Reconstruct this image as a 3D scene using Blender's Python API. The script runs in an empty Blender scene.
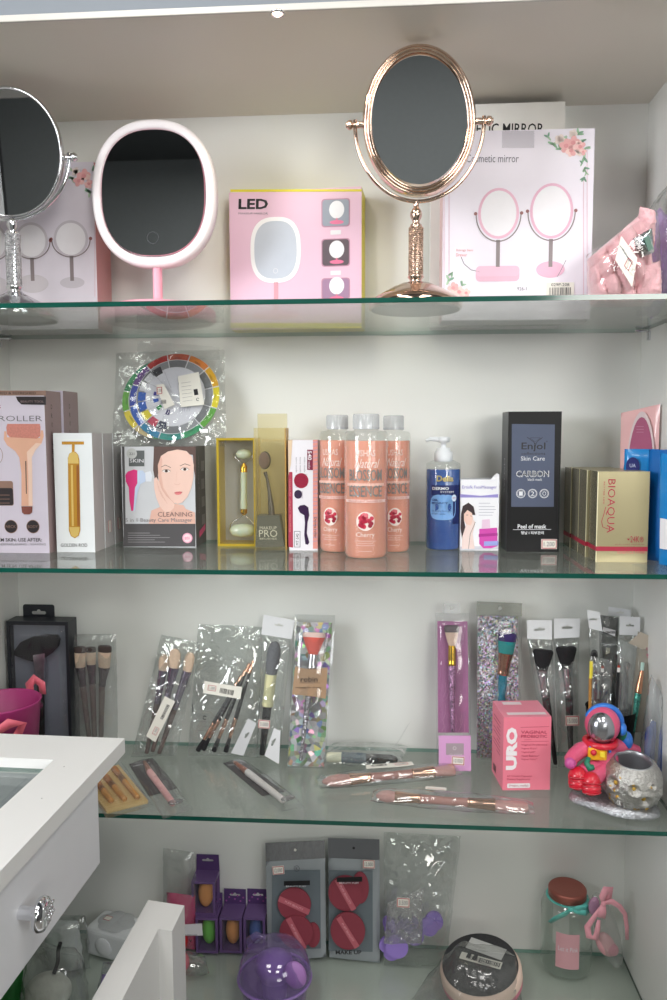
import bpy, bmesh, math, random
from mathutils import Vector, Matrix, noise
PI = math.pi
scene = bpy.context.scene
COL = scene.collection
random.seed(7)

# ------------------------------------------------------------------ camera, light, exposure
CAM = Vector((0.0596, -1.2434, 1.2738))
FOC, PITCH, YAW, ROLL = 781.487, 0.0884631, 0.0709100, 0.0026233
_Rz = Matrix(((math.cos(YAW), math.sin(YAW), 0), (-math.sin(YAW), math.cos(YAW), 0), (0, 0, 1)))
_R0 = Matrix(((1, 0, 0), (0, 0, -1), (0, 1, 0)))
_Rx = Matrix(((1, 0, 0), (0, math.cos(PITCH), -math.sin(PITCH)), (0, math.sin(PITCH), math.cos(PITCH))))
_Rr = Matrix(((math.cos(ROLL), math.sin(ROLL), 0), (-math.sin(ROLL), math.cos(ROLL), 0), (0, 0, 1)))
ROT = _Rr @ _Rx @ _R0 @ _Rz                      # rows: right, down, forward
ROT_T = ROT.transposed()
cam_data = bpy.data.cameras.new('camera')
cam_data.sensor_fit = 'VERTICAL'; cam_data.sensor_height = 36.0; cam_data.sensor_width = 24.0
cam_data.lens = FOC * 36.0 / 1000.0
cam_data.clip_start = 0.02
cam = bpy.data.objects.new('camera', cam_data); COL.objects.link(cam)
_right, _down, _fwd = ROT[0], ROT[1], ROT[2]
cam.matrix_world = Matrix(((_right.x, -_down.x, -_fwd.x, CAM.x), (_right.y, -_down.y, -_fwd.y, CAM.y),
                           (_right.z, -_down.z, -_fwd.z, CAM.z), (0, 0, 0, 1)))
scene.camera = cam
scene.view_settings.view_transform = 'Standard'; scene.view_settings.look = 'None'
scene.view_settings.gamma = 1.0; scene.view_settings.use_curve_mapping = False
scene.view_settings.exposure = -0.06
scene.cycles.max_bounces = 14; scene.cycles.transparent_max_bounces = 40
scene.cycles.diffuse_bounces = 5; scene.cycles.glossy_bounces = 6
scene.cycles.sample_clamp_indirect = 4.0

world = bpy.data.worlds.new('world'); scene.world = world; world.use_nodes = True
world.node_tree.nodes['Background'].inputs[0].default_value = (0.9, 0.95, 1.0, 1)
world.node_tree.nodes['Background'].inputs[1].default_value = 0.25

def area_light(name, loc, target, sx, sy, power, color, spread=180):
    d = bpy.data.lights.new(name, 'AREA'); d.shape = 'RECTANGLE'; d.size = sx; d.size_y = sy
    d.energy = power; d.color = color; d.spread = math.radians(spread)
    o = bpy.data.objects.new(name, d); COL.objects.link(o); o.location = loc
    o.rotation_euler = (Vector(target) - Vector(loc)).to_track_quat('-Z', 'Y').to_euler()
    return o
for lx, ly in ((-0.75, -1.35), (0.75, -1.35), (-0.75, -2.5), (0.75, -2.5)):
    area_light('ceiling_panel_light', (lx, ly, 2.84), (lx, ly, 0), 0.6, 0.6, 13 if ly > -2 else 17, (1.0, 0.98, 0.95))
area_light('window_and_fill_light', (-2.1, -1.75, 1.75), (0.0, -0.1, 1.65), 1.2, 1.0, 27, (0.95, 0.97, 1.0), 110)  # daylight of the shop window on the left
area_light('window_and_fill_light', (2.1, -2.1, 2.0), (0.0, -0.1, 1.7), 1.2, 0.9, 9, (0.96, 0.98, 1.0), 110)  # weak fill added on the right, no window known there
area_light('window_and_fill_light', (1.25, -3.7, 1.85), (-0.05, -0.1, 1.86), 1.2, 1.1, 5.0, (1.0, 0.98, 0.93), 46)  # added frontal fill, narrowed onto the upper shelves; not a real window

# ------------------------------------------------------------------ the place, in metres
XL, XR = -0.5555, 0.4445                         # inner faces of the cabinet sides; the back is y = 0
GT = 0.0060                                      # glass thickness
Z1, Z2, Z3, Z4 = 1.4282, 1.0974, 0.7566, 0.4176  # upper faces of the four shelves
Y1, Y2, Y3, Y4 = -0.3130, -0.2722, -0.2480, -0.2900
ZC, YC = 1.7588, -0.2952

def ray(px, py):
    return ROT_T @ Vector(((px - 333.5) / FOC, (py - 500.0) / FOC, 1.0))
def at(px, py, y=None, z=None):
    d = ray(px, py)
    t = (y - CAM.y) / d.y if y is not None else (z - CAM.z) / d.z
    return CAM + d * t
def crop(x0, y0, s):
    return lambda *pts: [(x0 + a * s, y0 + b * s) for a, b in pts]

class Frame:
    """a place a thing stands in: origin at its base, local x right, y into the cabinet, z up its face"""
    def __init__(s, o, zax=(0, 0, 1), yax=(0, 1, 0)):
        s.o = Vector(o); s.z = Vector(zax).normalized()
        y = Vector(yax); y = y - s.z * y.dot(s.z); s.y = y.normalized(); s.x = s.y.cross(s.z)
    def mat(s):
        return Matrix(((s.x.x, s.y.x, s.z.x, s.o.x), (s.x.y, s.y.y, s.z.y, s.o.y), (s.x.z, s.y.z, s.z.z, s.o.z), (0, 0, 0, 1)))
    def p(s, px, py, dy=0.0):
        d = ray(px, py); o = s.o + s.y * dy
        t = (o - CAM).dot(s.y) / d.dot(s.y)
        q = CAM + d * t - s.o
        return (q.dot(s.x), q.dot(s.z))
    def P(s, pts, dy=0.0):
        return [s.p(a, b, dy) for a, b in pts]
    def sc(s, px, py, dy=0.0):                   # metres per pixel along x and z near a point of the face
        a = s.p(px - 20, py, dy); b = s.p(px + 20, py, dy); c = s.p(px, py - 20, dy); d = s.p(px, py + 20, dy)
        return ((b[0] - a[0]) / 40, (c[1] - d[1]) / 40)
    def m(s):                                    # metres per pixel at the origin
        return (s.o - CAM).dot(ROT[2]) / FOC
def stand(px, py, z, yaw=0.0, Y=None):
    o = at(px, py, z=z) if Y is None else at(px, py, y=Y)
    o.z = z
    return Frame(o, (0, 0, 1), (math.sin(yaw), math.cos(yaw), 0))
def lean(bx, by, z, tx, ty, yt):
    b = at(bx, by, z=z); t = at(tx, ty, y=yt)
    return Frame(b, t - b)
def lying(bx, by, tx, ty, z):
    b = at(bx, by, z=z); t = at(tx, ty, z=z)
    return Frame(b, t - b, (0, 0, -1))

# ------------------------------------------------------------------ materials
def lin(c):
    c = c / 255.0
    return c / 12.92 if c <= 0.04045 else ((c + 0.055) / 1.055) ** 2.4
def rgb(c):
    return (lin(c[0]), lin(c[1]), lin(c[2]), 1.0)
_M = {}
def new_mat(name):
    m = bpy.data.materials.new(name); m.use_nodes = True
    n = m.node_tree.nodes; n.clear()
    out = n.new('ShaderNodeOutputMaterial')
    return m, n, m.node_tree.links, out
def pm(c, rough=0.5, metal=0.0, coat=0.0, vary=0.05, scale=40, bump=0.0, bscale=300, spec=0.5, sheen=0.0, trans=0.0, sss=0.0):
    """principled surface whose tone drifts slightly with a noise"""
    key = ('pm', tuple(c), rough, metal, coat, vary, scale, bump, bscale, spec, sheen, trans, sss)
    if key in _M: return _M[key]
    m, n, l, out = new_mat('surface')
    b = n.new('ShaderNodeBsdfPrincipled')
    tc = n.new('ShaderNodeTexCoord')
    nz = n.new('ShaderNodeTexNoise'); nz.inputs['Scale'].default_value = scale; nz.inputs['Detail'].default_value = 3
    l.new(tc.outputs['Object'], nz.inputs['Vector'])
    mx = n.new('ShaderNodeMix'); mx.data_type = 'RGBA'; k = rgb(c)
    mx.inputs['A'].default_value = tuple(min(1, v * (1 - vary)) for v in k[:3]) + (1,)
    mx.inputs['B'].default_value = tuple(min(1, v * (1 + vary)) for v in k[:3]) + (1,)
    l.new(nz.outputs['Fac'], mx.inputs['Factor']); l.new(mx.outputs['Result'], b.inputs['Base Color'])
    b.inputs['Roughness'].default_value = rough; b.inputs['Metallic'].default_value = metal
    b.inputs['Coat Weight'].default_value = coat; b.inputs['Coat Roughness'].default_value = 0.08
    b.inputs['Specular IOR Level'].default_value = spec; b.inputs['Sheen Weight'].default_value = sheen
    b.inputs['Transmission Weight'].default_value = trans
    b.inputs['Subsurface Weight'].default_value = sss
    if sss: b.inputs['Subsurface Scale'].default_value = 0.01
    if bump:
        n2 = n.new('ShaderNodeTexNoise'); n2.inputs['Scale'].default_value = bscale; n2.inputs['Detail'].default_value = 4
        l.new(tc.outputs['Object'], n2.inputs['Vector'])
        bp = n.new('ShaderNodeBump'); bp.inputs['Strength'].default_value = bump; bp.inputs['Distance'].default_value = 0.002
        l.new(n2.outputs['Fac'], bp.inputs['Height']); l.new(bp.outputs['Normal'], b.inputs['Normal'])
    l.new(b.outputs[0], out.inputs[0]); _M[key] = m
    return m
def film(haze=0.05, tint=(245, 247, 246), bump=0.6, scale=45, gloss=1.0, rough=0.1, base=0.03, hcol=(235, 235, 235)):
    """thin clear plastic: see-through, with a sharp crinkled sheen"""
    key = ('film', haze, tuple(tint), bump, scale, gloss, rough, base, tuple(hcol))
    if key in _M: return _M[key]
    m, n, l, out = new_mat('clear_film')
    tr = n.new('ShaderNodeBsdfTransparent'); tr.inputs[0].default_value = rgb(tint)
    gl = n.new('ShaderNodeBsdfGlossy'); gl.inputs['Roughness'].default_value = rough; gl.inputs[0].default_value = (0.95, 0.95, 0.95, 1)
    fr = n.new('ShaderNodeLayerWeight'); fr.inputs['Blend'].default_value = 0.5
    pw = n.new('ShaderNodeMath'); pw.operation = 'POWER'; pw.inputs[1].default_value = 5.0; l.new(fr.outputs['Facing'], pw.inputs[0])
    mt = n.new('ShaderNodeMath'); mt.operation = 'MULTIPLY_ADD'; mt.use_clamp = True
    mt.inputs[1].default_value = 0.95 * gloss; mt.inputs[2].default_value = base + 0.04
    l.new(pw.outputs[0], mt.inputs[0])
    mx = n.new('ShaderNodeMixShader'); l.new(mt.outputs[0], mx.inputs[0]); l.new(tr.outputs[0], mx.inputs[1]); l.new(gl.outputs[0], mx.inputs[2])
    if bump:
        tc = n.new('ShaderNodeTexCoord')
        nz = n.new('ShaderNodeTexNoise'); nz.inputs['Scale'].default_value = scale; nz.inputs['Detail'].default_value = 5
        nz.noise_type = 'RIDGED_MULTIFRACTAL'; nz.inputs['Distortion'].default_value = 1.0
        l.new(tc.outputs['Object'], nz.inputs['Vector'])
        bp = n.new('ShaderNodeBump'); bp.inputs['Strength'].default_value = bump; bp.inputs['Distance'].default_value = 0.012
        l.new(nz.outputs['Fac'], bp.inputs['Height'])
        l.new(bp.outputs['Normal'], gl.inputs['Normal']); l.new(bp.outputs['Normal'], fr.inputs['Normal'])
    last = mx
    if haze:
        df = n.new('ShaderNodeBsdfDiffuse'); df.inputs[0].default_value = rgb(hcol)
        m2 = n.new('ShaderNodeMixShader'); m2.inputs[0].default_value = haze
        l.new(mx.outputs[0], m2.inputs[1]); l.new(df.outputs[0], m2.inputs[2]); last = m2
    l.new(last.outputs[0], out.inputs[0]); _M[key] = m
    return m
def sparkle(kind, base, scale=260, rough=0.2, sat=0.7, val=0.9, metal=1.0, tilt=1.0):
    """faceted foil: each small cell has its own tone and leans its own way"""
    key = ('sp', kind, tuple(base), scale, rough, sat, val, metal, tilt)
    if key in _M: return _M[key]
    m, n, l, out = new_mat('sparkle')
    b = n.new('ShaderNodeBsdfPrincipled'); tc = n.new('ShaderNodeTexCoord')
    vo = n.new('ShaderNodeTexVoronoi'); vo.inputs['Scale'].default_value = scale
    l.new(tc.outputs['Object'], vo.inputs['Vector'])
    sp = n.new('ShaderNodeSeparateColor'); l.new(vo.outputs['Color'], sp.inputs[0])
    if kind == 'holo':
        hs = n.new('ShaderNodeCombineColor'); hs.mode = 'HSV'
        l.new(sp.outputs[0], hs.inputs[0])
        ra = n.new('ShaderNodeMapRange'); ra.inputs['From Min'].default_value = 0.35; ra.inputs['From Max'].default_value = 1.0
        ra.inputs['To Min'].default_value = 0.04; ra.inputs['To Max'].default_value = sat
        l.new(sp.outputs[1], ra.inputs[0]); l.new(ra.outputs[0], hs.inputs[1])
        rv = n.new('ShaderNodeMapRange'); rv.inputs['To Min'].default_value = val * 0.35; rv.inputs['To Max'].default_value = val
        l.new(sp.outputs[2], rv.inputs[0]); l.new(rv.outputs[0], hs.inputs[2])
        mx = n.new('ShaderNodeMix'); mx.data_type = 'RGBA'; mx.blend_type = 'MULTIPLY'; mx.inputs['Factor'].default_value = 1.0
        l.new(hs.outputs[0], mx.inputs['A']); mx.inputs['B'].default_value = rgb(base)
        l.new(mx.outputs['Result'], b.inputs['Base Color'])
    else:
        mx = n.new('ShaderNodeMix'); mx.data_type = 'RGBA'; k = rgb(base)
        mx.inputs['A'].default_value = tuple(v * 0.25 for v in k[:3]) + (1,); mx.inputs['B'].default_value = k
        l.new(sp.outputs[0], mx.inputs['Factor']); l.new(mx.outputs['Result'], b.inputs['Base Color'])
    b.inputs['Metallic'].default_value = metal; b.inputs['Roughness'].default_value = rough
    sub = n.new('ShaderNodeVectorMath'); sub.operation = 'SUBTRACT'; sub.inputs[1].default_value = (0.5, 0.5, 0.5)
    l.new(vo.outputs['Color'], sub.inputs[0])
    sc = n.new('ShaderNodeVectorMath'); sc.operation = 'SCALE'; sc.inputs['Scale'].default_value = tilt
    l.new(sub.outputs[0], sc.inputs[0])
    ge = n.new('ShaderNodeNewGeometry')
    ad = n.new('ShaderNodeVectorMath'); ad.operation = 'ADD'; l.new(ge.outputs['Normal'], ad.inputs[0]); l.new(sc.outputs[0], ad.inputs[1])
    no = n.new('ShaderNodeVectorMath'); no.operation = 'NORMALIZE'; l.new(ad.outputs[0], no.inputs[0])
    l.new(no.outputs[0], b.inputs['Normal'])
    l.new(b.outputs[0], out.inputs[0]); _M[key] = m
    return m
def emit(c, s):
    key = ('em', tuple(c), s)
    if key in _M: return _M[key]
    m, n, l, out = new_mat('lamp_glow'); e = n.new('ShaderNodeEmission')
    e.inputs[0].default_value = rgb(c); e.inputs[1].default_value = s; l.new(e.outputs[0], out.inputs[0]); _M[key] = m
    return m

WHITE = pm((228, 228, 224), 0.32, vary=0.02, scale=6)
PANEL = pm((228, 229, 225), 0.38, vary=0.025, scale=5, bump=0.04, bscale=500)
PAPER = pm((232, 231, 235), 0.35, vary=0.02)
STICK = pm((235, 232, 222), 0.45, vary=0.02)
INK = pm((38, 36, 40), 0.5)
BLACK = pm((16, 16, 19), 0.4)
RED = pm((185, 60, 75), 0.5)
GREYINK = pm((120, 118, 126), 0.5)
CHROME = pm((225, 226, 230), 0.08, metal=1.0, vary=0.01)
SILVER = pm((200, 200, 204), 0.25, metal=1.0, vary=0.03)
ROSEGOLD = pm((230, 188, 164), 0.2, metal=1.0, vary=0.02)
COPPERCHROME = pm((222, 196, 178), 0.12, metal=1.0, vary=0.02)
GOLD = pm((224, 178, 62), 0.2, metal=1.0, vary=0.03)
MIRROR = pm((178, 182, 186), 0.02, metal=1.0, vary=0.005)
GLASS = film(0.04, (240, 243, 241), 0, gloss=0.9, rough=0.02, base=0.0, hcol=(190, 198, 192))
GEDGE = pm((6, 74, 62), 0.12, coat=0.6, vary=0.35, scale=22)
GEDGE2 = pm((128, 172, 160), 0.2, coat=0.5, vary=0.1, scale=22)
CLEAR = film(0.02, (246, 248, 247), 0, gloss=1.0, rough=0.04, base=0.0)
BAG = film(0.04, (243, 245, 244), 0.9, scale=30, gloss=1.2, rough=0.07, base=0.085)
BAGSOFT = film(0.07, (240, 242, 241), 0.7, scale=22, gloss=1.0, rough=0.12, base=0.06)
SLEEVE = film(0.02, (247, 248, 248), 0.5, scale=14, gloss=0.9, rough=0.1, base=0.012)
WRAP = film(0.0, (252, 252, 252), 0.45, scale=22, gloss=0.9, rough=0.1, base=0.015)

# ------------------------------------------------------------------ mesh building
_TXT = {}
def text_mesh(txt, bold=0.0):
    key = (txt, bold)
    if key not in _TXT:
        c = bpy.data.curves.new('lettering', 'FONT'); c.body = txt; c.resolution_u = 2; c.offset = bold; c.fill_mode = 'FRONT'
        o = bpy.data.objects.new('lettering', c); COL.objects.link(o)
        dg = bpy.context.evaluated_depsgraph_get(); dg.update()
        me = bpy.data.meshes.new_from_object(o.evaluated_get(dg))
        vs = [(v.co.x, v.co.y) for v in me.vertices]; fs = [tuple(p.vertices) for p in me.polygons]
        bpy.data.objects.remove(o); bpy.data.meshes.remove(me); bpy.data.curves.remove(c)
        if vs:
            x0 = min(v[0] for v in vs); x1 = max(v[0] for v in vs); y0 = min(v[1] for v in vs); y1 = max(v[1] for v in vs)
            vs = [((a - x0) / max(1e-6, x1 - x0), (b - y0) / max(1e-6, y1 - y0)) for a, b in vs]
        _TXT[key] = (vs, fs)
    return _TXT[key]

class MB:
    def __init__(s):
        s.v = []; s.f = []; s.mi = []; s.sm = []; s.mats = []
    def add(s, vs, fs, mat, smooth=False):
        if mat not in s.mats: s.mats.append(mat)
        k = s.mats.index(mat); n = len(s.v)
        s.v += [tuple(v) for v in vs]
        for f in fs:
            s.f.append(tuple(n + i for i in f)); s.mi.append(k); s.sm.append(smooth)
        return s
    def bm(s, b, mat, smooth=False):
        b.verts.index_update()
        s.add([v.co[:] for v in b.verts], [[v.index for v in f.verts] for f in b.faces], mat, smooth); b.free()
        return s
    def box(s, x0, x1, y0, y1, z0, z1, mat, bev=0.0, seg=2, M=None):
        b = bmesh.new(); bmesh.ops.create_cube(b, size=1)
        for v in b.verts:
            v.co = Vector(((x0 + x1) / 2 + v.co.x * (x1 - x0), (y0 + y1) / 2 + v.co.y * (y1 - y0), (z0 + z1) / 2 + v.co.z * (z1 - z0)))
        if bev: bmesh.ops.bevel(b, geom=b.edges[:], offset=bev, segments=seg, profile=0.5, affect='EDGES')
        if M: b.transform(M)
        return s.bm(b, mat, False)
    def boxm(s, x0, x1, y0, y1, z0, z1, front, side, top=None, bev=0):
        top = top or side
        V = [(x0, y0, z0), (x1, y0, z0), (x1, y1, z0), (x0, y1, z0), (x0, y0, z1), (x1, y0, z1), (x1, y1, z1), (x0, y1, z1)]
        s.add(V, [(0, 1, 5, 4)], front); s.add(V, [(1, 2, 6, 5), (3, 0, 4, 7), (2, 3, 7, 6)], side)
        s.add(V, [(4, 5, 6, 7), (3, 2, 1, 0)], top)
        return s
    def plate(s, pts, y0, y1, mat, side=None):
        n = len(pts)
        V = [(a, y0, b) for a, b in pts] + [(a, y1, b) for a, b in pts]
        s.add(V, [tuple(range(n)), tuple(range(2 * n - 1, n - 1, -1))], mat)
        s.add(V, [(i, n + i, n + (i + 1) % n, (i + 1) % n) for i in range(n)], side or mat)
        return s
    def flat(s, pts, y, mat):
        return s.add([(a, y, b) for a, b in pts], [tuple(range(len(pts)))], mat)
    def ell(s, cx, cz, rx, rz, y, mat, n=32, a0=0, a1=2 * PI, rot=0.0):
        pts = []
        full = abs(a1 - a0 - 2 * PI) < 1e-6
        for i in range(n if full else n + 1):
            a = a0 + (a1 - a0) * i / n; u = rx * math.cos(a); w = rz * math.sin(a)
            pts.append((cx + u * math.cos(rot) - w * math.sin(rot), cz + u * math.sin(rot) + w * math.cos(rot)))
        return s.flat(pts, y, mat)
    def arc(s, cx, cz, rx, rz, w, y, mat, a0=0, a1=2 * PI, n=40, rot=0.0):
        V = []; F = []
        for i in range(n + 1):
            a = a0 + (a1 - a0) * i / n
            for q in (0, w):
                u = (rx - q) * math.cos(a); t = (rz - q) * math.sin(a)
                V.append((cx + u * math.cos(rot) - t * math.sin(rot), y, cz + u * math.sin(rot) + t * math.cos(rot)))
            if i: F.append((2 * i - 2, 2 * i - 1, 2 * i + 1, 2 * i))
        return s.add(V, F, mat)
    def line(s, pts, w, y, mat):
        for (a, b), (c, d) in zip(pts[:-1], pts[1:]):
            L = math.hypot(c - a, d - b) or 1e-9; nx = -(d - b) / L * w / 2; nz = (c - a) / L * w / 2
            s.flat([(a + nx, b + nz), (c + nx, d + nz), (c - nx, d - nz), (a - nx, b - nz)], y, mat)
        return s
    def text(s, txt, x0, z0, w, h, y, mat, rot=0.0, bold=0.0):
        vs, fs = text_mesh(txt, bold); ca, sa = math.cos(rot), math.sin(rot)
        return s.add([(x0 + a * w * ca - b * h * sa, y, z0 + a * w * sa + b * h * ca) for a, b in vs], fs, mat)
    def lathe(s, prof, mat, n=32, c=(0, 0, 0), sx=1.0, sy=1.0, M=None, smooth=True, caps=True):
        V = []; F = []; k = len(prof)
        for r, z in prof:
            for i in range(n):
                a = 2 * PI * i / n; V.append(Vector((c[0] + r * sx * math.cos(a), c[1] + r * sy * math.sin(a), c[2] + z)))
        for j in range(k - 1):
            for i in range(n): F.append((j * n + i, j * n + (i + 1) % n, (j + 1) * n + (i + 1) % n, (j + 1) * n + i))
        if M: V = [M @ v for v in V]
        s.add(V, F, mat, smooth)
        if caps:
            if prof[0][0] > 1e-5: s.add(V[:n], [tuple(range(n - 1, -1, -1))], mat)
            if prof[-1][0] > 1e-5: s.add(V[-n:], [tuple(range(n))], mat)
        return s
    def axis(s, a, b, prof, mat, n=20, sx=1.0, sy=1.0, smooth=True, caps=True):
        """lathe whose profile (r, t) runs from point a (t = 0) to b (t = 1); sy flattens along local y"""
        a = Vector(a); b = Vector(b); L = (b - a).length; z = (b - a).normalized()
        y = Vector((0, 1, 0)); y = y - z * y.dot(z)
        if y.length < 1e-4: y = Vector((0, 0, 1)); y = y - z * y.dot(z)
        y.normalize(); x = y.cross(z)
        M = Matrix(((x.x, y.x, z.x, a.x), (x.y, y.y, z.y, a.y), (x.z, y.z, z.z, a.z), (0, 0, 0, 1)))
        return s.lathe([(r, t * L) for r, t in prof], mat, n, sx=sx, sy=sy, M=M, smooth=smooth, caps=caps)
    def tube(s, pts, rad, mat, n=10, closed=False, flat=None):
        pts = [Vector(p) for p in pts]; k = len(pts); V = []; F = []
        rads = rad if isinstance(rad, (list, tuple)) else [rad] * k
        up = None
        for i, p in enumerate(pts):
            if closed: t = pts[(i + 1) % k] - pts[i - 1]
            else: t = pts[min(i + 1, k - 1)] - pts[max(i - 1, 0)]
            t.normalize()
            if up is None:
                up = Vector((0, 1, 0)) if abs(t.y) < 0.9 else Vector((1, 0, 0))
            u = up - t * up.dot(t); u.normalize(); w = t.cross(u); up = u
            for j in range(n):
                a = 2 * PI * j / n; V.append(p + u * (rads[i] * math.cos(a) * (flat or 1)) + w * (rads[i] * math.sin(a)))
        for i in range(k if closed else k - 1):
            for j in range(n):
                q = (i + 1) % k; F.append((i * n + j, i * n + (j + 1) % n, q * n + (j + 1) % n, q * n + j))
        s.add(V, F, mat, True)
        if not closed:
            s.add(V[:n], [tuple(range(n))], mat); s.add(V[-n:], [tuple(range(n))], mat)
        return s
    def sphere(s, c, r, mat, nu=24, nv=16, disp=None, M=None, smooth=True):
        r = (r, r, r) if not isinstance(r, (tuple, list)) else r
        V = []; F = []
        for j in range(nv + 1):
            th = PI * j / nv
            for i in range(nu):
                a = 2 * PI * i / nu
                d = Vector((math.sin(th) * math.cos(a), math.sin(th) * math.sin(a), math.cos(th)))
                k = 1.0 + (disp(d) if disp else 0.0)
                V.append(Vector((d.x * r[0] * k, d.y * r[1] * k, d.z * r[2] * k)))
        if M: V = [M @ v for v in V]
        V = [v + Vector(c) for v in V]
        for j in range(nv):
            for i in range(nu): F.append((j * nu + i, (j + 1) * nu + i, (j + 1) * nu + (i + 1) % nu, j * nu + (i + 1) % nu))
        return s.add(V, F, mat, smooth)
    def sheet(s, fn, nu, nv, mat, smooth=True):
        V = [fn(i / nu, j / nv) for j in range(nv + 1) for i in range(nu + 1)]; w = nu + 1
        return s.add(V, [(j * w + i, j * w + i + 1, (j + 1) * w + i + 1, (j + 1) * w + i) for j in range(nv) for i in range(nu)], mat, smooth)
    def pillow(s, c, yc, tf, tb, mat, nu=14, nv=18, crumple=0.0015, freq=40.0, seed=0.0, power=0.4, disp=None, sides='fb'):
        """two sheets joined round the rim; c = corners bl, br, tr, tl in (x, z)"""
        def q(u, v, sg, th):
            x = (c[0][0] * (1 - u) + c[1][0] * u) * (1 - v) + (c[3][0] * (1 - u) + c[2][0] * u) * v
            z = (c[0][1] * (1 - u) + c[1][1] * u) * (1 - v) + (c[3][1] * (1 - u) + c[2][1] * u) * v
            sh = max(0.0, 16 * u * (1 - u) * v * (1 - v)) ** power
            nz = noise.noise(Vector((x * freq + seed, z * freq, seed * 1.7 + sg)))
            n2 = noise.noise(Vector((x * freq * 2.3 + seed, z * freq * 2.3, 3.1 + sg)))
            y = yc + sg * (th * sh * (1 + (disp(u, v) if disp else 0))) + crumple * (nz + 0.6 * n2) * min(1.0, sh * 2)
            return (x + crumple * 0.6 * n2, y, z + crumple * 0.6 * nz)
        if 'f' in sides: s.sheet(lambda u, v: q(u, v, -1, tf), nu, nv, mat)
        if 'b' in sides: s.sheet(lambda u, v: q(u, v, 1, tb), nu, nv, mat)
        return s
    def rim(s, outline, prof, mat, yb=0.0):
        """closed band: outline = [(x, z, nx, nz)], prof = closed loop of (outward, y)"""
        n = len(outline); k = len(prof)
        V = [(x + nx * o, yb + y, z + nz * o) for x, z, nx, nz in outline for o, y in prof]
        F = [(i * k + j, i * k + (j + 1) % k, ((i + 1) % n) * k + (j + 1) % k, ((i + 1) % n) * k + j) for i in range(n) for j in range(k)]
        return s.add(V, F, mat, True)
    def build(s, name, parent=None, F=None, loc=None):
        me = bpy.data.meshes.new(name); me.from_pydata(s.v, [], s.f)
        for m in s.mats: me.materials.append(m)
        me.polygons.foreach_set('material_index', s.mi); me.polygons.foreach_set('use_smooth', s.sm); me.update()
        o = bpy.data.objects.new(name, me); COL.objects.link(o)
        if parent: o.parent = parent
        if F: o.matrix_world = F.mat()
        if loc: o.location = loc
        return o
def tag(o, label=None, cat=None, group=None, kind=None):
    if label: o['label'] = label
    if cat: o['category'] = cat
    if group: o['group'] = group
    if kind: o['kind'] = kind
    return o
def thing(name, label, cat, F, group=None):
    o = bpy.data.objects.new(name, None); COL.objects.link(o); o.empty_display_size = 0.02
    o.matrix_world = F.mat()
    return tag(o, label, cat, group)
def dup(root, M, label=None):
    r = root.copy(); COL.objects.link(r); r.matrix_world = M
    if label: r['label'] = label
    for ch in list(root.children):
        c = ch.copy(); COL.objects.link(c); c.parent = r
        for g in list(ch.children):
            d = g.copy(); COL.objects.link(d); d.parent = c
    return r
def ptext(mb, F, txt, x0, y0, x1, y1, mat, y=-0.0006, bold=0.0):
    """lettering filling the box (x0, y1 = bottom) to (x1, y0 = top) of the face"""
    a = F.p(x0, y1); b = F.p(x1, y1); c = F.p(x0, y0)
    w = math.hypot(b[0] - a[0], b[1] - a[1]); h = math.hypot(c[0] - a[0], c[1] - a[1])
    return mb.text(txt, a[0], a[1], w, h, y, mat, math.atan2(b[1] - a[1], b[0] - a[0]), bold)
def vtext(mb, F, txt, x0, y0, x1, y1, mat, y=-0.0006, up=True, bold=0.0):
    """lettering turned a quarter: reading up (or down) between the rows y0 (top) and y1 (bottom)"""
    a = F.p(x1, y1); b = F.p(x1, y0); c = F.p(x0, y1)
    w = math.hypot(b[0] - a[0], b[1] - a[1]); h = math.hypot(c[0] - a[0], c[1] - a[1])
    if up: return mb.text(txt, a[0], a[1], w, h, y, mat, PI / 2, bold)
    return mb.text(txt, F.p(x0, y0)[0], F.p(x0, y0)[1], w, h, y, mat, -PI / 2, bold)
def rect(F, x0, y0, x1, y1):
    return F.P([(x0, y1), (x1, y1), (x1, y0), (x0, y0)])
def rrect(pts4, r, n=4):
    """rounded version of an axis-aligned rectangle bl, br, tr, tl"""
    (x0, z0), (x1, z1) = pts4[0], pts4[2]; out = []
    for cx, cz, a in ((x1 - r, z0 + r, -PI / 2), (x1 - r, z1 - r, 0), (x0 + r, z1 - r, PI / 2), (x0 + r, z0 + r, PI)):
        for i in range(n + 1):
            t = a + PI / 2 * i / n; out.append((cx + r * math.cos(t), cz + r * math.sin(t)))
    return out
def slot(cx, cz, w, h):
    """outline of a euro hang hole: a slim slot with a bump on top"""
    pts = []
    for i in range(7): a = -PI / 2 + PI * i / 6; pts.append((cx + w / 2 - h / 2 + h / 2 * math.cos(a), cz + h / 2 * math.sin(a)))
    for i in range(7): a = PI * i / 6; pts.append((cx + h * 0.6 * math.cos(a), cz + h / 2 + h * 0.55 * math.sin(a)))
    for i in range(7): a = PI / 2 + PI * i / 6; pts.append((cx - w / 2 + h / 2 + h / 2 * math.cos(a), cz + h / 2 * math.sin(a)))
    return pts
def holed(mb, outer, inner, y0, y1, mat):
    """a thin board with one real hole through it"""
    no, ni = len(outer), len(inner)
    b = bmesh.new()
    vo = [b.verts.new((p[0], y0, p[1])) for p in outer]; vi = [b.verts.new((p[0], y0, p[1])) for p in inner]
    eo = [b.edges.new((vo[i], vo[(i + 1) % no])) for i in range(no)]; ei = [b.edges.new((vi[i], vi[(i + 1) % ni])) for i in range(ni)]
    bmesh.ops.triangle_fill(b, edges=eo + ei, use_beauty=True)
    ext = bmesh.ops.extrude_face_region(b, geom=b.faces[:])
    bmesh.ops.translate(b, vec=(0, y1 - y0, 0), verts=[g for g in ext['geom'] if isinstance(g, bmesh.types.BMVert)])
    return mb.bm(b, mat)
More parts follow.
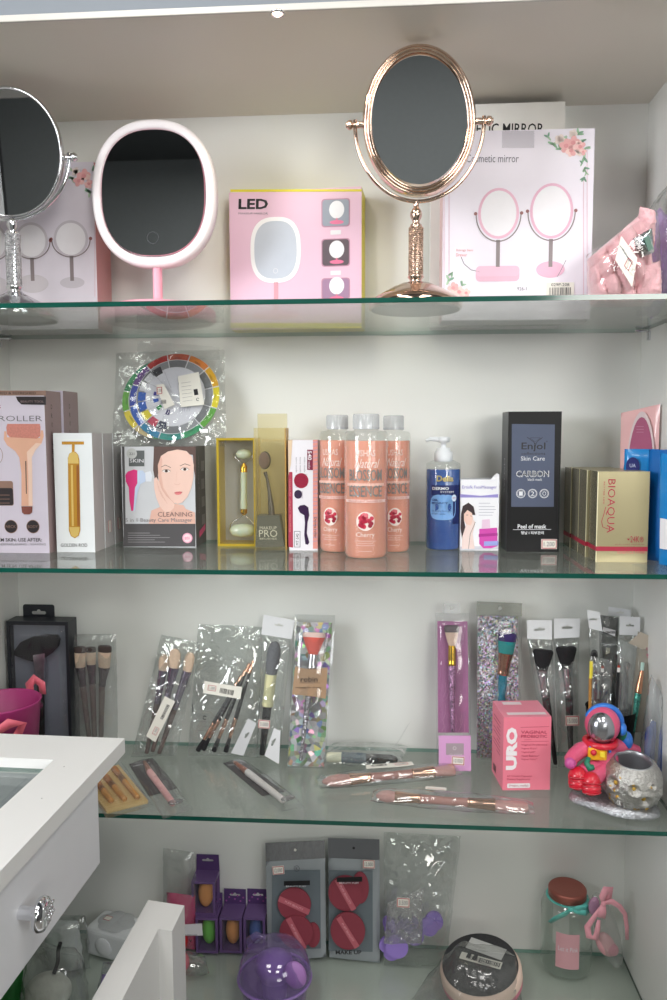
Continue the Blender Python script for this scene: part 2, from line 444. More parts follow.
def barcode(mb, x0, x1, z0, z1, y, mat, seed=1):
    rnd = random.Random(seed); x = x0
    while x < x1:
        w = rnd.choice((0.3, 0.5, 0.8)) * (x1 - x0) / 16
        mb.flat([(x, z0), (min(x1, x + w), z0), (min(x1, x + w), z1), (x, z1)], y, mat); x += w + rnd.choice((0.4, 0.6, 0.9)) * (x1 - x0) / 16
def price_sticker(parent, c, w, h, rot, y, txt='', border=RED, base=STICK):
    """small label with a red frame and a scribbled price"""
    b = MB(); ca, sa = math.cos(rot), math.sin(rot)
    R = lambda q: [(c[0] + u * ca - v * sa, c[1] + u * sa + v * ca) for u, v in q]
    b.plate(R([(-w / 2, -h / 2), (w / 2, -h / 2), (w / 2, h / 2), (-w / 2, h / 2)]), y, y + 0.0003, base)
    k = h * 0.08
    for i in range(4):
        q = [(-w / 2 + k, -h / 2 + k), (w / 2 - k, -h / 2 + k), (w / 2 - k, h / 2 - k), (-w / 2 + k, h / 2 - k)]
        b.line(R([q[i], q[(i + 1) % 4]]), k * 0.9, y - 0.0003, border)
    if txt:
        o = R([(-w * 0.34, -h * 0.22)])[0]; b.text(txt, o[0], o[1], w * 0.68, h * 0.44, y - 0.0004, GREYINK, rot)
    return b.build('price_sticker', parent)
def brush(parent, F, pts, radii, mats, dy, sy=1.0, ferrule=True, tip='round', handle_prof=None, name='makeup_brush'):
    """pts: four pixel points handle end, ferrule start, bristle start, bristle tip; radii at: handle end, handle top, ferrule start, bristle base, bristle bulge"""
    q = [F.p(a, b, dy) for a, b in pts]; q = [Vector((a, dy, b)) for a, b in q]
    re, rt, rf, rb, rg = radii; mh, mf, mbz = mats
    h = MB().axis(q[0], q[1], handle_prof or [(re * 0.5, 0), (re, 0.015), (re, 0.08), ((re + rt) / 2, 0.5), (rt, 0.9), (rt, 1)], mh, 16, sy=1).build(name, parent)
    MB().axis(q[1], q[2], [(rf, 0), (rf * 1.04, 0.03), (rf * 1.04, 0.12), (rf, 0.15), (rf, 0.3), ((rf + rb) / 2, 0.65), (rb, 1)], mf, 18, sy=(1 + sy) / 2).build('ferrule', h)
    if tip == 'round': prof = [(rb * 0.96, 0), ((rb + rg) / 2, 0.25), (rg, 0.55), (rg * 0.9, 0.78), (rg * 0.55, 0.94), (0.0002, 1)]
    elif tip == 'flat': prof = [(rb * 0.96, 0), ((rb + rg) / 2, 0.4), (rg, 0.85), (rg * 0.96, 0.96), (rg * 0.8, 1)]
    elif tip == 'point': prof = [(rb * 0.96, 0), (rg, 0.35), (rg * 0.75, 0.7), (0.0002, 1)]
    else: prof = [(rb * 0.96, 0), (rg * 0.9, 0.4), (rg, 0.7), (rg * 0.8, 0.9), (0.0002, 1)]
    mm = mbz if isinstance(mbz, (list, tuple)) else [mbz]
    b = MB()
    if len(mm) == 1: b.axis(q[2], q[3], prof, mm[0], 20, sy=sy)
    else:                                        # two-tone bristles: split at share mm[2]
        k = mm[2]; mid = q[2].lerp(q[3], k)
        def rr(t):
            for (r0, t0), (r1, t1) in zip(prof[:-1], prof[1:]):
                if t0 <= t <= t1: return r0 + (r1 - r0) * (t - t0) / (t1 - t0)
            return prof[-1][0]
        lo = [(r, t / k) for r, t in prof if t < k] + [(rr(k), 1)]; hi = [(rr(k), 0)] + [(r, (t - k) / (1 - k)) for r, t in prof if t > k]
        b.axis(q[2], mid, lo, mm[0], 20, sy=sy); b.axis(mid, q[3], hi, mm[1], 20, sy=sy)
    b.build('bristles', h)
    return h

# ------------------------------------------------------------------ the setting
def struct(name, mb):
    return tag(mb.build(name), kind='structure')
struct('wall_back', MB().box(-2.2, 2.2, 0, 0.06, 0, 2.9, PANEL))
struct('wall_left', MB().box(XL - 0.018, XL, -0.33, 0, 0, ZC, PANEL))
struct('wall_right', MB().box(XR, XR + 0.018, -0.33, 0, 0, ZC, PANEL))
CEILM = pm((224, 219, 208), 0.3, vary=0.03, scale=4)
struct('ceiling', MB().box(XL - 0.018, XR + 0.018, YC, 0, ZC, ZC + 0.018, CEILM))
struct('trim_1', MB().box(XL - 0.018, XR + 0.018, YC - 0.004, YC, ZC - 0.0005, ZC + 0.0072, pm((214, 210, 204), 0.25), 0.0008))
struct('trim_2', MB().box(-2.2, 2.2, YC - 0.002, YC + 0.02, ZC + 0.0073, 2.9, pm((128, 135, 143), 0.45, vary=0.03)))
struct('baseboard_back', MB().box(XL + 0.0005, XR - 0.0005, -0.29, -0.0005, 0, Z4 - GT - 0.0005, PANEL))
struct('floor', MB().box(-2.2, 2.2, -3.8, 0, -0.05, 0, pm((158, 154, 146), 0.4, vary=0.08, scale=3)))
struct('wall_front', MB().box(-2.2, 2.2, -3.86, -3.8, 0, 2.9, pm((176, 180, 178), 0.6)))
struct('wall_shop_left', MB().box(-2.26, -2.2, -3.8, 0, 0, 2.9, pm((92, 92, 92), 0.6)))
struct('wall_shop_right', MB().box(2.2, 2.26, -3.8, 0, 0, 2.9, pm((92, 92, 92), 0.6)))
struct('ceiling_shop', MB().box(-2.2, 2.2, -3.8, 0, 2.9, 2.96, pm((92, 96, 97), 0.6)))

for z, y, lab in ((Z1, Y1, 'topmost glass shelf, carrying the table mirrors'),
                  (Z2, Y2, 'glass shelf with the skin care bottles and boxes, second from the top'),
                  (Z3, Y3, 'glass shelf with the wrapped makeup brushes, below the bottles'),
                  (Z4, Y4, 'lowest glass shelf, under the jar and the sponges')):
    b = MB(); x0, x1 = XL + 0.0008, XR - 0.0008
    V = [(x0, y, z - GT), (x1, y, z - GT), (x1, -0.001, z - GT), (x0, -0.001, z - GT), (x0, y, z), (x1, y, z), (x1, -0.001, z), (x0, -0.001, z)]
    b.add(V, [(4, 5, 6, 7), (3, 2, 1, 0)], GLASS); b.add(V, [(0, 1, 5, 4)], GEDGE); b.add(V, [(1, 2, 6, 5), (3, 0, 4, 7)], GEDGE); b.add(V, [(2, 3, 7, 6)], GEDGE2)
    tag(b.build('glass_shelf'), lab, 'shelf', 'glass shelves of the cabinet')

def shelf_support(x, y, z, side, label):
    F = Frame((x, y, z)); t = thing('shelf_support', label, 'bracket', F, 'chrome shelf supports')
    MB().axis((0, 0, 0), (-side * 0.020, 0, 0), [(0.0022, 0), (0.0022, 0.9), (0.0012, 1)], CHROME, 12).build('peg', t)
    MB().box(-0.002, 0.002, -0.0035, 0.0035, -0.014, -0.0002, CHROME, 0.0008).build('back_plate', t)
q = at(652, 329, z=Z1 - GT)
shelf_support(XR - 0.0025, q.y, Z1 - GT - 0.0026, 1, 'small chrome shelf pin on the right cabinet wall under the top shelf')
shelf_support(XL + 0.0025, -0.035, Z1 - GT - 0.0026, -1, 'small chrome shelf pin at the left cabinet wall under the top shelf')

# small recessed downlight in the front edge of the cabinet top
q = at(277, 10.5, z=ZC)
F = Frame((q.x, YC + 0.0005, ZC - 0.0006)); t = thing('downlight', 'tiny round recessed spotlight in the front edge of the cabinet top', 'light', F)
MB().lathe([(0.0085, 0), (0.0092, -0.0012), (0.007, -0.0024), (0.0058, -0.001)], CHROME, 24, caps=False).build('trim_ring', t)
MB().lathe([(0.006, -0.0010), (0.004, -0.0028), (0.0002, -0.0036)], emit((255, 240, 205), 9), 20).build('lens', t)
d = bpy.data.lights.new('downlight_beam', 'SPOT'); d.energy = 1.0; d.color = (1.0, 0.88, 0.68); d.spot_size = math.radians(150); d.spot_blend = 0.8; d.shadow_soft_size = 0.012
o = bpy.data.objects.new('downlight_beam', d); COL.objects.link(o); o.location = (q.x, YC + 0.013, ZC - 0.012); o.rotation_euler = (math.radians(20), 0, 0)

# ------------------------------------------------------------------ white counter in the foreground
K = at(124.8, 738.3, y=-0.34); A = at(0, 733.5, z=K.z); ex = (K - A).normalized()
CF = Frame(K, (0, 0, 1), (-ex.y, ex.x, 0))
t = thing('display_counter', 'white display counter corner with a glass inset top, front left', 'counter', CF)
CW = pm((236, 236, 234), 0.28, vary=0.015, scale=8)
b = MB(); H = 0.018; ox0, ox1, oy0, oy1 = -0.55, -0.058, -0.60, -0.068
for x0, x1, y0, y1 in ((-0.62, 0, oy1, 0), (-0.62, 0, -0.72, oy0), (-0.62, ox0, oy0, oy1), (ox1, 0, oy0, oy1)):
    b.box(x0, x1, y0, y1, -H, 0, CW)
for u, v in ((-0.038, -0.085), (-0.052, -0.2), (-0.027, -0.16)):
    b.lathe([(0.0006, 0.0001), (0.0004, 0.0004)], INK, 8, c=(u, v, 0))
b.build('countertop', t)
b = MB(); ed = pm((120, 160, 158), 0.15, coat=0.5)
V = [(ox0, oy0, -0.0165), (ox1, oy0, -0.0165), (ox1, oy1, -0.0165), (ox0, oy1, -0.0165), (ox0, oy0, -0.0115), (ox1, oy0, -0.0115), (ox1, oy1, -0.0115), (ox0, oy1, -0.0115)]
b.add(V, [(4, 5, 6, 7), (3, 2, 1, 0)], GLASS); b.add(V, [(0, 1, 5, 4), (1, 2, 6, 5), (2, 3, 7, 6), (3, 0, 4, 7)], GEDGE2)
b.build('glass_panel', t)
b = MB(); IN = pm((186, 186, 192), 0.7); INW = pm((205, 208, 210), 0.4)
for x0, x1, y0, y1 in ((ox0, ox1, oy1 + 0.001, oy1 + 0.010), (ox0, ox1, oy0 - 0.010, oy0 - 0.001), (ox0 - 0.01, ox0 - 0.001, oy0, oy1), (ox1 + 0.001, ox1 + 0.010, oy0, oy1)):
    b.box(x0, x1, y0, y1, -0.1, -H - 0.0005, IN)
b.box(ox0 - 0.01, ox1 + 0.01, oy0 - 0.01, oy1 + 0.01, -0.106, -0.1, IN)
b.box(ox0, ox1, -0.25, -0.246, -0.1, -0.06, IN)
b.build('display_tray', t)
b = MB().box(-0.022, -0.0039, -0.64, -0.0745, -0.1165, -H - 0.0006, pm((226, 227, 230), 0.35, vary=0.015), 0.0008)
dr = b.build('drawer', t)
k = CF; ky, kz = -0.2535, -0.0610
kb = MB(); kp = [(0.0062, 0), (0.0062, 0.45), (0.0075, 0.55), (0.0145, 0.64), (0.0158, 0.74), (0.0148, 0.86), (0.010, 0.96), (0.0002, 1)]
kb.axis((-0.0039, ky, kz), (0.0235, ky, kz), kp, CHROME, 32)
for i in range(-2, 3):
    for j in range(-3, 4):
        if (i * 0.0052) ** 2 + (j * 0.0043) ** 2 < 0.0118 ** 2:
            rr = math.hypot(i * 0.0052, j * 0.0043); zz = 0.0235 - 0.0042 * (rr / 0.0165) ** 2
            kb.sphere((zz - 0.0004, ky + i * 0.0052 + (0.0026 if j % 2 else 0), kz + j * 0.0043), (0.0014, 0.0021, 0.0017), CHROME, 10, 6)
kb.build('knob', dr)
b = MB()
b.box(-0.60, -0.55, -0.70, -0.65, -K.z + 0.0005, -0.107, CW); b.box(-0.60, -0.55, -0.12, -0.07, -K.z + 0.0005, -0.107, CW)
b.box(-0.60, -0.585, -0.70, -0.075, -K.z + 0.0005, -H - 0.0006, CW)  # unseen panel, added to block light passing under the counter
b.box(-0.60, -0.023, -0.70, -0.66, -K.z + 0.0005, -H - 0.0006, CW)
b.build('frame', t)
zt = -0.170
b = MB(); pts = [(0.0445, -0.0555), (0.0895, -0.0615), (0.0895, -0.108), (0.0735, -0.106), (0.0735, -0.60), (0.0445, -0.60)]
V = [(x, y, zt) for x, y in pts] + [(x, y, -K.z + 0.0005) for x, y in pts]; n = len(pts)
b.add(V, [tuple(range(n - 1, -1, -1)), tuple(range(n, 2 * n))] + [(i, (i + 1) % n, n + (i + 1) % n, n + i) for i in range(n)], pm((222, 222, 220), 0.4, vary=0.02))
b.build('side_panel', t)

# ------------------------------------------------------------------ shelf 1: mirrors and their boxes
RHINE = sparkle('foil', (240, 241, 244), 700, 0.2, metal=0.6, tilt=0.4)
RHINEC = sparkle('foil', (236, 204, 182), 700, 0.22, metal=0.6, tilt=0.4)
def oval(cx, cz, a, b, n=72, p=2.0, rot=0.0):
    out = []
    for i in range(n):
        t = 2 * PI * i / n; c, s = math.cos(t), math.sin(t)
        r = (abs(c) ** p + abs(s) ** p) ** (-1.0 / p)
        x, z = a * r * c, b * r * s
        nx = abs(c * r) ** (p - 1) * (1 if c > 0 else -1) / a; nz = abs(s * r) ** (p - 1) * (1 if s > 0 else -1) / b
        L = math.hypot(nx, nz); nx /= L; nz /= L
        cr, sr = math.cos(rot), math.sin(rot)
        out.append((cx + x * cr - z * sr, cz + x * sr + z * cr, nx * cr - nz * sr, nx * sr + nz * cr))
    return out
def vanity_mirror(F, label, metal, stone, c, ab, inner, prof, yoke, stem, base, rot, roll=0.0, group=None, tilt=0.0):
    """c, ab: oval in pixels; yoke: (left, right, pivot row, bottom row, tube); stem: rows of collar, tube top, tube bottom, flare; base: radius m"""
    t = thing('table_mirror', label, 'mirror', F, group); s = F.m()
    cx, cz = F.p(*c); kx, kz = F.sc(*c); a, b_ = ab[0] * kx, ab[1] * kz
    ia, ib = inner[0] * kx, inner[1] * kz
    fr = MB().rim(oval(cx, cz, a, b_, rot=roll), prof, metal).build('frame', t)
    yf = min(y for o, y in prof)
    gl = MB().plate([(x, z) for x, z, _, _ in oval(cx, cz, ia, ib, rot=roll)], yf + 0.0035, -yf - 0.0035, MIRROR, metal).build('mirror_glass', t)
    pv = F.p(c[0], yoke[2])[1]
    for o_ in (fr, gl): o_.rotation_euler = (tilt, 0, 0); o_.location = (0, pv * math.sin(tilt), pv - pv * math.cos(tilt))
    xl, zp = F.p(yoke[0], yoke[2]); xr, _ = F.p(yoke[1], yoke[2]); _, zb = F.p(c[0], yoke[3])
    mx = (xl + xr) / 2; R = (xr - xl) / 2
    pts = [(mx + R * math.cos(th), 0, zp - (zp - zb) * math.sin(th)) for th in [PI * i / 40 for i in range(41)]]
    MB().tube([(xr, 0, zp + 0.006)] + pts + [(xl, 0, zp + 0.006)], yoke[4], metal, 12).build('yoke', t)
    for sg, xx, ed in ((-1, xl, cx - a), (1, xr, cx + a)):
        MB().axis((ed - sg * 0.002, 0, zp), (xx + sg * 0.012, 0, zp), [(0.0042, 0), (0.0042, 0.35), (0.003, 0.4), (0.003, 0.62), (0.0055, 0.66), (0.0062, 0.76), (0.0055, 0.88), (0.003, 0.93), (0.004, 0.97), (0.001, 1)], metal, 18).build('pivot_knob', t)
    sx = 0.0
    z0 = F.p(c[0], stem[0])[1]; z1 = F.p(c[0], stem[1])[1]; z2 = F.p(c[0], stem[2])[1]; z3 = F.p(c[0], stem[3])[1]; w = stem[4] * s
    pr = [(0.0035, zb), (0.0035, z0 + 0.010), (0.005, z0 + 0.009), (0.0075, z0 + 0.004), (0.0078, z0), (0.005, z0 - 0.006), (0.0045, z0 - 0.009), (w * 0.8, z1 + 0.003), (w * 0.95, z1), (w * 0.7, z1 - 0.001)]
    MB().lathe([(r, z) for r, z in pr], metal, 24).build('upper_collar', t)
    st = MB().lathe([(w * 0.9, z1), (w * 0.93, z1 - 0.002), (w * 0.93, z2 + 0.002), (w * 0.9, z2)], metal, 32)
    rows = int((z1 - z2) / 0.0026)
    for i in range(rows):                        # rows of little cut stones
        for k in range(20):
            a_ = 2 * PI * (k + 0.5 * (i % 2)) / 20
            st.sphere((w * 0.95 * math.cos(a_), w * 0.95 * math.sin(a_), z2 + 0.0013 + 0.0026 * i), 0.00145, stone, 6, 4, smooth=False, M=Matrix.Rotation(a_ + i, 3, 'Z').to_4x4())
    st.build('rhinestone_stem', t)
    MB().lathe([(w * 0.7, z2 + 0.001), (w * 1.1, z2), (w * 1.2, z2 - 0.003), (w * 0.9, z2 - 0.006), (w * 0.9, z3), (w * 1.3, z3 - 0.004)] +
               [(base * 0.34, 0.034), (base * 0.5, 0.0295), (base * 0.68, 0.024), (base * 0.84, 0.0185), (base * 0.95, 0.0135)] +
               [(base, 0.009), (base, 0.0025), (base - 0.002, 0.0012)], metal, 48).build('base', t)
    MB().lathe([(base - 0.003, 0.0002), (base - 0.003, 0.0015)], pm((96, 104, 104), 0.8), 40).build('felt_pad', t)
    return t
F = stand(415.5, 311.0, Z1)
ridge = [(-0.0118, -0.002), (-0.0118, -0.006)]
for o_, y_ in ((-0.0100, -0.0075), (-0.0066, -0.0095), (-0.0032, -0.0085)):
    ridge += [(o_ - 0.0016 * math.cos(a), y_ - 0.0016 * math.sin(a)) for a in [PI * k / 6 for k in range(7)]]
ridge += [(-0.0008, -0.006), (0.0, -0.004), (0.0, 0.006), (-0.003, 0.009), (-0.008, 0.008), (-0.0118, 0.003)]
COPPER_T = vanity_mirror(F, 'rose gold oval table mirror with ridged frame on a glittering stem', COPPERCHROME, RHINEC, (419, 122.5), (56.5, 74), (47.5, 62), ridge,
              (355, 484, 125, 201.5, 0.0026), (216, 227, 275, 283, 6.8), 0.060, 0, roll=0.04, group='table mirrors', tilt=0.09)
F = stand(16, 321, Z1)
plain = [(-0.004, -0.003), (-0.001, -0.0055), (0.0, -0.004), (0.0, 0.004), (-0.001, 0.0055), (-0.004, 0.003)]
vanity_mirror(F, 'silver chrome oval table mirror with rhinestone stem at the left edge', CHROME, RHINE, (9, 153.5), (54, 64.5), (51.5, 62), plain,
              (-53, 69, 161, 220, 0.0026), (226, 233, 286, 291, 7.0), 0.058, 0, roll=0.05, group='table mirrors', tilt=0.07)

# LED mirror
F = stand(159, 323.5, Z1)
t = thing('led_mirror', 'white framed oval LED mirror on a pink stand and round pink base', 'mirror', F, 'table mirrors')
s = F.m(); PINK = pm((236, 168, 186), 0.4, vary=0.02)
cx, cz = F.p(155, 195.5)
kx, kz = F.sc(155, 195)
o_ = oval(cx, cz, 61.5 * kx, 73.7 * kz, 80, 2.3)
prof = [(-0.0135, -0.0095), (-0.011, -0.0115), (-0.004, -0.011), (-0.0008, -0.0085), (0.0, -0.005), (0.0, 0.008), (-0.003, 0.011), (-0.012, 0.011)]
MB().rim(o_, prof, pm((244, 238, 240), 0.3, vary=0.01)).plate([(x - nx * 0.011, z - nz * 0.011) for x, z, nx, nz in o_], -0.001, 0.0112, pm((244, 238, 240), 0.3, vary=0.01), PINK).build('frame', t)
gl = MB().plate([(x, z) for x, z, _, _ in oval(cx, F.p(155, 195)[1], 50.8 * kx, 62.3 * kz, 72, 2.45)], -0.0098, -0.004, MIRROR, PINK).build('mirror_glass', t)
x_, z_ = F.p(155, 239.5)
MB().arc(x_, z_, 0.0085, 0.0085, 0.0007, -0.0102, pm((70, 74, 78), 0.4)).build('touch_switch', gl)
xs = F.p(157.5, 283)[0]
MB().lathe([(0.0075, 0.025), (0.0068, 0.035), (0.0068, F.p(157, 262)[1])], PINK, 20, c=(xs, 0.001, 0)).build('stem', t)
MB().lathe([(0.078, 0.001), (0.081, 0.003), (0.081, 0.016), (0.077, 0.0205), (0.06, 0.025), (0.03, 0.0285), (0.0075, 0.030)], PINK, 56).build('base', t)
MB().lathe([(0.076, 0.0002), (0.076, 0.0012)], pm((196, 170, 176), 0.7), 48).build('felt_pad', t)

# flower spray printed in a box corner, from pixel points
def flowers(mb, F, pts, y, seed=3):
    r = random.Random(seed)
    for px, py, rad, kind in pts:
        x, z = F.p(px, py); k = rad * F.m()
        if kind == 'r':
            for i in range(5):
                a = 2 * PI * i / 5 + r.random(); mb.ell(x + 0.55 * k * math.cos(a), z + 0.55 * k * math.sin(a), 0.62 * k, 0.5 * k, y - 0.0001 * (i % 3), pm(r.choice([(244, 196, 192), (246, 210, 204), (236, 176, 176)]), 0.5), 10, rot=a)
            mb.ell(x, z, 0.4 * k, 0.36 * k, y - 0.0004, pm((228, 156, 158), 0.5), 10)
        elif kind == 'w':
            for i in range(5):
                a = 2 * PI * i / 5; mb.ell(x + 0.5 * k * math.cos(a), z + 0.5 * k * math.sin(a), 0.6 * k, 0.5 * k, y, pm((240, 224, 216), 0.5), 10, rot=a)
        else:
            for i in range(3):
                a = r.random() * 2 * PI; mb.ell(x + 0.4 * k * math.cos(a), z + 0.4 * k * math.sin(a), 0.75 * k, 0.24 * k, y + 0.0001, pm(r.choice([(150, 190, 156), (176, 206, 176), (130, 172, 148)]), 0.5), 10, rot=a)
def mini_mirror(mb, F, c, r, yoke_b, stem_b, base, col, oval_base=True, bx=None):
    """little printed picture of a table mirror"""
    s = F.m(); x, z = F.p(*c); pc = pm(col, 0.5); st = pm((140, 128, 130), 0.4)
    mb.ell(x, z, r[0] * s, r[1] * s, -0.0006, pc); mb.ell(x, z, (r[0] - 2.5) * s, (r[1] - 2.5) * s, -0.0008, pm((238, 236, 240), 0.3))
    mb.arc(x, F.p(c[0], c[1] + 1)[1], (r[0] + 2.5) * s, (yoke_b - c[1]) * s, 1.1 * s, -0.0007, st, PI, 2 * PI)
    for sg in (-1, 1): mb.ell(x + sg * (r[0] + 2.5) * s, z, 1.7 * s, 1.7 * s, -0.0008, pm((150, 96, 96), 0.4), 12)
    a = F.p(c[0], yoke_b)[1]; b = F.p(c[0], stem_b)[1]
    mb.flat([(x - 1.9 * s, b), (x + 1.9 * s, b), (x + 1.9 * s, a), (x - 1.9 * s, a)], -0.0007, st)
    if bx:
        pts = rrect([(x - bx[0] * s, b - bx[1] * s), None, (x + bx[0] * s, b + 1 * s)], 4 * s); mb.flat(pts, -0.0005, pc)
        pts = rrect([(x - bx[0] * s, b - bx[1] * s * 0.65), None, (x + bx[0] * s, b + 1 * s)], 4 * s); mb.flat(pts, -0.0006, pm(tuple(min(255, v + 8) for v in col), 0.5))
    else:
        mb.ell(x, b - base[1] * s * 0.3, base[0] * s, base[1] * s, -0.0005, pc)

# box behind the silver mirror
F = stand(72, 321, Z1, Y=-0.072); c_ = crop(0, 60, 0.25)
x0 = F.p(-48, 300)[0]; x1 = F.p(97.5, 300)[0]; h = F.p(80, 162)[1]
t = thing('mirror_box', 'white mirror box with silver mirrors printed, behind the silver table mirror', 'box', F, 'printed mirror boxes')
b = MB().boxm(x0, x1, 0, 0.062, 0, h, pm((226, 220, 230), 0.35), pm((206, 150, 152), 0.45), PAPER)
mini_mirror(b, F, (71, 239), (17.5, 18), 256, 281, (12.5, 5.5), (204, 198, 206)); mini_mirror(b, F, (31.5, 241), (17, 18), 258, 281, (16, 9), (208, 202, 208)); mini_mirror(b, F, (-8, 243), (17, 18), 260, 283, (16, 9), (208, 202, 208))
flowers(b, F, [(84, 176, 6, 'r'), (79, 181, 5, 'r'), (89, 184, 4, 'r'), (76, 172, 4, 'w'), (72, 178, 5, 'g'), (90, 192, 5, 'g'), (93, 170, 4, 'g'), (70, 168, 4, 'g')], -0.0006)
b.line(F.P([(95, 297), (95, 166)]), 0.0006, -0.0005, pm((214, 170, 176), 0.5))
b.build('carton', t)

# LED mirror box
F = stand(296, 328.5, Z1, yaw=0.07); c_ = crop(220, 30, 0.345)
x0, x1 = F.p(230.5, 300)[0], F.p(361.5, 300)[0]; h = F.p(296, 189.5)[1]
t = thing('led_mirror_box', 'pink and yellow carton with a printed LED makeup mirror', 'box', F, 'printed mirror boxes')
YEL = pm((226, 214, 60), 0.4)
b = MB().boxm(x0, x1, 0, 0.052, 0, h, pm((230, 194, 214), 0.35, vary=0.02), YEL, YEL)
b.flat(F.P([(230.5, 189.5), (230.5, 192), (361.5, 191.6), (361.5, 189.2)]), -0.0004, YEL); b.flat(F.P([(230.5, 328), (361.5, 328), (361.5, 323), (230.5, 323)]), -0.0004, YEL)
ptext(b, F, 'LED', 238.5, 199, 268, 209.2, BLACK, bold=0.03)
ptext(b, F, 'MAKEUP MIRROR', 238.5, 212.6, 268, 214.6, GREYINK)
x_, z_ = F.p(275.5, 250); s = F.m()
b.flat([(x, z) for x, z, _, _ in oval(x_, z_, 25.5 * s, 32 * s, 60, 2.7)], -0.0005, pm((246, 246, 248), 0.4))
b.flat([(x, z) for x, z, _, _ in oval(x_, z_, 21.5 * s, 28 * s, 60, 2.7)], -0.0007, pm((196, 204, 216), 0.3))
b.arc(x_, F.p(275, 271)[1], 2.4 * s, 2.4 * s, 0.4 * s, -0.0009, PAPER)
b.flat(rect(F, 274, 282, 278.2, 312), -0.0005, pm((214, 158, 172), 0.5)); b.ell(x_, F.p(275, 315)[1], 24 * s, 4.5 * s, -0.0006, pm((226, 176, 194), 0.5))
for (u0, v0, u1, v1), bgc in (((321.5, 198, 350, 227.5), (150, 158, 172)), ((321.5, 238, 350, 267), (96, 84, 92)), ((321.5, 277.5, 350, 300), (164, 130, 160))):
    b.flat(rrect(rect(F, u0, v0, u1, v1), 3 * s), -0.0005, pm((190, 140, 164), 0.5)); b.flat(rrect(rect(F, u0 + 1, v0 + 1, u1 - 1, v1 - 1), 3 * s), -0.0007, pm(bgc, 0.4))
    xx, zz = F.p((u0 + u1) / 2 + 1, (v0 + v1) / 2 - 3); b.ell(xx, zz, 7.5 * s, 8.5 * s, -0.0009, pm((236, 238, 242), 0.3), 24)
    b.flat([(xx - 0.8 * s, zz - 12.5 * s), (xx + 0.8 * s, zz - 12.5 * s), (xx + 0.8 * s, zz - 8 * s), (xx - 0.8 * s, zz - 8 * s)], -0.0009, pm((220, 120, 150), 0.4))
    b.ell(xx, zz - 12 * s, 7 * s, 2 * s, -0.0010, pm((226, 120, 156), 0.4), 20)
for v in (230, 270.5): b.flat(rrect(rect(F, 330.5, v, 341, v + 4.8), 0.6 * s), -0.0005, PAPER)
b.build('carton', t)

# plain box with the big lettering, behind the cosmetic mirror box
F = stand(510, 326.5, Z1); x0, x1 = F.p(430, 300)[0], F.p(561, 300)[0]; h = F.p(500, 103.5)[1]
t = thing('mirror_box', 'white box with big black lettering, hidden behind the cosmetic mirror box', 'box', F, 'printed mirror boxes')
b = MB().boxm(x0, x1, 0, 0.03, 0, h, pm((238, 236, 232), 0.4), PAPER)
ptext(b, F, 'COSMETIC MIRROR', 390 + 55, 123.5, 543.5, 134.5, BLACK, bold=0.01)
b.build('carton', t)
# cosmetic mirror box
F = stand(516, 320, Z1, yaw=-0.02); c_ = crop(430, 80, 0.3553)
x0, x1 = F.p(442, 300)[0], F.p(590.5, 300)[0]; h = F.p(516, 130)[1]
t = thing('mirror_box', 'white cosmetic mirror box with two pink mirrors and roses printed', 'box', F, 'printed mirror boxes')
b = MB().boxm(x0, x1, 0, 0.05, 0, h, pm((236, 230, 240), 0.33, vary=0.02), pm((224, 190, 196), 0.4), PAPER); s = F.m()
PKL = pm((222, 180, 194), 0.5)
for q in ([(444, 299), (444, 145)], [(587, 299), (587, 150)], [(449, 299), (449, 190)], [(583.5, 299), (583.5, 178)]): b.line(F.P(q), 0.0007, -0.0005, PKL)
ptext(b, F, 'Cosmetic mirror', 466, 154.5, 518.5, 162.5, GREYINK)
mini_mirror(b, F, (498.5, 213.5), (20, 24.5), 240, 267, None, (234, 188, 208), bx=(21.5, 14)); mini_mirror(b, F, (551.5, 211), (21, 26.5), 239, 267, (14, 8), (232, 184, 206))
flowers(b, F, [(573, 143, 6, 'r'), (566, 146, 6, 'r'), (580, 147, 5, 'r'), (571, 151, 5, 'r'), (560, 140, 5, 'w'), (553, 144, 5, 'g'), (548, 137, 4, 'g'), (585, 140, 4, 'g'), (584, 158, 5, 'g'), (585, 168, 4, 'g'), (584, 178, 4, 'g'), (578, 134, 5, 'g'), (583, 152, 3, 'r'), (566, 137, 4, 'g'), (560, 149, 4, 'g'), (579, 152, 4, 'w'), (586, 148, 4, 'g'), (586, 173, 3, 'g'), (582, 163, 3, 'g'), (573, 134, 4, 'w'),
               (453, 288, 5, 'r'), (459, 292, 5, 'r'), (449, 280, 5, 'g'), (452, 273, 4, 'g'), (462, 285, 4, 'g'), (466, 293, 4, 'r'), (447, 293, 4, 'g'), (456, 297, 4, 'w')], -0.0007)
ptext(b, F, 'Storage base', 456, 249, 473, 252, pm((224, 150, 150), 0.5)); ptext(b, F, 'Drawer', 456, 253.5, 467, 256.5, pm((224, 150, 150), 0.5))
b.line(F.P([(461, 257), (464, 264), (471, 270), (480, 272)]), 0.0008, -0.0006, GREYINK); b.line(F.P([(566, 260), (561, 270), (557, 277)]), 0.0006, -0.0006, GREYINK)
ptext(b, F, '926-1', 517, 287, 526.5, 290.5, GREYINK)
b.build('carton', t)
sb = MB().plate(rect(F, 546, 282.5, 574, 297), -0.0012, -0.0008, STICK)
q0 = F.p(549, 295.5); q1 = F.p(571, 287.5); barcode(sb, q0[0], q1[0], q0[1], q1[1], -0.0014, INK, 4); ptext(sb, F, '029P-208', 551, 283.3, 569, 286.3, INK, -0.0014); sb.build('barcode_sticker', t)
MB().plate(rect(F, 534, 131, 502, 148), -0.0010, -0.0007, film(0.02, (250, 250, 250), 0, base=0.0)).build('clear_tape', t)

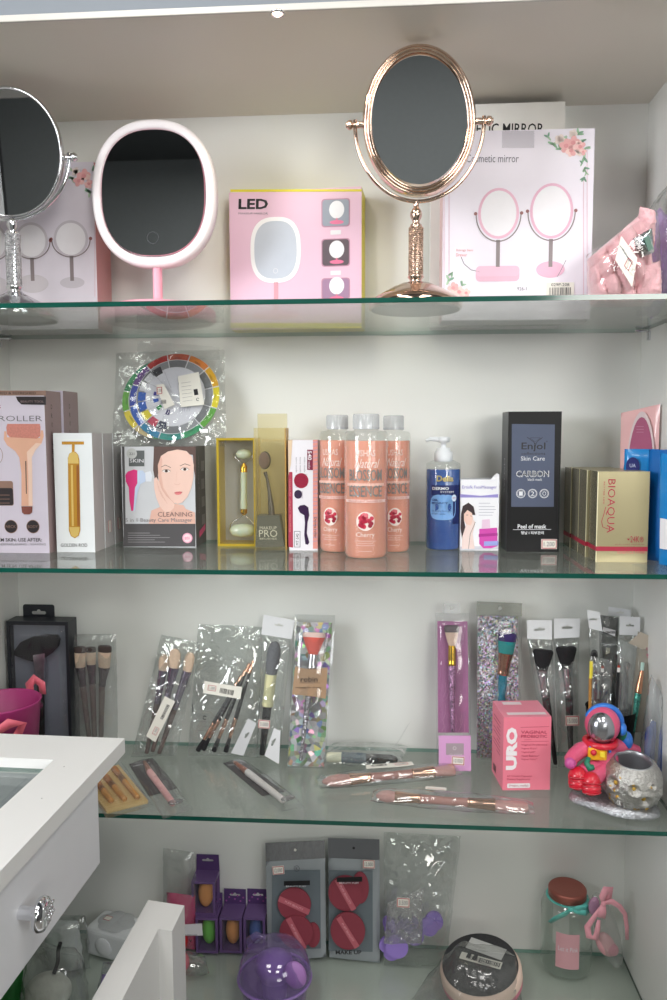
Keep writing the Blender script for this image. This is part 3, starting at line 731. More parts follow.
# plush headbands in their plastic bags
FUZZ = pm((246, 190, 196), 0.95, vary=0.12, scale=60, bump=0.9, bscale=420, sheen=0.6)
LILAC = pm((196, 164, 222), 0.95, vary=0.12, scale=60, bump=0.9, bscale=420, sheen=0.6)
F = stand(628, 311, Z1)
t = thing('plush_headband', 'pink quilted plush headband in a clear plastic bag', 'headband', F, 'bagged plush headbands')
def quilt(u, v):
    return 0.42 * abs(math.sin(4.2 * PI * (u + 0.25 * v))) ** 0.5 + 0.30 * abs(math.sin(2.6 * PI * (v - 0.30 * u))) ** 0.5 - 0.55
b = MB().pillow(F.P([(593, 306), (652, 306), (644, 211), (589, 258)]), 0.005, 0.036, 0.030, FUZZ, 44, 40, 0.0005, 130, 2.0, 0.2, disp=quilt)
b.build('plush_band', t)
b = MB().pillow(F.P([(632, 303), (656, 303), (655, 264), (634, 270)]), -0.020, 0.014, 0.02, FUZZ, 20, 20, 0.0025, 160, 4.0, 0.4); b.build('plush_tip', t)
b = MB().pillow(F.P([(632, 244), (650, 250), (651, 214), (636, 210)]), -0.016, 0.014, 0.02, FUZZ, 20, 20, 0.0030, 160, 6.0, 0.4); b.build('plush_tip', t)
b = MB().pillow(F.P([(589, 308), (658, 307), (656, 206), (586, 256)]), 0.002, 0.046, 0.036, film(0.02, (248, 248, 248), 0.6, scale=26, rough=0.08, base=0.03), 20, 22, 0.003, 50, 3.0, 0.3, sides='f'); b.build('plastic_bag', t)
b = MB().plate(F.P([(615, 260), (632, 287), (637, 258), (621, 236)], -0.043), -0.0440, -0.0434, STICK)
for k in range(5): b.line(F.P([(619.5 + k * 2.2, 246 + k * 3.5), (624 + k * 2.2, 242 + k * 3.5 + 9)], -0.043), 0.0006, -0.0445, GREYINK)
b.line(F.P([(624, 266), (628, 258), (632, 262), (628, 271), (624, 266)], -0.043), 0.0007, -0.0445, RED); b.build('paper_label', t)
HOLOS = sparkle('holo', (235, 240, 240), 90, 0.2, sat=0.45)
b = MB().pillow(F.P([(640, 258), (654, 252), (652, 228), (633, 239)], -0.034), -0.034, 0.006, 0.003, HOLOS, 12, 12, 0.002, 90, 8.0); b.plate(F.P([(648, 252), (652.5, 249), (648, 236), (643, 238)], -0.04), -0.0425, -0.042, pm((70, 110, 95), 0.4)); b.build('foil_tag', t)
F = stand(672, 312, Z1)
t = thing('plush_headband', 'lilac plush headband in a clear bag at the right edge of the top shelf', 'headband', F, 'bagged plush headbands')
o = Vector((XR - 0.0235, -0.122, Z1)); F = Frame(o); t.matrix_world = F.mat()
b = MB().sphere((0, 0, 0.072), (0.020, 0.045, 0.070), LILAC, 40, 30, disp=lambda d: 0.10 * noise.noise(d * 5) + 0.05 * noise.noise(d * 14)); b.build('plush_band', t)
b = MB().pillow([(-0.022, 0.001), (0.021, 0.001), (0.021, 0.186), (-0.010, 0.146)], 0, 0.048, 0.045, BAG, 16, 22, 0.003, 50, 9.0); b.build('plastic_bag', t)

# ------------------------------------------------------------------ shelf 2: skin care boxes and bottles
def carton(F, name, label, cat, px, h_px, depth, front, side, top=None, group=None, yaw=0):
    """upright carton; px = (left, right) pixels of its front, h_px = pixel row of its top"""
    t = thing(name, label, cat, F, group); zc = F.p((px[0] + px[1]) / 2, h_px)[1]
    x0 = F.p(px[0], h_px + 60)[0]; x1 = F.p(px[1], h_px + 60)[0]
    b = MB().boxm(x0, x1, 0, depth, 0, zc, front, side, top)
    return t, b, x0, x1, zc

# face roller cartons, one behind the other
MAUVE = pm((224, 216, 232), 0.3, vary=0.02, coat=0.3); TAUPE = pm((160, 138, 138), 0.4)
c_ = crop(0, 380, 0.18)
F = stand(22, 553.5, Z2, Y=-0.150)
t, b, x0, x1, h = carton(F, 'face_roller_box', 'front face roller carton in pale lilac with a pink roller printed', 'box', (-30, 46), 390.5, 0.056, MAUVE, TAUPE, TAUPE, 'face roller cartons')
BR = pm((158, 126, 112), 0.4); DK = pm((52, 46, 50), 0.4)
b.flat(F.P([(-30, 395.5), (46, 395.5), (46, 390.6), (-30, 390.6)]), -0.0004, BR)
ptext(b, F, 'SOOTHED & REFRESHED', -14, 391.8, 36, 394.3, DK)
b.flat(F.P(c_((88, 92), (100, 118), (120, 136), (256, 138), (256, 92))), -0.0005, DK); ptext(b, F, 'BEAUTY TOOL', 21, 400.5, 44, 402.6, TAUPE, -0.0008)
ptext(b, F, 'ROLLER', -1.0, 415.8, 42.5, 421.2, GREYINK, bold=-0.006)
ptext(b, F, 'ICE', -26, 415.8, -8, 421.2, GREYINK)
PCH = pm((238, 186, 160), 0.3); PCD = pm((222, 156, 130), 0.35)
b.flat(F.P(c_((24, 285), (22, 330), (40, 362), (85, 395), (108, 430), (120, 520), (120, 700), (182, 700), (180, 520), (178, 430), (196, 392), (232, 352), (244, 310), (240, 280), (228, 280), (222, 322), (40, 318), (36, 285))), -0.0005, PCH)
b.flat(F.P(c_((150, 400), (158, 520), (160, 700), (182, 700), (180, 520), (178, 430), (196, 392), (232, 352), (200, 350))), -0.0006, pm((250, 216, 198), 0.3))
b.flat(F.P(c_((36, 262), (42, 244), (222, 244), (226, 262), (224, 312), (206, 326), (56, 318), (40, 300))), -0.0007, pm((214, 140, 128), 0.6, vary=0.25, scale=700))
b.flat(F.P(c_((142, 450), (147, 450), (150, 632), (146, 632))), -0.0008, DK)
b.flat(F.P(c_((120, 702), (182, 702), (180, 736), (166, 746), (136, 746), (124, 736))), -0.0008, pm((190, 120, 110), 0.2, metal=0.7))
for u, w in ((62, 'NECK'), (184, 'BODY')):
    x, z = F.p(*c_((u, 814))[0]); b.ell(x, z, 0.0098, 0.0098, -0.0005, BR, 28); b.ell(x, z, 0.0090, 0.0090, -0.0007, DK, 28)
    q = c_((u - 28, 806), (u + 28, 822)); ptext(b, F, w, q[0][0], q[0][1], q[1][0], q[1][1], BR, -0.0009)
ptext(b, F, 'CALM SKIN. USE AFTER:', -8, 538, 42, 541.5, DK, bold=0.01); ptext(b, F, 'SUN - DERMAPLANING - WAXING', -12, 543.2, 47 - 1, 545.3, GREYINK)
b.flat(rrect(rect(F, -16, 481, 13, 505.5), 0.003), -0.0005, BR); b.flat(rrect(rect(F, -16, 488, 13, 505), 0.003), -0.0007, DK)
for v in (495, 499, 503): b.line(F.P([(-10, v), (10, v)]), 0.0008, -0.0009, BR)
x, z = F.p(-8, 455); b.arc(x, z, 0.0165, 0.0165, 0.0006, -0.0006, BR); ptext(b, F, 'S', -2, 405, 1, 408.5, RED)
V0 = x1; ROLL_X = F.o.x
def side_letters(b, x, depth, h, txt, mat):
    n = len(txt)
    for i, ch in enumerate(txt):                 # letters stacked down the right side
        vs, fs = text_mesh(ch); z0 = h - 0.026 - i * 0.013; w = 0.005
        b.add([(x + 0.0004, depth * 0.36 + a * w, z0 + q * 0.0065) for a, q in vs], fs, mat)
side_letters(b, x1, 0.056, h, 'DROLLER', DK)
b.build('carton', t)
F = stand(22, 545, Z2, Y=-0.0885)
F.o.x = ROLL_X + 0.001
t, b, x0, x1_, h = carton(F, 'face_roller_box', 'rear face roller carton, only its taupe side showing behind the front one', 'box', (-16, 66), 391, 0.056, MAUVE, TAUPE, TAUPE, 'face roller cartons')
b = MB().boxm(x0, V0 + 0.0005, 0, 0.056, 0, h, MAUVE, TAUPE, TAUPE); side_letters(b, V0 + 0.0005, 0.056, h, 'DROLLER', DK); b.build('carton', t)

# gold facial bar cartons
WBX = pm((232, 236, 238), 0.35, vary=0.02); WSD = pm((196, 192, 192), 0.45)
c_ = crop(0, 330, 0.25); prev = None
for i, (Y, lab) in enumerate(((-0.137, 'front white carton with a golden facial bar printed'), (-0.096, 'white golden bar carton second in its row, mostly hidden'), (-0.055, 'white golden bar carton rearmost in its row'))):
    if i == 0:
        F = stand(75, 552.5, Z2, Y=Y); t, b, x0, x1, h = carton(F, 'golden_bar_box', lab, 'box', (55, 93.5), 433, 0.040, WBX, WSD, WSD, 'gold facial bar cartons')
        GA = pm((206, 152, 60), 0.25, metal=0.3); GB = pm((240, 206, 120), 0.25, metal=0.3); GC = pm((158, 98, 40), 0.3, metal=0.2)
        b.flat(F.P(c_((248, 446), (336, 446), (336, 458), (248, 458))), -0.0005, GA); b.flat(F.P(c_((288, 458), (299, 458), (299, 492), (288, 492))), -0.0005, GA)
        bar = c_((272, 512), (278, 494), (292, 486), (304, 488), (314, 500), (318, 520), (322, 800), (316, 822), (300, 833), (284, 824), (276, 802))
        b.flat(F.P(bar), -0.0006, GA); b.flat(F.P(c_((284, 540), (292, 540), (296, 784), (288, 784))), -0.0008, GB); b.flat(F.P(c_((306, 540), (316, 540), (320, 784), (310, 784))), -0.0008, GC)
        b.flat(F.P(c_((273, 512), (280, 494), (296, 486), (312, 498), (317, 534), (273, 534))), -0.0009, GB); b.flat(F.P(c_((277, 788), (321, 788), (314, 820), (300, 830), (286, 822))), -0.0009, GB)
        ptext(b, F, 'GOLDEN ROD', 61, 543.4, 87.5, 546.8, DK)
        b.build('carton', t); fx0, fx1, fh = x0, x1, h; o0 = F.o.copy()
    else:
        F = Frame((o0.x + 0.0004 * i, Y, Z2)); t = thing('golden_bar_box', lab, 'box', F, 'gold facial bar cartons')
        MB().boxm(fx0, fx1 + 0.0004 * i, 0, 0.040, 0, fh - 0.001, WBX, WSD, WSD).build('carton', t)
        b = MB().add([(fx1 + 0.0004 * i + 0.0003, 0.012, 0.022), (fx1 + 0.0004 * i + 0.0003, 0.024, 0.022), (fx1 + 0.0004 * i + 0.0003, 0.024, 0.040), (fx1 + 0.0004 * i + 0.0003, 0.012, 0.040)], [(0, 1, 2, 3)], STICK)
        b.tube([(fx1 + 0.0004 * i + 0.0004, y, z) for y, z in ((0.012, 0.022), (0.024, 0.022), (0.024, 0.040), (0.012, 0.040))], 0.0003, RED, 6, closed=True); b.build('price_sticker', t)

# face massager carton with a portrait printed
F = stand(160, 547.5, Z2, Y=-0.083); c_ = crop(100, 330, 0.25)
GR = pm((84, 82, 84), 0.35); t, b, x0, x1, h = carton(F, 'face_massager_box', 'grey and white carton with a woman and a pink face massager printed', 'box', (122.5, 195.5), 446.5, 0.066, pm((206, 208, 212), 0.3, coat=0.3), GR, pm((120, 118, 118), 0.4))
SKIN = pm((236, 200, 186), 0.4); SKIN2 = pm((218, 170, 154), 0.4); HAIR = pm((84, 62, 56), 0.5)
b.flat(F.P(c_((98, 775), (382, 775), (382, 866), (92, 866))), -0.0004, GR); b.flat(F.P(c_((88, 466), (98, 466), (104, 866), (96, 866))), -0.0005, GR)
HAIR = pm((92, 70, 64), 0.5); SK3 = pm((226, 182, 166), 0.4)
b.flat(F.P(c_((216, 466), (383, 466), (384, 600), (376, 560), (372, 500), (300, 486), (240, 520), (232, 580), (236, 630), (222, 610), (213, 560))), -0.0006, HAIR)
b.flat(F.P(c_((206, 722), (250, 704), (262, 690), (334, 700), (344, 716), (380, 730), (382, 775), (196, 775))), -0.0007, SK3)
b.flat(F.P(c_((232, 540), (244, 504), (272, 486), (310, 478), (346, 484), (368, 506), (376, 540), (374, 590), (366, 630), (350, 668), (330, 690), (312, 696), (290, 688), (262, 664), (244, 630), (234, 590))), -0.0008, SKIN)
b.flat(F.P(c_((232, 540), (244, 504), (250, 520), (246, 580), (254, 630), (290, 688), (262, 664), (244, 630), (234, 590))), -0.00085, SK3)
b.flat(F.P(c_((216, 596), (226, 588), (238, 606), (248, 636), (264, 660), (288, 682), (300, 694), (296, 712), (282, 726), (262, 730), (240, 706), (226, 672), (218, 636))), -0.0010, SKIN)
b.line(F.P(c_((240, 606), (250, 638), (266, 662), (290, 684), (300, 696))), 0.0006, -0.0011, SKIN2)
for k_ in range(3): b.line(F.P(c_((228 + 6 * k_, 604 + 18 * k_), (236 + 9 * k_, 640 + 14 * k_), (252 + 9 * k_, 672 + 11 * k_))), 0.0004, -0.0011, SKIN2)
for q in (((246, 548), (262, 540), (284, 550)), ((320, 544), (340, 535), (362, 542))): b.line(F.P(c_(*q)), 0.0007, -0.0011, HAIR)
k = F.m() * 0.25
for u, v in ((266, 564), (340, 557)):
    x, z = F.p(*c_((u, v))[0]); b.ell(x, z, 16 * k, 5.5 * k, -0.0011, pm((240, 232, 228), 0.4), 16); b.ell(x, z, 6.5 * k, 5.5 * k, -0.0013, pm((78, 62, 56), 0.3), 12); b.line(F.P(c_((u - 18, v + 1), (u - 8, v - 6), (u + 8, v - 6), (u + 18, v + 1))), 0.0005, -0.0014, HAIR)
b.line(F.P(c_((308, 566), (305, 606))), 0.0004, -0.0011, SK3); b.line(F.P(c_((298, 614), (306, 619), (316, 618), (322, 612))), 0.0005, -0.0011, SKIN2)
x, z = F.p(*c_((314, 650))[0]); b.ell(x, z, 17 * k, 4 * k, -0.0011, pm((214, 112, 116), 0.35), 16, rot=0.1); b.ell(x, z - 4 * k, 13 * k, 5 * k, -0.00112, pm((226, 130, 132), 0.35), 16, rot=0.1); b.line(F.P(c_((298, 652), (312, 650), (330, 648))), 0.0003, -0.0013, pm((160, 70, 76), 0.4))
MG = pm((222, 60, 128), 0.3); LB = pm((196, 210, 234), 0.3)
b.flat(F.P(c_((102, 580), (112, 566), (136, 558), (152, 562), (152, 610), (140, 630), (138, 680), (134, 722), (126, 724), (118, 680), (116, 630), (104, 606))), -0.0006, MG)
b.flat(F.P(c_((150, 562), (172, 562), (182, 576), (182, 606), (162, 616), (150, 650), (140, 724), (134, 722), (140, 640), (150, 612))), -0.0007, LB); b.flat(F.P(c_((180, 570), (202, 564), (210, 582), (206, 606), (184, 606))), -0.0006, pm((224, 228, 236), 0.4))
b.flat(F.P(c_((116, 482), (178, 482), (178, 545), (116, 545))), -0.0006, pm((92, 96, 96), 0.4)); ptext(b, F, 'SKIN', *c_((120, 516))[0], *c_((175, 530))[0], PAPER, -0.0009)
x, z = F.p(*c_((128, 494))[0]); b.ell(x, z, 0.008, 0.008, -0.0008, pm((190, 192, 190), 0.4)); ptext(b, F, '221', *c_((118, 490))[0], *c_((138, 500))[0], INK, -0.0010)
ptext(b, F, 'CLEANING', *c_((232, 728))[0], *c_((370, 746))[0], pm((130, 106, 104), 0.4), -0.0012); ptext(b, F, '5 in 1 Beauty Care Massager', *c_((104, 752))[0], *c_((370, 772))[0], pm((140, 136, 140), 0.4), -0.0012)
for i in range(5): b.line(F.P(c_((112, 812 + i * 9), (200 + 20 * ((i * 37) % 5), 812 + i * 9))), 0.0006, -0.0006, pm((170, 168, 170), 0.5))
x, z = F.p(*c_((350, 832))[0]); b.ell(x, z, 0.0078, 0.0078, -0.0006, pm((236, 170, 192), 0.4)); b.ell(x, z, 0.006, 0.006, -0.0008, pm((240, 214, 222), 0.4)); ptext(b, F, 'BOX', *c_((340, 827))[0], *c_((360, 838))[0], MG, -0.0010)
vs, fs = text_mesh('Cleaning Massager'); b.add([(x1 + 0.0004, 0.025 - q * 0.006, 0.05 + a * 0.09) for a, q in vs], fs, pm((170, 168, 170), 0.5))
for i in range(4): b.add([(x1 + 0.0004, 0.038, 0.03 + i * 0.028), (x1 + 0.0004, 0.058, 0.03 + i * 0.028), (x1 + 0.0004, 0.058, 0.046 + i * 0.028), (x1 + 0.0004, 0.038, 0.046 + i * 0.028)], [(0, 1, 2, 3)], pm((140, 138, 140), 0.4))
b.add([(x1 + 0.0004, 0.02, 0.012), (x1 + 0.0004, 0.06, 0.02), (x1 + 0.0004, 0.06, 0.03), (x1 + 0.0004, 0.02, 0.022)], [(0, 1, 2, 3)], MG)
b.build('carton', t); top_massager = h

# colour wheels in a plastic bag, standing on the massager carton and leaning on the wall
base = at(170, 446.5, y=-0.062); top = at(172, 350, y=-0.012)
base.z = Z2 + top_massager + 0.0006
F = Frame(base, top - base); c_ = crop(110, 340, 0.165)
t = thing('color_wheel', 'round color mixing wheels in a crinkled clear bag on the massager carton', 'color wheel', F)
def wheel(name, c, R, dy, rot, seg_cols, back=False):
    x, z = F.p(*c, dy); s = F.m(); r = R * s; b = MB()
    b.plate([(x + r * math.cos(2 * PI * i / 64), z + r * math.sin(2 * PI * i / 64)) for i in range(64)], dy, dy + 0.0008, pm((226, 226, 232), 0.35))
    n = len(seg_cols)
    for i, col in enumerate(seg_cols):
        a0 = rot - 2 * PI * i / n; a1 = a0 - 2 * PI / n * 0.95
        b.arc(x, z, r, r, 6.4 * s, dy - 0.0004, pm(col, 0.35), a0, a1, 8)
        b.arc(x, z, r - 7 * s, r - 7 * s, 7.5 * s, dy - 0.0004, pm((120, 122, 126) if i % 2 else (150, 152, 156), 0.4), a0, a1, 8)
        am = (a0 + a1) / 2; b.text('color', x + (r - 4 * s) * math.cos(am) + 3 * s * math.sin(am), z + (r - 4 * s) * math.sin(am) - 3 * s * math.cos(am), 7 * s, 2 * s, dy - 0.0007, INK, am + PI / 2)
    return b, x, z, s
ring = [(200, 52, 48), (206, 84, 44), (222, 130, 48), (236, 180, 40), (240, 222, 40), (96, 170, 60), (40, 150, 96), (30, 140, 130), (40, 130, 170), (40, 90, 190), (44, 66, 170), (100, 52, 140)]
ring2 = [(60, 150, 120), (40, 140, 130), (150, 60, 60), (200, 90, 60), (220, 140, 60), (210, 180, 60), (120, 160, 60), (60, 140, 80), (210, 190, 140), (236, 214, 60), (110, 180, 70), (40, 150, 90)]
b, x, z, s = wheel('wheel_disc', (164, 398.5), 43.5, 0.0035, PI * 0.75, ring2); b.build('rear_wheel_disc', t)
b, x, z, s = wheel('wheel_disc', (174.5, 396.5), 46.5, 0.0010, PI * 0.72, ring)
b.flat([(x + 31 * s * math.cos(a), z + 31 * s * math.sin(a)) for a in [PI * 2 * i / 40 for i in range(40)]], 0.0004, pm((228, 228, 236), 0.35))
for i in range(8):
    a = PI * (0.62 + 0.105 * i); b.line([(x + 10 * s * math.cos(a), z + 10 * s * math.sin(a)), (x + 33 * s * math.cos(a), z + 33 * s * math.sin(a))], 0.0003, 0.0002, GREYINK)
    a += 0.16; col = [(60, 60, 66), (226, 226, 232), (226, 226, 232), (34, 92, 190), (34, 92, 190), (232, 214, 50), (196, 60, 90), (50, 56, 80)][i]
    b.arc(x - 2 * s, z, 36 * s, 36 * s, 8 * s, 0.0001, pm(col, 0.35), a - 0.16, a + 0.13, 6)
for a, col in ((PI * 0.93, (70, 60, 160)), (PI * 1.06, (40, 90, 190)), (PI * 1.22, (40, 150, 80)), (PI * 1.42, (60, 50, 110))):
    b.arc(x - 2 * s, z, 20 * s, 20 * s, 5.5 * s, -0.0001, pm(col, 0.35), a - 0.11, a + 0.11, 6)
for zz, xx in ((12, 4), (-2, 5), (-17, 6)):
    for k in range(5): b.line([(x + (xx + k * 2.4) * s, z + zz * s), (x + (xx + k * 2.4 + (k % 2)) * s, z + (zz + 8 + k % 3) * s), (x + (xx + k * 2.4 + 1.5) * s, z + (zz + 3) * s)], 0.0005, 0.0000, pm((150, 150, 170), 0.5))
b.build('front_wheel_disc', t)
WHB = film(0.02, (249, 250, 250), 0.75, scale=24, gloss=1.0, rough=0.07, base=0.03)
bag = MB().pillow(F.P([(112, 446), (226, 446), (224, 349), (116, 352)]), 0.002, 0.007, 0.004, WHB, 30, 30, 0.0028, 55, 2.0)
bag.sheet(lambda u, v: (F.p(138 + 82 * u, 360 - (18 - 6 * u) * v)[0], -0.001 - 0.004 * v + 0.003 * noise.noise(Vector((u * 9, v * 4, 2.2))), F.p(138 + 82 * u, 360 - (18 - 6 * u) * v)[1]), 20, 6, WHB)
bag.build('plastic_bag', t)
lb = MB().plate(F.P(c_((412, 220), (538, 194), (572, 392), (428, 408)), -0.007), -0.0075, -0.0070, STICK)
for i in range(6): lb.line(F.P(c_((432 + i * 2, 262 + i * 22), (490 + i * 2, 254 + i * 22)), -0.0075), 0.0004, -0.0078, GREYINK)
lb.flat(F.P(c_((506, 300), (530, 296), (536, 332), (512, 336)), -0.0075), -0.0078, INK); lb.arc(*F.p(*c_((532, 360))[0], -0.0075), 0.0025, 0.0025, 0.0008, -0.0078, INK, 0.5, 5.5); lb.build('paper_label', t)
lb = MB().plate(F.P(c_((280, 272), (326, 266), (392, 392), (330, 420)), -0.007), -0.0072, -0.0067, STICK)
q0 = F.p(*c_((318, 398))[0]); barcode(lb, q0[0], q0[0] + 0.008, q0[1], q0[1] + 0.0065, -0.0078, INK, 7); lb.build('paper_label', t)
price_sticker(t, F.p(*c_((301, 308))[0], -0.007), 0.0095, 0.0125, 0.05, -0.0079, '2.50')

# gold framed box with a pale green stone roller
F = stand(237, 546.5, Z2, Y=-0.068); c_ = crop(210, 400, 0.18)
GF = pm((222, 192, 66), 0.28, metal=0.55); x0, x1 = F.p(217, 500)[0], F.p(256, 500)[0]; h = F.p(237, 438)[1]
t = thing('stone_roller_box', 'gold framed window box holding a pale green stone face roller', 'box', F)
b = MB(); fw = 0.0036; dp = 0.045
b.box(x0, x1, 0, dp, 0, fw, GF); b.box(x0, x1, 0, dp, h - fw, h, GF); b.box(x0, x0 + fw, 0, dp, fw, h - fw, GF); b.box(x1 - fw, x1, 0, dp, fw, h - fw, GF); b.box(x0 + fw, x1 - fw, dp - 0.001, dp, fw, h - fw, pm((190, 192, 194), 0.4))
b.build('carton', t)
JADE = pm((202, 212, 186), 0.25, vary=0.08, scale=120, coat=0.4, sss=0.1); y = 0.020
r = MB(); q = lambda u, v: Vector((F.p(*c_((u, v))[0], y)[0], y, F.p(*c_((u, v))[0], y)[1]))
hb = r.axis(q(188, 610), q(188, 400), [(0.0052, 0), (0.0056, 0.1), (0.0048, 0.5), (0.0050, 1)], JADE, 16).build('roller_handle', t)
MB().axis(q(188, 400), q(188, 350), [(0.0054, 0), (0.0054, 0.6), (0.002, 1)], GOLD, 16).build('collar', hb); MB().axis(q(188, 640), q(188, 605), [(0.002, 0), (0.0054, 0.4), (0.0054, 1)], GOLD, 16).build('collar', hb)
MB().tube([q(188, 352), q(160, 340), q(138, 318), q(138, 300)], 0.0009, CHROME, 8).tube([q(188, 352), q(216, 340), q(238, 318), q(236, 300)], 0.0009, CHROME, 8).build('wire_fork', hb)
MB().tube([q(188, 638), q(150, 664), q(116, 690), q(110, 722)], 0.0009, CHROME, 8).tube([q(188, 638), q(222, 664), q(246, 690), q(250, 722)], 0.0009, CHROME, 8).build('wire_fork', hb)
MB().axis(q(146, 300), q(230, 300), [(0.002, 0), (0.006, 0.12), (0.0082, 0.5), (0.006, 0.88), (0.002, 1)], JADE, 20).build('stone', hb)
MB().axis(q(112, 724), q(250, 724), [(0.003, 0), (0.0086, 0.12), (0.0108, 0.5), (0.0086, 0.88), (0.003, 1)], JADE, 24).build('stone', hb)
b = MB().sheet(lambda u, v: (x0 + 0.002 + (x1 - x0 - 0.004) * u, 0.004 + 0.0012 * noise.noise(Vector((u * 3, v * 5, 1))), 0.002 + (h - 0.004) * v), 10, 20, SLEEVE)
b.build('clear_window', t)
# oval brush in an amber tinted clear box
F = stand(269, 548, Z2, Y=-0.102); x0, x1 = F.p(254.5, 500)[0], F.p(286, 500)[0]; h = F.p(270, 428)[1]; hh = F.p(270, 421.5)[1]; dp = 0.034
AMB = film(0.06, (253, 250, 236), 0.2, scale=20, hcol=(236, 222, 170), base=0.03)
t = thing('oval_brush_box', 'amber tinted clear box with a dark oval brush on a grey base', 'box', F)
hd = 0.012
for nm, m in (('clear_box', AMB),):
    b = MB(); V = [(x0, 0, 0), (x1, 0, 0), (x1, dp, 0), (x0, dp, 0), (x0, 0, h), (x1, 0, h), (x1, dp, h), (x0, dp, h)]
    b.add(V, [(0, 1, 5, 4), (1, 2, 6, 5), (2, 3, 7, 6), (3, 0, 4, 7), (4, 5, 6, 7)], m)
    b.box(x0 + 0.001, x1 - 0.001, dp - 0.0055, dp - 0.0045, 0.002, hh + 0.012, m)
    b.box(x1 - 0.0016, x1 + 0.0002, 0.002, dp, 0.0, h, pm((196, 158, 84), 0.4))
    ptext(b, F, 'BRUSHES', 262, 439, 284, 441.8, pm((170, 150, 96), 0.5)); b.build(nm, t)
GY = pm((74, 80, 86), 0.45)
b = MB().plate(F.P(c_((262, 642), (384, 642), (412, 816), (252, 818))), 0.0015, 0.024, GY)
PL = pm((196, 200, 202), 0.4)
ptext(b, F, 'MAKEUP', *c_((276, 702))[0], *c_((370, 720))[0], PL, 0.0008); ptext(b, F, 'PRO', *c_((272, 722))[0], *c_((374, 762))[0], PL, 0.0007); ptext(b, F, 'BRUSHES', *c_((276, 766))[0], *c_((370, 776))[0], PL, 0.0008); b.build('display_base', t)
y = 0.013; q = lambda u, v, yy=y: Vector((F.p(*c_((u, v))[0], yy)[0], yy, F.p(*c_((u, v))[0], yy)[1]))
GUN = pm((70, 68, 74), 0.25, metal=0.4)
br = MB().tube([q(344, 660), q(340, 600), q(330, 510), q(318, 440), q(306, 400)], [0.0052, 0.0048, 0.0028, 0.0022, 0.0030], GUN, 12).build('oval_brush', t)
cc = q(305, 335); MB().sphere(cc, (0.0092, 0.0045, 0.0135), GUN, 24, 14, M=Matrix.Rotation(0.06, 4, 'Y')).build('brush_head', br)
MB().sphere(cc + Vector((-0.001, -0.0032, 0)), (0.0082, 0.004, 0.0122), pm((104, 82, 84), 0.9, bump=0.8, bscale=900, sheen=0.3), 24, 14).build('bristles', br)

# derma roller carton
F = stand(304, 549.5, Z2, Y=-0.104); c_ = crop(210, 400, 0.18); t, b, x0, x1, h = carton(F, 'needle_roller_box', 'slim white carton with 540 in a plum tab and a dark roller printed', 'box', (289, 317.5), 440, 0.045, pm((232, 230, 236), 0.35), pm((190, 150, 150), 0.4))
PLUM = pm((124, 24, 62), 0.4); RB = pm((222, 150, 140), 0.4)
b.flat(F.P(c_((436, 400), (458, 400), (462, 820), (436, 816))), -0.0004, pm((176, 60, 84), 0.4)); b.flat(F.P(c_((434, 222), (458, 222), (450, 350), (436, 420))), -0.0006, pm((226, 200, 170), 0.4))
b.flat(F.P(c_((572, 222), (598, 222), (598, 826), (572, 826))), -0.0004, RB)
for i in range(26): b.line(F.P(c_((572, 236 + i * 22), (598, 232 + i * 22))), 0.0007, -0.0006, pm((150, 150, 190), 0.4))
b.flat(F.P(c_((540, 276), (572, 276), (572, 390), (540, 388))), -0.0006, PLUM); vtext(b, F, '540', *c_((543, 282))[0], *c_((565, 334))[0], PAPER, -0.0009, up=False, bold=0.02); vtext(b, F, 'needles', *c_((546, 342))[0], *c_((558, 382))[0], PAPER, -0.0009, up=False)
x, z = F.p(*c_((507, 448))[0]); k = F.m() * 0.18; b.ell(x, z, 40 * k, 42 * k, -0.0006, pm((158, 24, 60), 0.4))
for i in range(-4, 5): b.line([(x - 34 * k, z + i * 8 * k - 4 * k), (x + 34 * k, z + i * 8 * k + 4 * k)], 0.00035, -0.0008, pm((96, 12, 40), 0.4))
x, z = F.p(*c_((490, 524))[0]); b.ell(x, z, 22 * k, 24 * k, -0.0006, pm((52, 36, 66), 0.4)); b.flat(F.P(c_((494, 506), (516, 506), (516, 546), (494, 546))), -0.0005, pm((206, 200, 210), 0.4))
b.flat(F.P(c_((488, 600), (500, 586), (526, 582), (546, 596), (552, 640), (542, 680), (538, 740), (552, 790), (544, 804), (530, 800), (524, 750), (528, 680), (524, 640), (500, 626))), -0.0006, pm((54, 28, 66), 0.3))
for u in (480, 502, 526): vtext(b, F, 'micro needle', *c_((u - 4, 318))[0], *c_((u + 4, 402))[0], GREYINK, -0.0006, up=False)
b.flat(F.P(c_((468, 728), (502, 728), (502, 818), (468, 818))), -0.0005, GREYINK); b.flat(F.P(c_((471, 731), (499, 731), (499, 815), (471, 815))), -0.0007, pm((232, 230, 236), 0.35)); vtext(b, F, 'MT-540', *c_((478, 742))[0], *c_((494, 806))[0], INK, -0.0009)
vtext(b, F, 'Derma roller', *c_((580, 650))[0], *c_((592, 766))[0], INK, -0.0009, up=False); vtext(b, F, 'Derma roller system', *c_((440, 440))[0], *c_((452, 730))[0], RB, -0.0008)
b.build('carton', t)

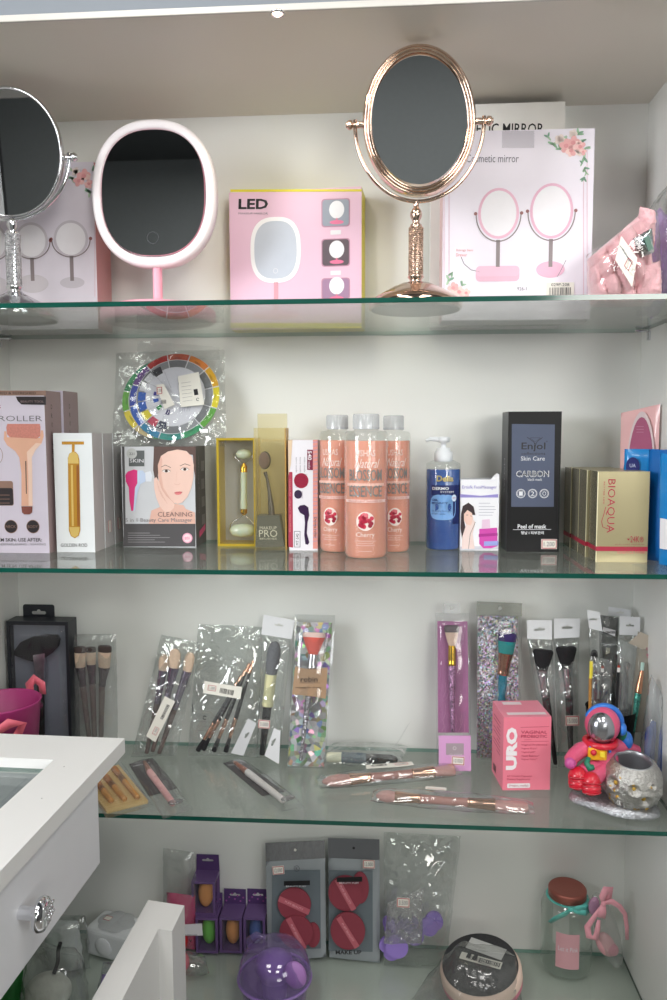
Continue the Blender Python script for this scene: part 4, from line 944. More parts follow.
# peach blossom gel bottles
PEACH = pm((244, 170, 148), 0.2, vary=0.07, scale=26, coat=0.6, sss=0.2)
def gel_bottle(F, label, w_px, h_px, hc_px, turn, printed=True, cx=None):
    t = thing('gel_bottle', label, 'bottle', F, 'peach gel bottles'); s = F.m(); r = w_px / 2 * s
    H = F.p(cx, h_px)[1]; HC = F.p(cx, hc_px)[1]
    gel = H * 0.925
    MB().lathe([(r * 0.86, 0.001), (r - 0.0012, 0.006), (r - 0.0010, gel - 0.001), (r - 0.0014, gel)], PEACH, 40).build('gel', t)
    MB().lathe([(r * 0.86, 0.0002), (r * 0.97, 0.002), (r, 0.006), (r, H - 0.010), (r * 0.985, H - 0.004), (r * 0.9, H - 0.0005), (r * 0.55, H + 0.001), (r * 0.55, H + 0.004)], CLEAR, 48, caps=False).build('clear_shell', t)
    c = MB(); rc = r * 0.59
    c.lathe([(rc, H + 0.0025), (rc, HC - 0.001), (rc - 0.001, HC), (0.0003, HC)], film(0.42, (240, 242, 243), 0, hcol=(232, 234, 236), base=0.05, rough=0.15), 40)
    c.lathe([(rc + 0.0003, H + 0.0025), (rc + 0.0005, H + 0.005), (rc + 0.0002, H + 0.006)], film(0.4, (240, 242, 243), 0, hcol=(225, 228, 230)), 40, caps=False)
    for i in range(40):
        a = 2 * PI * i / 40; c.box(rc * math.cos(a) - 0.0002, rc * math.cos(a) + 0.0002, rc * math.sin(a) - 0.0002, rc * math.sin(a) + 0.0002, H + 0.006, HC - 0.002, film(0.5, (240, 242, 243), 0, hcol=(225, 228, 230)))
    c.build('cap', t)
    lb = MB(); R = r + 0.0005
    def wrap(vs, fs, mat, dr=0.0):               # flat artwork bent round the bottle
        lb.add([((R + dr) * math.sin(x / R + turn), -(R + dr) * math.cos(x / R + turn), z) for x, z in vs], fs, mat)
    def wtext(txt, x0, z0, w, hh, mat, bold=0.0, shear=0.0, dr=0.0):
        vs, fs = text_mesh(txt, bold); wrap([(x0 + a * w + q * shear * hh, z0 + q * hh) for a, q in vs], fs, mat, dr)
    def wquad(x0, x1, z0, z1, mat, n=10, dr=0.0):
        vs = [(x0 + (x1 - x0) * i / n, z) for z in (z0, z1) for i in range(n + 1)]
        wrap(vs, [(i, i + 1, n + 2 + i, n + 1 + i) for i in range(n)], mat, dr)
    WT = pm((248, 232, 224), 0.4); FOIL = pm((146, 146, 142), 0.3, metal=0.3, vary=0.3, scale=160)
    wtext('USHAS', -r * 0.45, H * 0.805, r * 0.9, 0.0085, WT)
    wtext('Natural', -r * 0.5, H * 0.715, r * 1.05, 0.012, WT, shear=0.3)
    wtext('BLOSSOM', -r * 0.80, H * 0.615, r * 1.6, 0.0155, FOIL, 0.012); wtext('ESSENCE', -r * 0.80, H * 0.49, r * 1.6, 0.0155, FOIL, 0.012)
    wquad(-r * 0.95, r * 0.95, H * 0.573, H * 0.595, pm((236, 190, 176), 0.4)); wquad(-r * 1.05, r * 1.05, H * 0.445, H * 0.468, pm((238, 206, 198), 0.4))
    wtext('MAGNIFICENT SHOWER GEL', -r * 0.85, H * 0.449, r * 1.7, H * 0.014, pm((206, 130, 116), 0.4), dr=0.0002)
    vs = [(0, H * 0.30)] + [(r * 0.42 * math.sin(a) * (1.0 if abs(a) > 0 else 1), H * 0.30 + H * 0.075 * math.cos(a)) for a in [2 * PI * i / 28 for i in range(28)]]
    wrap(vs, [(0, 1 + i, 1 + (i + 1) % 28) for i in range(28)], WT)
    rnd = random.Random(5)
    for i in range(22):
        a = rnd.random() * 6.28; d_ = rnd.random() ** 0.5 * 0.75; px_, pz_ = r * 0.42 * d_ * math.sin(a), H * 0.30 + H * 0.072 * d_ * math.cos(a); k_ = r * 0.1
        vs = [(px_, pz_)] + [(px_ + k_ * math.cos(q_ * PI / 4), pz_ + k_ * math.sin(q_ * PI / 4)) for q_ in range(8)]
        wrap(vs, [(0, 1 + q_, 1 + (q_ + 1) % 8) for q_ in range(8)], pm(rnd.choice([(176, 30, 60), (206, 60, 84), (226, 120, 130), (150, 20, 50)]), 0.4), 0.0002 + 0.00004 * i)
    wtext('Cherry', -r * 0.42, H * 0.165, r * 0.84, 0.0085, WT)
    for k_, (w_, z_) in enumerate(((1.0, 0.14), (0.7, 0.122), (0.8, 0.105), (0.6, 0.06))): wtext('SHOWER GEL NATURAL EXTRACT', -r * w_ / 2, H * z_, r * w_, H * 0.008, WT)
    lb.build('printed_label', t)
    return t
F = stand(337.5, 549, Z2, Y=-0.098); gel_bottle(F, 'peach gel bottle at the back left of the trio, clear cap', 36, 431, 415.0, -0.35, cx=337)
F = stand(393, 548, Z2, Y=-0.096); gel_bottle(F, 'peach gel bottle at the back right of the trio, clear cap', 34, 431.5, 415.5, 0.1, cx=393)
F = stand(366, 557.5, Z2, Y=-0.150); BOT = gel_bottle(F, 'front peach blossom gel bottle with cherry label, standing before two others', 43.5, 431, 414.0, 0.0, cx=366)

# blue pump bottle
F = stand(442.5, 548.5, Z2, Y=-0.075); s = F.m(); c_ = crop(310, 400, 0.285); Zp = lambda v: F.p(442, 400 + v * 0.285)[1]
t = thing('pump_bottle', 'blue gel bottle with a white pump, beside the black carton', 'bottle', F)
r = 17.2 * s; BLU = pm((62, 104, 186), 0.2, vary=0.12, scale=14, coat=0.7, trans=0.2)
MB().lathe([(r * 0.9, 0.001), (r - 0.0008, 0.004), (r - 0.0008, Zp(244)), (r * 0.95, Zp(242))], BLU, 40, sy=0.8).build('gel', t)
MB().lathe([(r * 0.88, 0.0002), (r, 0.004), (r, Zp(236)), (r * 0.95, Zp(222)), (r * 0.7, Zp(214)), (r * 0.6, Zp(210))], CLEAR, 40, sy=0.8, caps=False).build('clear_shell', t)
PW = pm((234, 238, 242), 0.3)
x0p = F.p(427 - 5, 438)[0]
pu = MB().lathe([(r * 0.50, Zp(216)), (r * 0.53, Zp(212)), (r * 0.53, Zp(182)), (r * 0.40, Zp(178)), (r * 0.40, Zp(168)), (r * 0.16, Zp(166)), (r * 0.15, Zp(150)), (r * 0.34, Zp(148)), (r * 0.36, Zp(132)), (r * 0.25, Zp(129)), (0.0003, Zp(128))], PW, 32)
pu.tube([(0, 0, Zp(139)), (-0.012, -0.001, Zp(137)), (-0.020, -0.002, Zp(136)), (-0.026, -0.003, Zp(143))], [0.0042, 0.0036, 0.003, 0.0022], PW, 12); pu.build('pump', t)
lb = MB(); R = r + 0.0004
def wr(vs, fs, mat, dr=0.0): lb.add([((R + dr) * math.sin(x / R), -(R + dr) * 0.8 * math.cos(x / R) - 0.0001, z) for x, z in vs], fs, mat)
def wt(txt, x0, z0, w, hh, mat, bold=0.0): vs, fs = text_mesh(txt, bold); wr([(x0 + a * w, z0 + q * hh) for a, q in vs], fs, mat, 0.0008)
def wq(pts, mat, dr): wr(pts, [(0, i, i + 1) for i in range(1, len(pts) - 1)], mat, dr)
N = 12
def strip(x0, x1, z0, z1, mat, dr): wr([(x0 + (x1 - x0) * i / N, z) for z in (z0, z1) for i in range(N + 1)], [(i, i + 1, N + 2 + i, N + 1 + i) for i in range(N)], mat, dr)
strip(-r * 0.75, r * 0.95, Zp(330), Zp(296), pm((16, 34, 96), 0.4), 0.0002); strip(r * 0.55, r * 1.05, Zp(430), Zp(296), pm((16, 34, 96), 0.4), 0.0001)
cx_, cz_ = -r * 0.05, Zp(372); wr([(cx_, cz_)] + [(cx_ + r * 0.78 * (abs(math.cos(a)) ** 0.6) * (1 if math.cos(a) > 0 else -1), cz_ + (Zp(328) - Zp(372)) * (abs(math.sin(a)) ** 0.6) * (1 if math.sin(a) > 0 else -1)) for a in [2 * PI * i / 32 for i in range(32)]], [(0, 1 + i, 1 + (i + 1) % 32) for i in range(32)], pm((122, 170, 226), 0.4), 0.0004)
wt('Delia', -r * 0.42, Zp(283), r * 0.95, Zp(262) - Zp(283), pm((206, 190, 130), 0.3, metal=0.4), 0.03); wt('DERMO', -r * 0.68, Zp(312), r * 0.95, Zp(302) - Zp(312), PW, 0.02); wt('SYSTEM', -r * 0.2, Zp(322), r * 0.75, Zp(316) - Zp(322), PW)
DB = pm((26, 50, 120), 0.4)
wt('GEL', -r * 0.72, Zp(350), r * 0.4, Zp(343) - Zp(350), DB, 0.02); wt('MYJACY', -r * 0.72, Zp(362), r * 0.95, Zp(354) - Zp(362), DB, 0.02); wt('cleansing face gel', -r * 0.72, Zp(388), r * 1.1, Zp(382) - Zp(388), DB); wt('all skin types', -r * 0.72, Zp(398), r * 0.8, Zp(392) - Zp(398), DB)
wr([(r * 0.6, Zp(340))] + [(r * 0.6 + r * 0.16 * math.cos(a), Zp(340) + r * 0.2 * math.sin(a)) for a in [2 * PI * i / 16 for i in range(16)]], [(0, 1 + i, 1 + (i + 1) % 16) for i in range(16)], pm((210, 226, 244), 0.4), 0.0008); wt('+', r * 0.5, Zp(344), r * 0.2, Zp(336) - Zp(344), RED, 0.05)
for i, w_ in enumerate((1.3, 1.1, 0.9, 1.2)): wt('oczyszczajacy zel myjacy', -r * 0.66, Zp(446 + i * 13), r * w_, Zp(440) - Zp(446), pm((30, 56, 130), 0.4))
wt('200 ml', -r * 0.66, Zp(494), r * 0.6, Zp(486) - Zp(494), DB); lb.build('printed_label', t)

# small face massager carton
F = stand(479, 550, Z2, Y=-0.090); c_ = crop(310, 400, 0.285); t, b, x0, x1, h = carton(F, 'small_massager_box', 'small white carton with a drawn woman and a magenta massager', 'box', (460, 498.5), 479.5, 0.04, pm((238, 238, 242), 0.35), pm((214, 214, 222), 0.4))
LAV = pm((150, 140, 206), 0.4); b.flat(F.P(c_((526, 342), (660, 342), (660, 330), (600, 336), (526, 330))), -0.0005, LAV)
ptext(b, F, 'Ertiafk FaceMassager', *c_((534, 300))[0], *c_((655, 314))[0], LAV)
HB = pm((52, 36, 40), 0.5)
b.flat(F.P(c_((530, 400), (536, 372), (556, 360), (574, 374), (580, 404), (566, 402), (552, 388), (540, 420), (548, 460), (548, 506), (534, 490), (528, 450))), -0.0006, HB)
b.flat(F.P(c_((540, 400), (552, 386), (568, 396), (572, 420), (564, 440), (548, 436), (540, 420))), -0.0008, SKIN); b.flat(F.P(c_((548, 436), (562, 438), (574, 420), (580, 430), (570, 470), (578, 522), (532, 522), (534, 480))), -0.0007, pm((236, 214, 208), 0.4))
b.line(F.P(c_((556, 522), (562, 470), (580, 428))), 0.0005, -0.0009, HB); b.line(F.P(c_((548, 404), (555, 403))), 0.0006, -0.0010, HB); b.line(F.P(c_((562, 406), (568, 408))), 0.0006, -0.0010, HB)
b.flat(F.P(c_((594, 452), (656, 448), (658, 512), (636, 520), (608, 520), (594, 505))), -0.0006, pm((206, 70, 170), 0.4)); b.flat(F.P(c_((604, 420), (630, 418), (632, 448), (602, 450))), -0.0006, pm((230, 200, 222), 0.4)); b.flat(F.P(c_((592, 470), (658, 466), (658, 476), (592, 480))), -0.0008, pm((170, 40, 140), 0.4))
for v, l in ((362, 40), (374, 56), (384, 60), (394, 52), (404, 48)): b.line(F.P(c_((592, v), (592 + l, v))), 0.0006, -0.0006, pm((160, 160, 176), 0.5))
b.flat(F.P(c_((610, 496), (660, 494), (660, 510), (610, 512))), -0.0009, pm((150, 160, 220), 0.4)); b.flat(F.P(c_((526, 514), (660, 512), (660, 524), (526, 526))), -0.0005, pm((206, 206, 214), 0.4))
b.build('carton', t)
MB().plate([(x1 - 0.013, h), (x1, h), (x1, h + 0.007), (x1 - 0.004, h + 0.009)], 0.002, 0.0026, PAPER).build('torn_flap', t)

# black carton
F = stand(534, 551, Z2, Y=-0.100); c_ = crop(490, 390, 0.2654); BK = pm((12, 12, 15), 0.45, spec=0.3)
t, b, x0, x1, h = carton(F, 'black_mask_box', 'tall black carton with a slate panel and white lettering', 'box', (507.5, 560.5), 411.5, 0.06, BK, pm((60, 62, 66), 0.35), pm((40, 40, 44), 0.4))
b.flat(F.P(c_((82, 128), (244, 130), (240, 440), (80, 440))), -0.0004, pm((84, 92, 114), 0.5, vary=0.03, spec=0.3))
LW = pm((230, 232, 236), 0.4)
ptext(b, F, 'Enjol', *c_((118, 198))[0], *c_((208, 232))[0], BLACK, bold=0.01); ptext(b, F, 'collections', *c_((118, 234))[0], *c_((208, 244))[0], BLACK); ptext(b, F, 'Skin Care', *c_((116, 250))[0], *c_((206, 266))[0], LW)
b.line(F.P(c_((140, 178), (165, 196), (172, 212))), 0.0007, -0.0007, BLACK); b.line(F.P(c_((198, 178), (176, 196), (170, 212))), 0.0007, -0.0007, BLACK); b.line(F.P(c_((150, 180), (190, 180), (170, 196), (150, 180))), 0.0004, -0.0007, BLACK)
x, z = F.p(*c_((214, 194))[0]); b.arc(x, z, 0.001, 0.001, 0.0004, -0.0007, BLACK)
ptext(b, F, 'CARBON', *c_((98, 304))[0], *c_((222, 328))[0], LW, bold=0.03); ptext(b, F, 'CARBON', *c_((101, 306))[0], *c_((219, 326))[0], BLACK, -0.0009, bold=-0.01); b.line(F.P(c_((92, 318), (228, 316))), 0.0005, -0.0007, BLACK); ptext(b, F, 'black mask', *c_((142, 332))[0], *c_((196, 342))[0], LW)
for u, w_ in ((116, 'I'), (160, '2'), (204, 'O')):
    x, z = F.p(*c_((u, 390))[0]); b.arc(x, z, 0.0066, 0.0066, 0.0008, -0.0007, LW); b.arc(x, z, 0.0052, 0.0052, 0.0004, -0.0007, LW); q = c_((u - 7, 382), (u + 7, 398)); ptext(b, F, w_, *q[0], *q[1], LW)
ptext(b, F, 'Peel of mask', *c_((104, 506))[0], *c_((212, 522))[0], LW, bold=0.02); b.line(F.P(c_((86, 526), (230, 525))), 0.0006, -0.0006, LW); ptext(b, F, '형남 I 피부관리', *c_((116, 532))[0], *c_((202, 544))[0], LW, bold=0.02)
vs, fs = text_mesh('SALON'); b.add([(x0 - 0.0004, 0.03 - q * 0.006, 0.085 + a * 0.05) for a, q in vs], fs, LW)
b.build('carton', t); price_sticker(t, F.p(*c_((222, 580))[0]), 0.0225, 0.0145, 0.0, -0.0012, '1.200')

# gold mask cartons, one behind the other
GM = pm((166, 156, 120), 0.28, metal=0.35, vary=0.10, scale=18); GS = pm((130, 124, 102), 0.25, metal=0.4, vary=0.35, scale=40); CRE = pm((232, 226, 190), 0.35); CR = pm((172, 32, 62), 0.4)
c_ = crop(490, 390, 0.2654); B0 = None
gold_labels = ['frontmost gold mask carton with red lettering', 'gold mask carton second in the row, its pale edge showing', 'gold mask carton third in the row', 'rearmost gold mask carton against the back wall']
for i, (Y, dx) in enumerate(((-0.185, 0.0), (-0.141, -0.0032), (-0.097, -0.003), (-0.053, -0.0045))):
    if i == 0:
        F = stand(622, 563.5, Z2, Y=Y); x0 = F.p(596.5, 520)[0]; x1 = F.p(648.5, 520)[0]; h = F.p(622, 471.5)[1]; o0 = F.o.copy()
    else: F = Frame((o0.x + dx, Y, Z2))
    t = thing('gold_mask_box', gold_labels[i], 'box', F, 'gold mask cartons')
    b = MB().boxm(x0, x1, 0, 0.041, 0, h - 0.0007 * i, GM, GS, GM)
    b.flat([(x0, 0), (x0 + 0.0012, 0), (x0 + 0.0012, h), (x0, h)], -0.0003, CRE)
    b.flat([(x0, h * 0.125), (x1, h * 0.125), (x1, h * 0.175), (x0, h * 0.175)], -0.0004, CR); b.add([(x0 - 0.0003, 0, h * 0.125), (x0 - 0.0003, 0.041, h * 0.125), (x0 - 0.0003, 0.041, h * 0.175), (x0 - 0.0003, 0, h * 0.175)], [(0, 1, 2, 3)], CR)
    if i == 0:
        vtext(b, F, 'BIOAQUA', *c_((440, 336))[0], *c_((473, 538))[0], CR, -0.0006, up=False, bold=-0.004)
        b.line(F.P(c_((436, 440), (428, 470), (420, 495), (424, 515), (438, 522), (450, 524))), 0.0008, -0.0006, CR); vtext(b, F, 'BETTER LIFE', *c_((428, 345))[0], *c_((433, 430))[0], CR, -0.0006, up=False)
        ptext(b, F, '24K', *c_((528, 550))[0], *c_((562, 574))[0], CR); ptext(b, F, '®', *c_((564, 552))[0], *c_((578, 574))[0], CR); x, z = F.p(*c_((521, 563))[0]); b.flat([(x - 0.0016, z + 0.0008), (x - 0.0008, z + 0.0015), (x, z + 0.0006), (x + 0.0008, z + 0.0015), (x + 0.0016, z + 0.0008), (x, z - 0.0016)], -0.0006, CR)
        ptext(b, F, 'SKIN CARE PREMIUM', *c_((470, 580))[0], *c_((580, 584))[0], pm((150, 90, 80), 0.5)); ptext(b, F, 'EXPERT MASK', *c_((506, 589))[0], *c_((578, 593))[0], pm((150, 90, 80), 0.5)); ptext(b, F, 'ESSENCE MASK', *c_((480, 606))[0], *c_((586, 616))[0], pm((210, 110, 110), 0.5))
    b.build('carton', t)

# blue pouches and the pink sheet mask pouch on the right
BLP = pm((10, 132, 206), 0.3, vary=0.05, coat=0.4); BLD = pm((8, 100, 176), 0.35, vary=0.05)
def pouch(F, label, c, th, mat, group, y=0.0):
    t = thing('blue_pouch', label, 'pouch', F, group)
    b = MB().pillow(c, y, th, th, mat, 18, 22, 0.0012, 40, F.o.x * 50, 0.35); b.build('pouch_body', t)
    return t
def corner(xa, ya, xb, yb):
    """frame across the right-hand corner, origin at its left foot"""
    d = Vector((xb - xa, yb - ya, 0)); return Frame((xa, ya, Z2), (0, 0, 1), (-d.y, d.x, 0)), d.length
F, w = corner(0.3865, -0.122, 0.4325, -0.138)
zt = F.p(625, 449)[1]
t = pouch(F, 'blue pouch standing right behind the gold cartons', [(0, 0), (w, 0), (w - 0.003, zt), (0.002, zt)], 0.008, BLP, 'blue face pouches')
b = MB(); x, z = F.p(633, 466); b.ell(x, z, 0.009, 0.0125, -0.0092, pm((34, 40, 110), 0.4)); b.text('UA', x - 0.004, z - 0.0015, 0.008, 0.005, -0.0096, pm((180, 190, 220), 0.4), bold=0.02); b.build('printed_label', t)
F, w = corner(0.4085, -0.156, 0.441, -0.190)
pouch(F, 'blue pouch in the middle, leaning between the other two', [(0, 0), (w, 0), (w, 0.150), (0.003, 0.150)], 0.006, BLD, 'blue face pouches')
F, w = corner(0.4155, -0.196, 0.440, -0.232)
t = pouch(F, 'blue pouch with white patch at the right edge', [(0, 0), (w, 0), (w, 0.142), (-0.004, 0.146)], 0.006, BLP, 'blue face pouches')
b = MB().plate([(0.006, 0.022), (w - 0.004, 0.022), (w - 0.004, 0.060), (0.005, 0.062)], -0.0076, -0.0072, PAPER); b.build('paper_label', t)
F, w = corner(0.4015, -0.055, 0.4405, -0.105); PKP = pm((240, 190, 190), 0.3, vary=0.03, coat=0.3)
t = thing('mask_pouch', 'pink sheet mask pouch with a mauve window behind the blue pouches', 'pouch', F)
hz = F.p(622, 413)[1]; hz2 = F.p(662, 404)[1]
MB().pillow([(0.002, 0), (w, 0), (w, hz2), (0, hz)], 0, 0.005, 0.005, PKP, 18, 22, 0.001, 40, 2, 0.35).build('pouch_body', t)
xw = w * 0.62; b = MB(); b.ell(xw, hz * 0.60, 0.023, 0.082, -0.0062, pm((226, 206, 208), 0.3)); b.ell(xw, hz * 0.58, 0.0205, 0.078, -0.0066, pm((176, 96, 128), 0.35))
for k_ in range(3): b.line([(xw - 0.008, hz * 0.90 - k_ * 0.004), (xw + 0.004, hz * 0.90 - k_ * 0.004)], 0.0006, -0.0069, pm((206, 150, 170), 0.4))
b.build('window_label', t)

# ------------------------------------------------------------------ shelf 3: wrapped makeup brushes
CARDW = pm((232, 233, 236), 0.45, vary=0.02)
BHAND = pm((20, 20, 22), 0.3, coat=0.4); BRISTLE = pm((34, 33, 36), 0.9, bump=0.9, bscale=900, vary=0.3, scale=300)
TAUPEH = pm((104, 92, 88), 0.45, vary=0.06); CREAM = pm((226, 200, 176), 0.9, bump=0.9, bscale=900, vary=0.15, scale=300)
DUSTY = pm((206, 160, 152), 0.9, bump=0.9, bscale=700, vary=0.2, scale=260)
def header(parent, F, quad, hole, y=-0.002, th=0.0006, hw=0.014, hh=0.003, mat=None):
    q = F.P(quad); c = F.p(*hole)
    return holed(MB(), q, slot(c[0], c[1], hw, hh), y, y + th, mat or CARDW).build('hang_header', parent)
def bagpart(parent, F, quad, front=0.010, back=0.004, mat=None, seed=1.0, crumple=0.002, name='plastic_bag', freq=45):
    return MB().pillow(F.P(quad), 0.0, front, back, mat or BAG, 16, 24, crumple, freq, seed).build(name, parent)

# fan brush in a black window box
F = stand(39, 740, Z3, Y=-0.060); c_ = crop(0, 590, 0.24)
t = thing('fan_brush_box', 'black window box holding a dark fan brush, in the left corner', 'box', F, 'boxed and bagged makeup brushes')
x0 = F.p(8.4, 680)[0]; x1 = F.p(69.8, 680)[0]; h = F.p(39, 621.5)[1]; BB = pm((30, 33, 40), 0.4); dp = 0.034; fw = 0.006
b = MB(); b.box(x0, x1, 0, dp, 0, fw, BB); b.box(x0, x1, 0, dp, h - fw, h, BB); b.box(x0, x0 + fw * 0.8, 0, dp, fw, h - fw, BB); b.box(x1 - fw * 0.8, x1, 0, dp, fw, h - fw, BB); b.box(x0 + fw * 0.8, x1 - fw * 0.8, 0.014, dp, fw, h - fw, pm((118, 122, 134), 0.45)); b.build('carton', t)
tx0, tz0 = F.p(*c_((100, 122))[0], dp); tx1, tz1 = F.p(*c_((228, 60))[0], dp); tz0 = min(tz0, h)
holed(MB(), rrect([(tx0, tz0 - 0.002), None, (tx1, tz1)], 0.004), slot((tx0 + tx1) / 2, (tz0 + tz1) / 2 - 0.001, 0.024, 0.0055), dp - 0.002, dp - 0.0012, BB).build('hang_tab', t)
y = 0.007; q = lambda u, v: (F.p(*c_((u, v))[0], y)[0], F.p(*c_((u, v))[0], y)[1])
a = q(168, 372); e = q(175, 640)
hb = MB().axis((a[0], y, a[1]), (e[0], y, max(0.008, e[1])), [(0.0050, 0), (0.0060, 0.2), (0.0048, 0.9), (0.003, 1)], BHAND, 16).build('makeup_brush', t)
MB().plate([q(142, 268), q(192, 260), q(188, 372), q(156, 378)], y - 0.005, y + 0.003, pm((196, 192, 200), 0.2, metal=0.9, vary=0.2, scale=120)).build('ferrule', hb)
fan = [q(u, v) for u, v in ((140, 296), (100, 284), (62, 268), (64, 250), (90, 215), (140, 194), (190, 186), (240, 188), (250, 205), (244, 235), (218, 262), (192, 280))]
MB().plate(fan, y - 0.004, y + 0.003, pm((14, 14, 22), 0.7, bump=0.9, bscale=600, vary=0.3, scale=200)).build('bristles', hb)
b = MB().sheet(lambda u, v: (x0 + fw + (x1 - x0 - 2 * fw) * u, -0.0008 - 0.006 * min(1, 12 * u, 12 * (1 - u), 12 * v, 12 * (1 - v)), fw + (h - 2 * fw) * v), 24, 30, WRAP)
ptext(b, F, 'MAKEUP BRUSH', *c_((95, 178))[0], *c_((205, 188))[0], pm((150, 152, 160), 0.4), -0.0074); b.build('clear_window', t)
# magenta bucket with ribbons
o = at(6, 705, y=-0.185); o.z = Z3; o.x = XL + 0.0605; F = Frame(o)
t = thing('ribbon_bucket', 'magenta bucket with coral pink ribbon bows, at the left edge behind the counter', 'bucket', F)
MAG = pm((168, 52, 116), 0.4, vary=0.03); COR = pm((228, 104, 122), 0.45, vary=0.04, sheen=0.2); HB_ = 0.132
b = MB().lathe([(0.0002, 0.003), (0.040, 0.003), (0.0515, HB_ - 0.002), (0.053, HB_), (0.0545, HB_ - 0.001), (0.0525, HB_ - 0.004), (0.042, 0.0005), (0.0002, 0.0005)], MAG, 48); b.build('bucket_body', t)
for a in (0.25, 2.2): MB().sphere((0.053 * math.sin(a), -0.053 * math.cos(a), HB_ - 0.018), (0.006, 0.003, 0.0045), pm((90, 20, 60), 0.5), 14, 8, M=Matrix.Rotation(a, 4, 'Z')).build('eyelet', t)
def ribbon(pts, w, mat, name, parent, nrm=(0, -1, 0), th=0.0004, twist=0.0):
    """flat satin band along a path"""
    P = [Vector(p) for p in pts]; V = []; F_ = []
    for i, p in enumerate(P):
        tg = (P[min(i + 1, len(P) - 1)] - P[max(i - 1, 0)]).normalized(); n = Vector(nrm); s_ = tg.cross(n)
        if s_.length < 1e-4: s_ = Vector((1, 0, 0))
        s_.normalize(); n = s_.cross(tg)
        if twist: s_ = (Matrix.Rotation(twist * math.sin(i * 1.3), 3, tg) @ s_)
        ww = w[i] if isinstance(w, (list, tuple)) else w
        V += [p + s_ * ww / 2, p - s_ * ww / 2]
        if i: F_.append((2 * i - 2, 2 * i - 1, 2 * i + 1, 2 * i))
    m = MB().add(V, F_, mat, True); o = m.build(name, parent); md = o.modifiers.new('t', 'SOLIDIFY'); md.thickness = th; return o
zr = HB_ - 0.020
ribbon([(0.006, -0.0555, zr - 0.012), (0.020, -0.062, zr - 0.004), (0.038, -0.056, zr + 0.008), (0.050, -0.040, zr + 0.002), (0.044, -0.050, zr - 0.016), (0.026, -0.060, zr - 0.018), (0.008, -0.057, zr - 0.014)], [0.007, 0.010, 0.014, 0.012, 0.014, 0.010, 0.006], COR, 'ribbon_bow', t)
ribbon([(0.006, -0.0555, zr - 0.012), (-0.012, -0.060, zr - 0.006), (-0.024, -0.058, zr - 0.014), (-0.010, -0.060, zr - 0.022), (0.004, -0.056, zr - 0.014)], [0.006, 0.012, 0.013, 0.012, 0.006], COR, 'ribbon_bow', t)
ribbon([(0.020, 0.050, HB_ - 0.014), (0.016, 0.0535, HB_ + 0.006), (0.026, 0.050, HB_ + 0.016), (0.040, 0.044, HB_ + 0.010), (0.040, 0.046, HB_ - 0.006)], [0.010, 0.013, 0.014, 0.012, 0.010], COR, 'ribbon_bow', t)
# bag of brushes with cream bristles, beside the fan brush box
F = lean(95, 750, Z3, 97, 634, -0.040); c_ = crop(0, 590, 0.24)
t = thing('brush_bag', 'clear bag of brushes with cream bristles, beside the fan brush box', 'brush bag', F, 'boxed and bagged makeup brushes')
DM = pm((96, 88, 96), 0.25, metal=0.7, vary=0.1)
for (u0, v0), (u1, v1), (u2, v2), (u3, v3), w in (((375, 640), (345, 400), (335, 322), (333, 236), 0.0098), ((395, 640), (385, 390), (380, 310), (378, 238), 0.0085), ((420, 640), (425, 400), (434, 322), (437, 232), 0.0112)):
    brush(t, F, c_((u0, v0), (u1, v1), (u2, v2), (u3, v3)), (0.0038, 0.0050, 0.0056, w * 0.85, w), (TAUPEH, DM, [CREAM, pm((70, 58, 56), 0.9), 0.72]), -0.004, sy=0.6, tip='flat')
bagpart(t, F, c_((300, 648), (492, 648), (484, 182), (306, 186)), 0.013, 0.004, BAGSOFT, 3.0)
# bag of three taupe brushes
F = lean(160, 756, Z3, 181, 637, -0.028); c_ = crop(130, 600, 0.17)
t = thing('brush_bag', 'clear bag of three taupe brushes leaning, a long price sticker across', 'brush bag', F, 'boxed and bagged makeup brushes')
LS = pm((176, 168, 186), 0.2, metal=0.9, vary=0.15, scale=120)
for k, (p0, p1, p2, p3, w) in enumerate((((97, 903), (160, 610), (194, 415), (203, 318), 0.0084), ((132, 893), (215, 590), (258, 400), (268, 285), 0.0100), ((170, 905), (262, 640), (336, 420), (358, 305), 0.0084))):
    brush(t, F, c_(p0, p1, p2, p3), (0.0034, 0.0048, 0.0052, w * 0.88, w), (TAUPEH, LS, CREAM), -0.005 - 0.003 * (k == 1), sy=0.6)
bagpart(t, F, c_((8, 922), (272, 915), (412, 252), (186, 202)), 0.013, 0.004, BAG, 5.0, 0.003)
sb = MB().plate(F.P(c_((95, 800), (150, 836), (266, 596), (205, 565)), -0.014), -0.0148, -0.0143, STICK)
q0 = F.p(*c_((172, 716))[0], -0.0148); an = math.atan2(*reversed([F.p(*c_((235, 590))[0])[i] - F.p(*c_((122, 818))[0])[i] for i in (0, 1)]))
def rbar(mb, cx, cz, L, W, ang, y, seed):
    rnd = random.Random(seed); u = -L / 2; ca, sa = math.cos(ang), math.sin(ang)
    while u < L / 2:
        w = rnd.choice((0.3, 0.5, 0.8)) * L / 14; mb.flat([(cx + a * ca - d * sa, cz + a * sa + d * ca) for a, d in ((u, -W / 2), (u + w, -W / 2), (u + w, W / 2), (u, W / 2))], y, INK); u += w + rnd.choice((0.4, 0.7)) * L / 14
z_ = F.p(*c_((205, 660))[0], -0.0148); rbar(sb, z_[0], z_[1], 0.024, 0.005, an, -0.0151, 3); sb.build('barcode_sticker', t)
z_ = F.p(*c_((152, 770))[0], -0.0148); price_sticker(t, z_, 0.013, 0.008, an, -0.0154, '1.500')
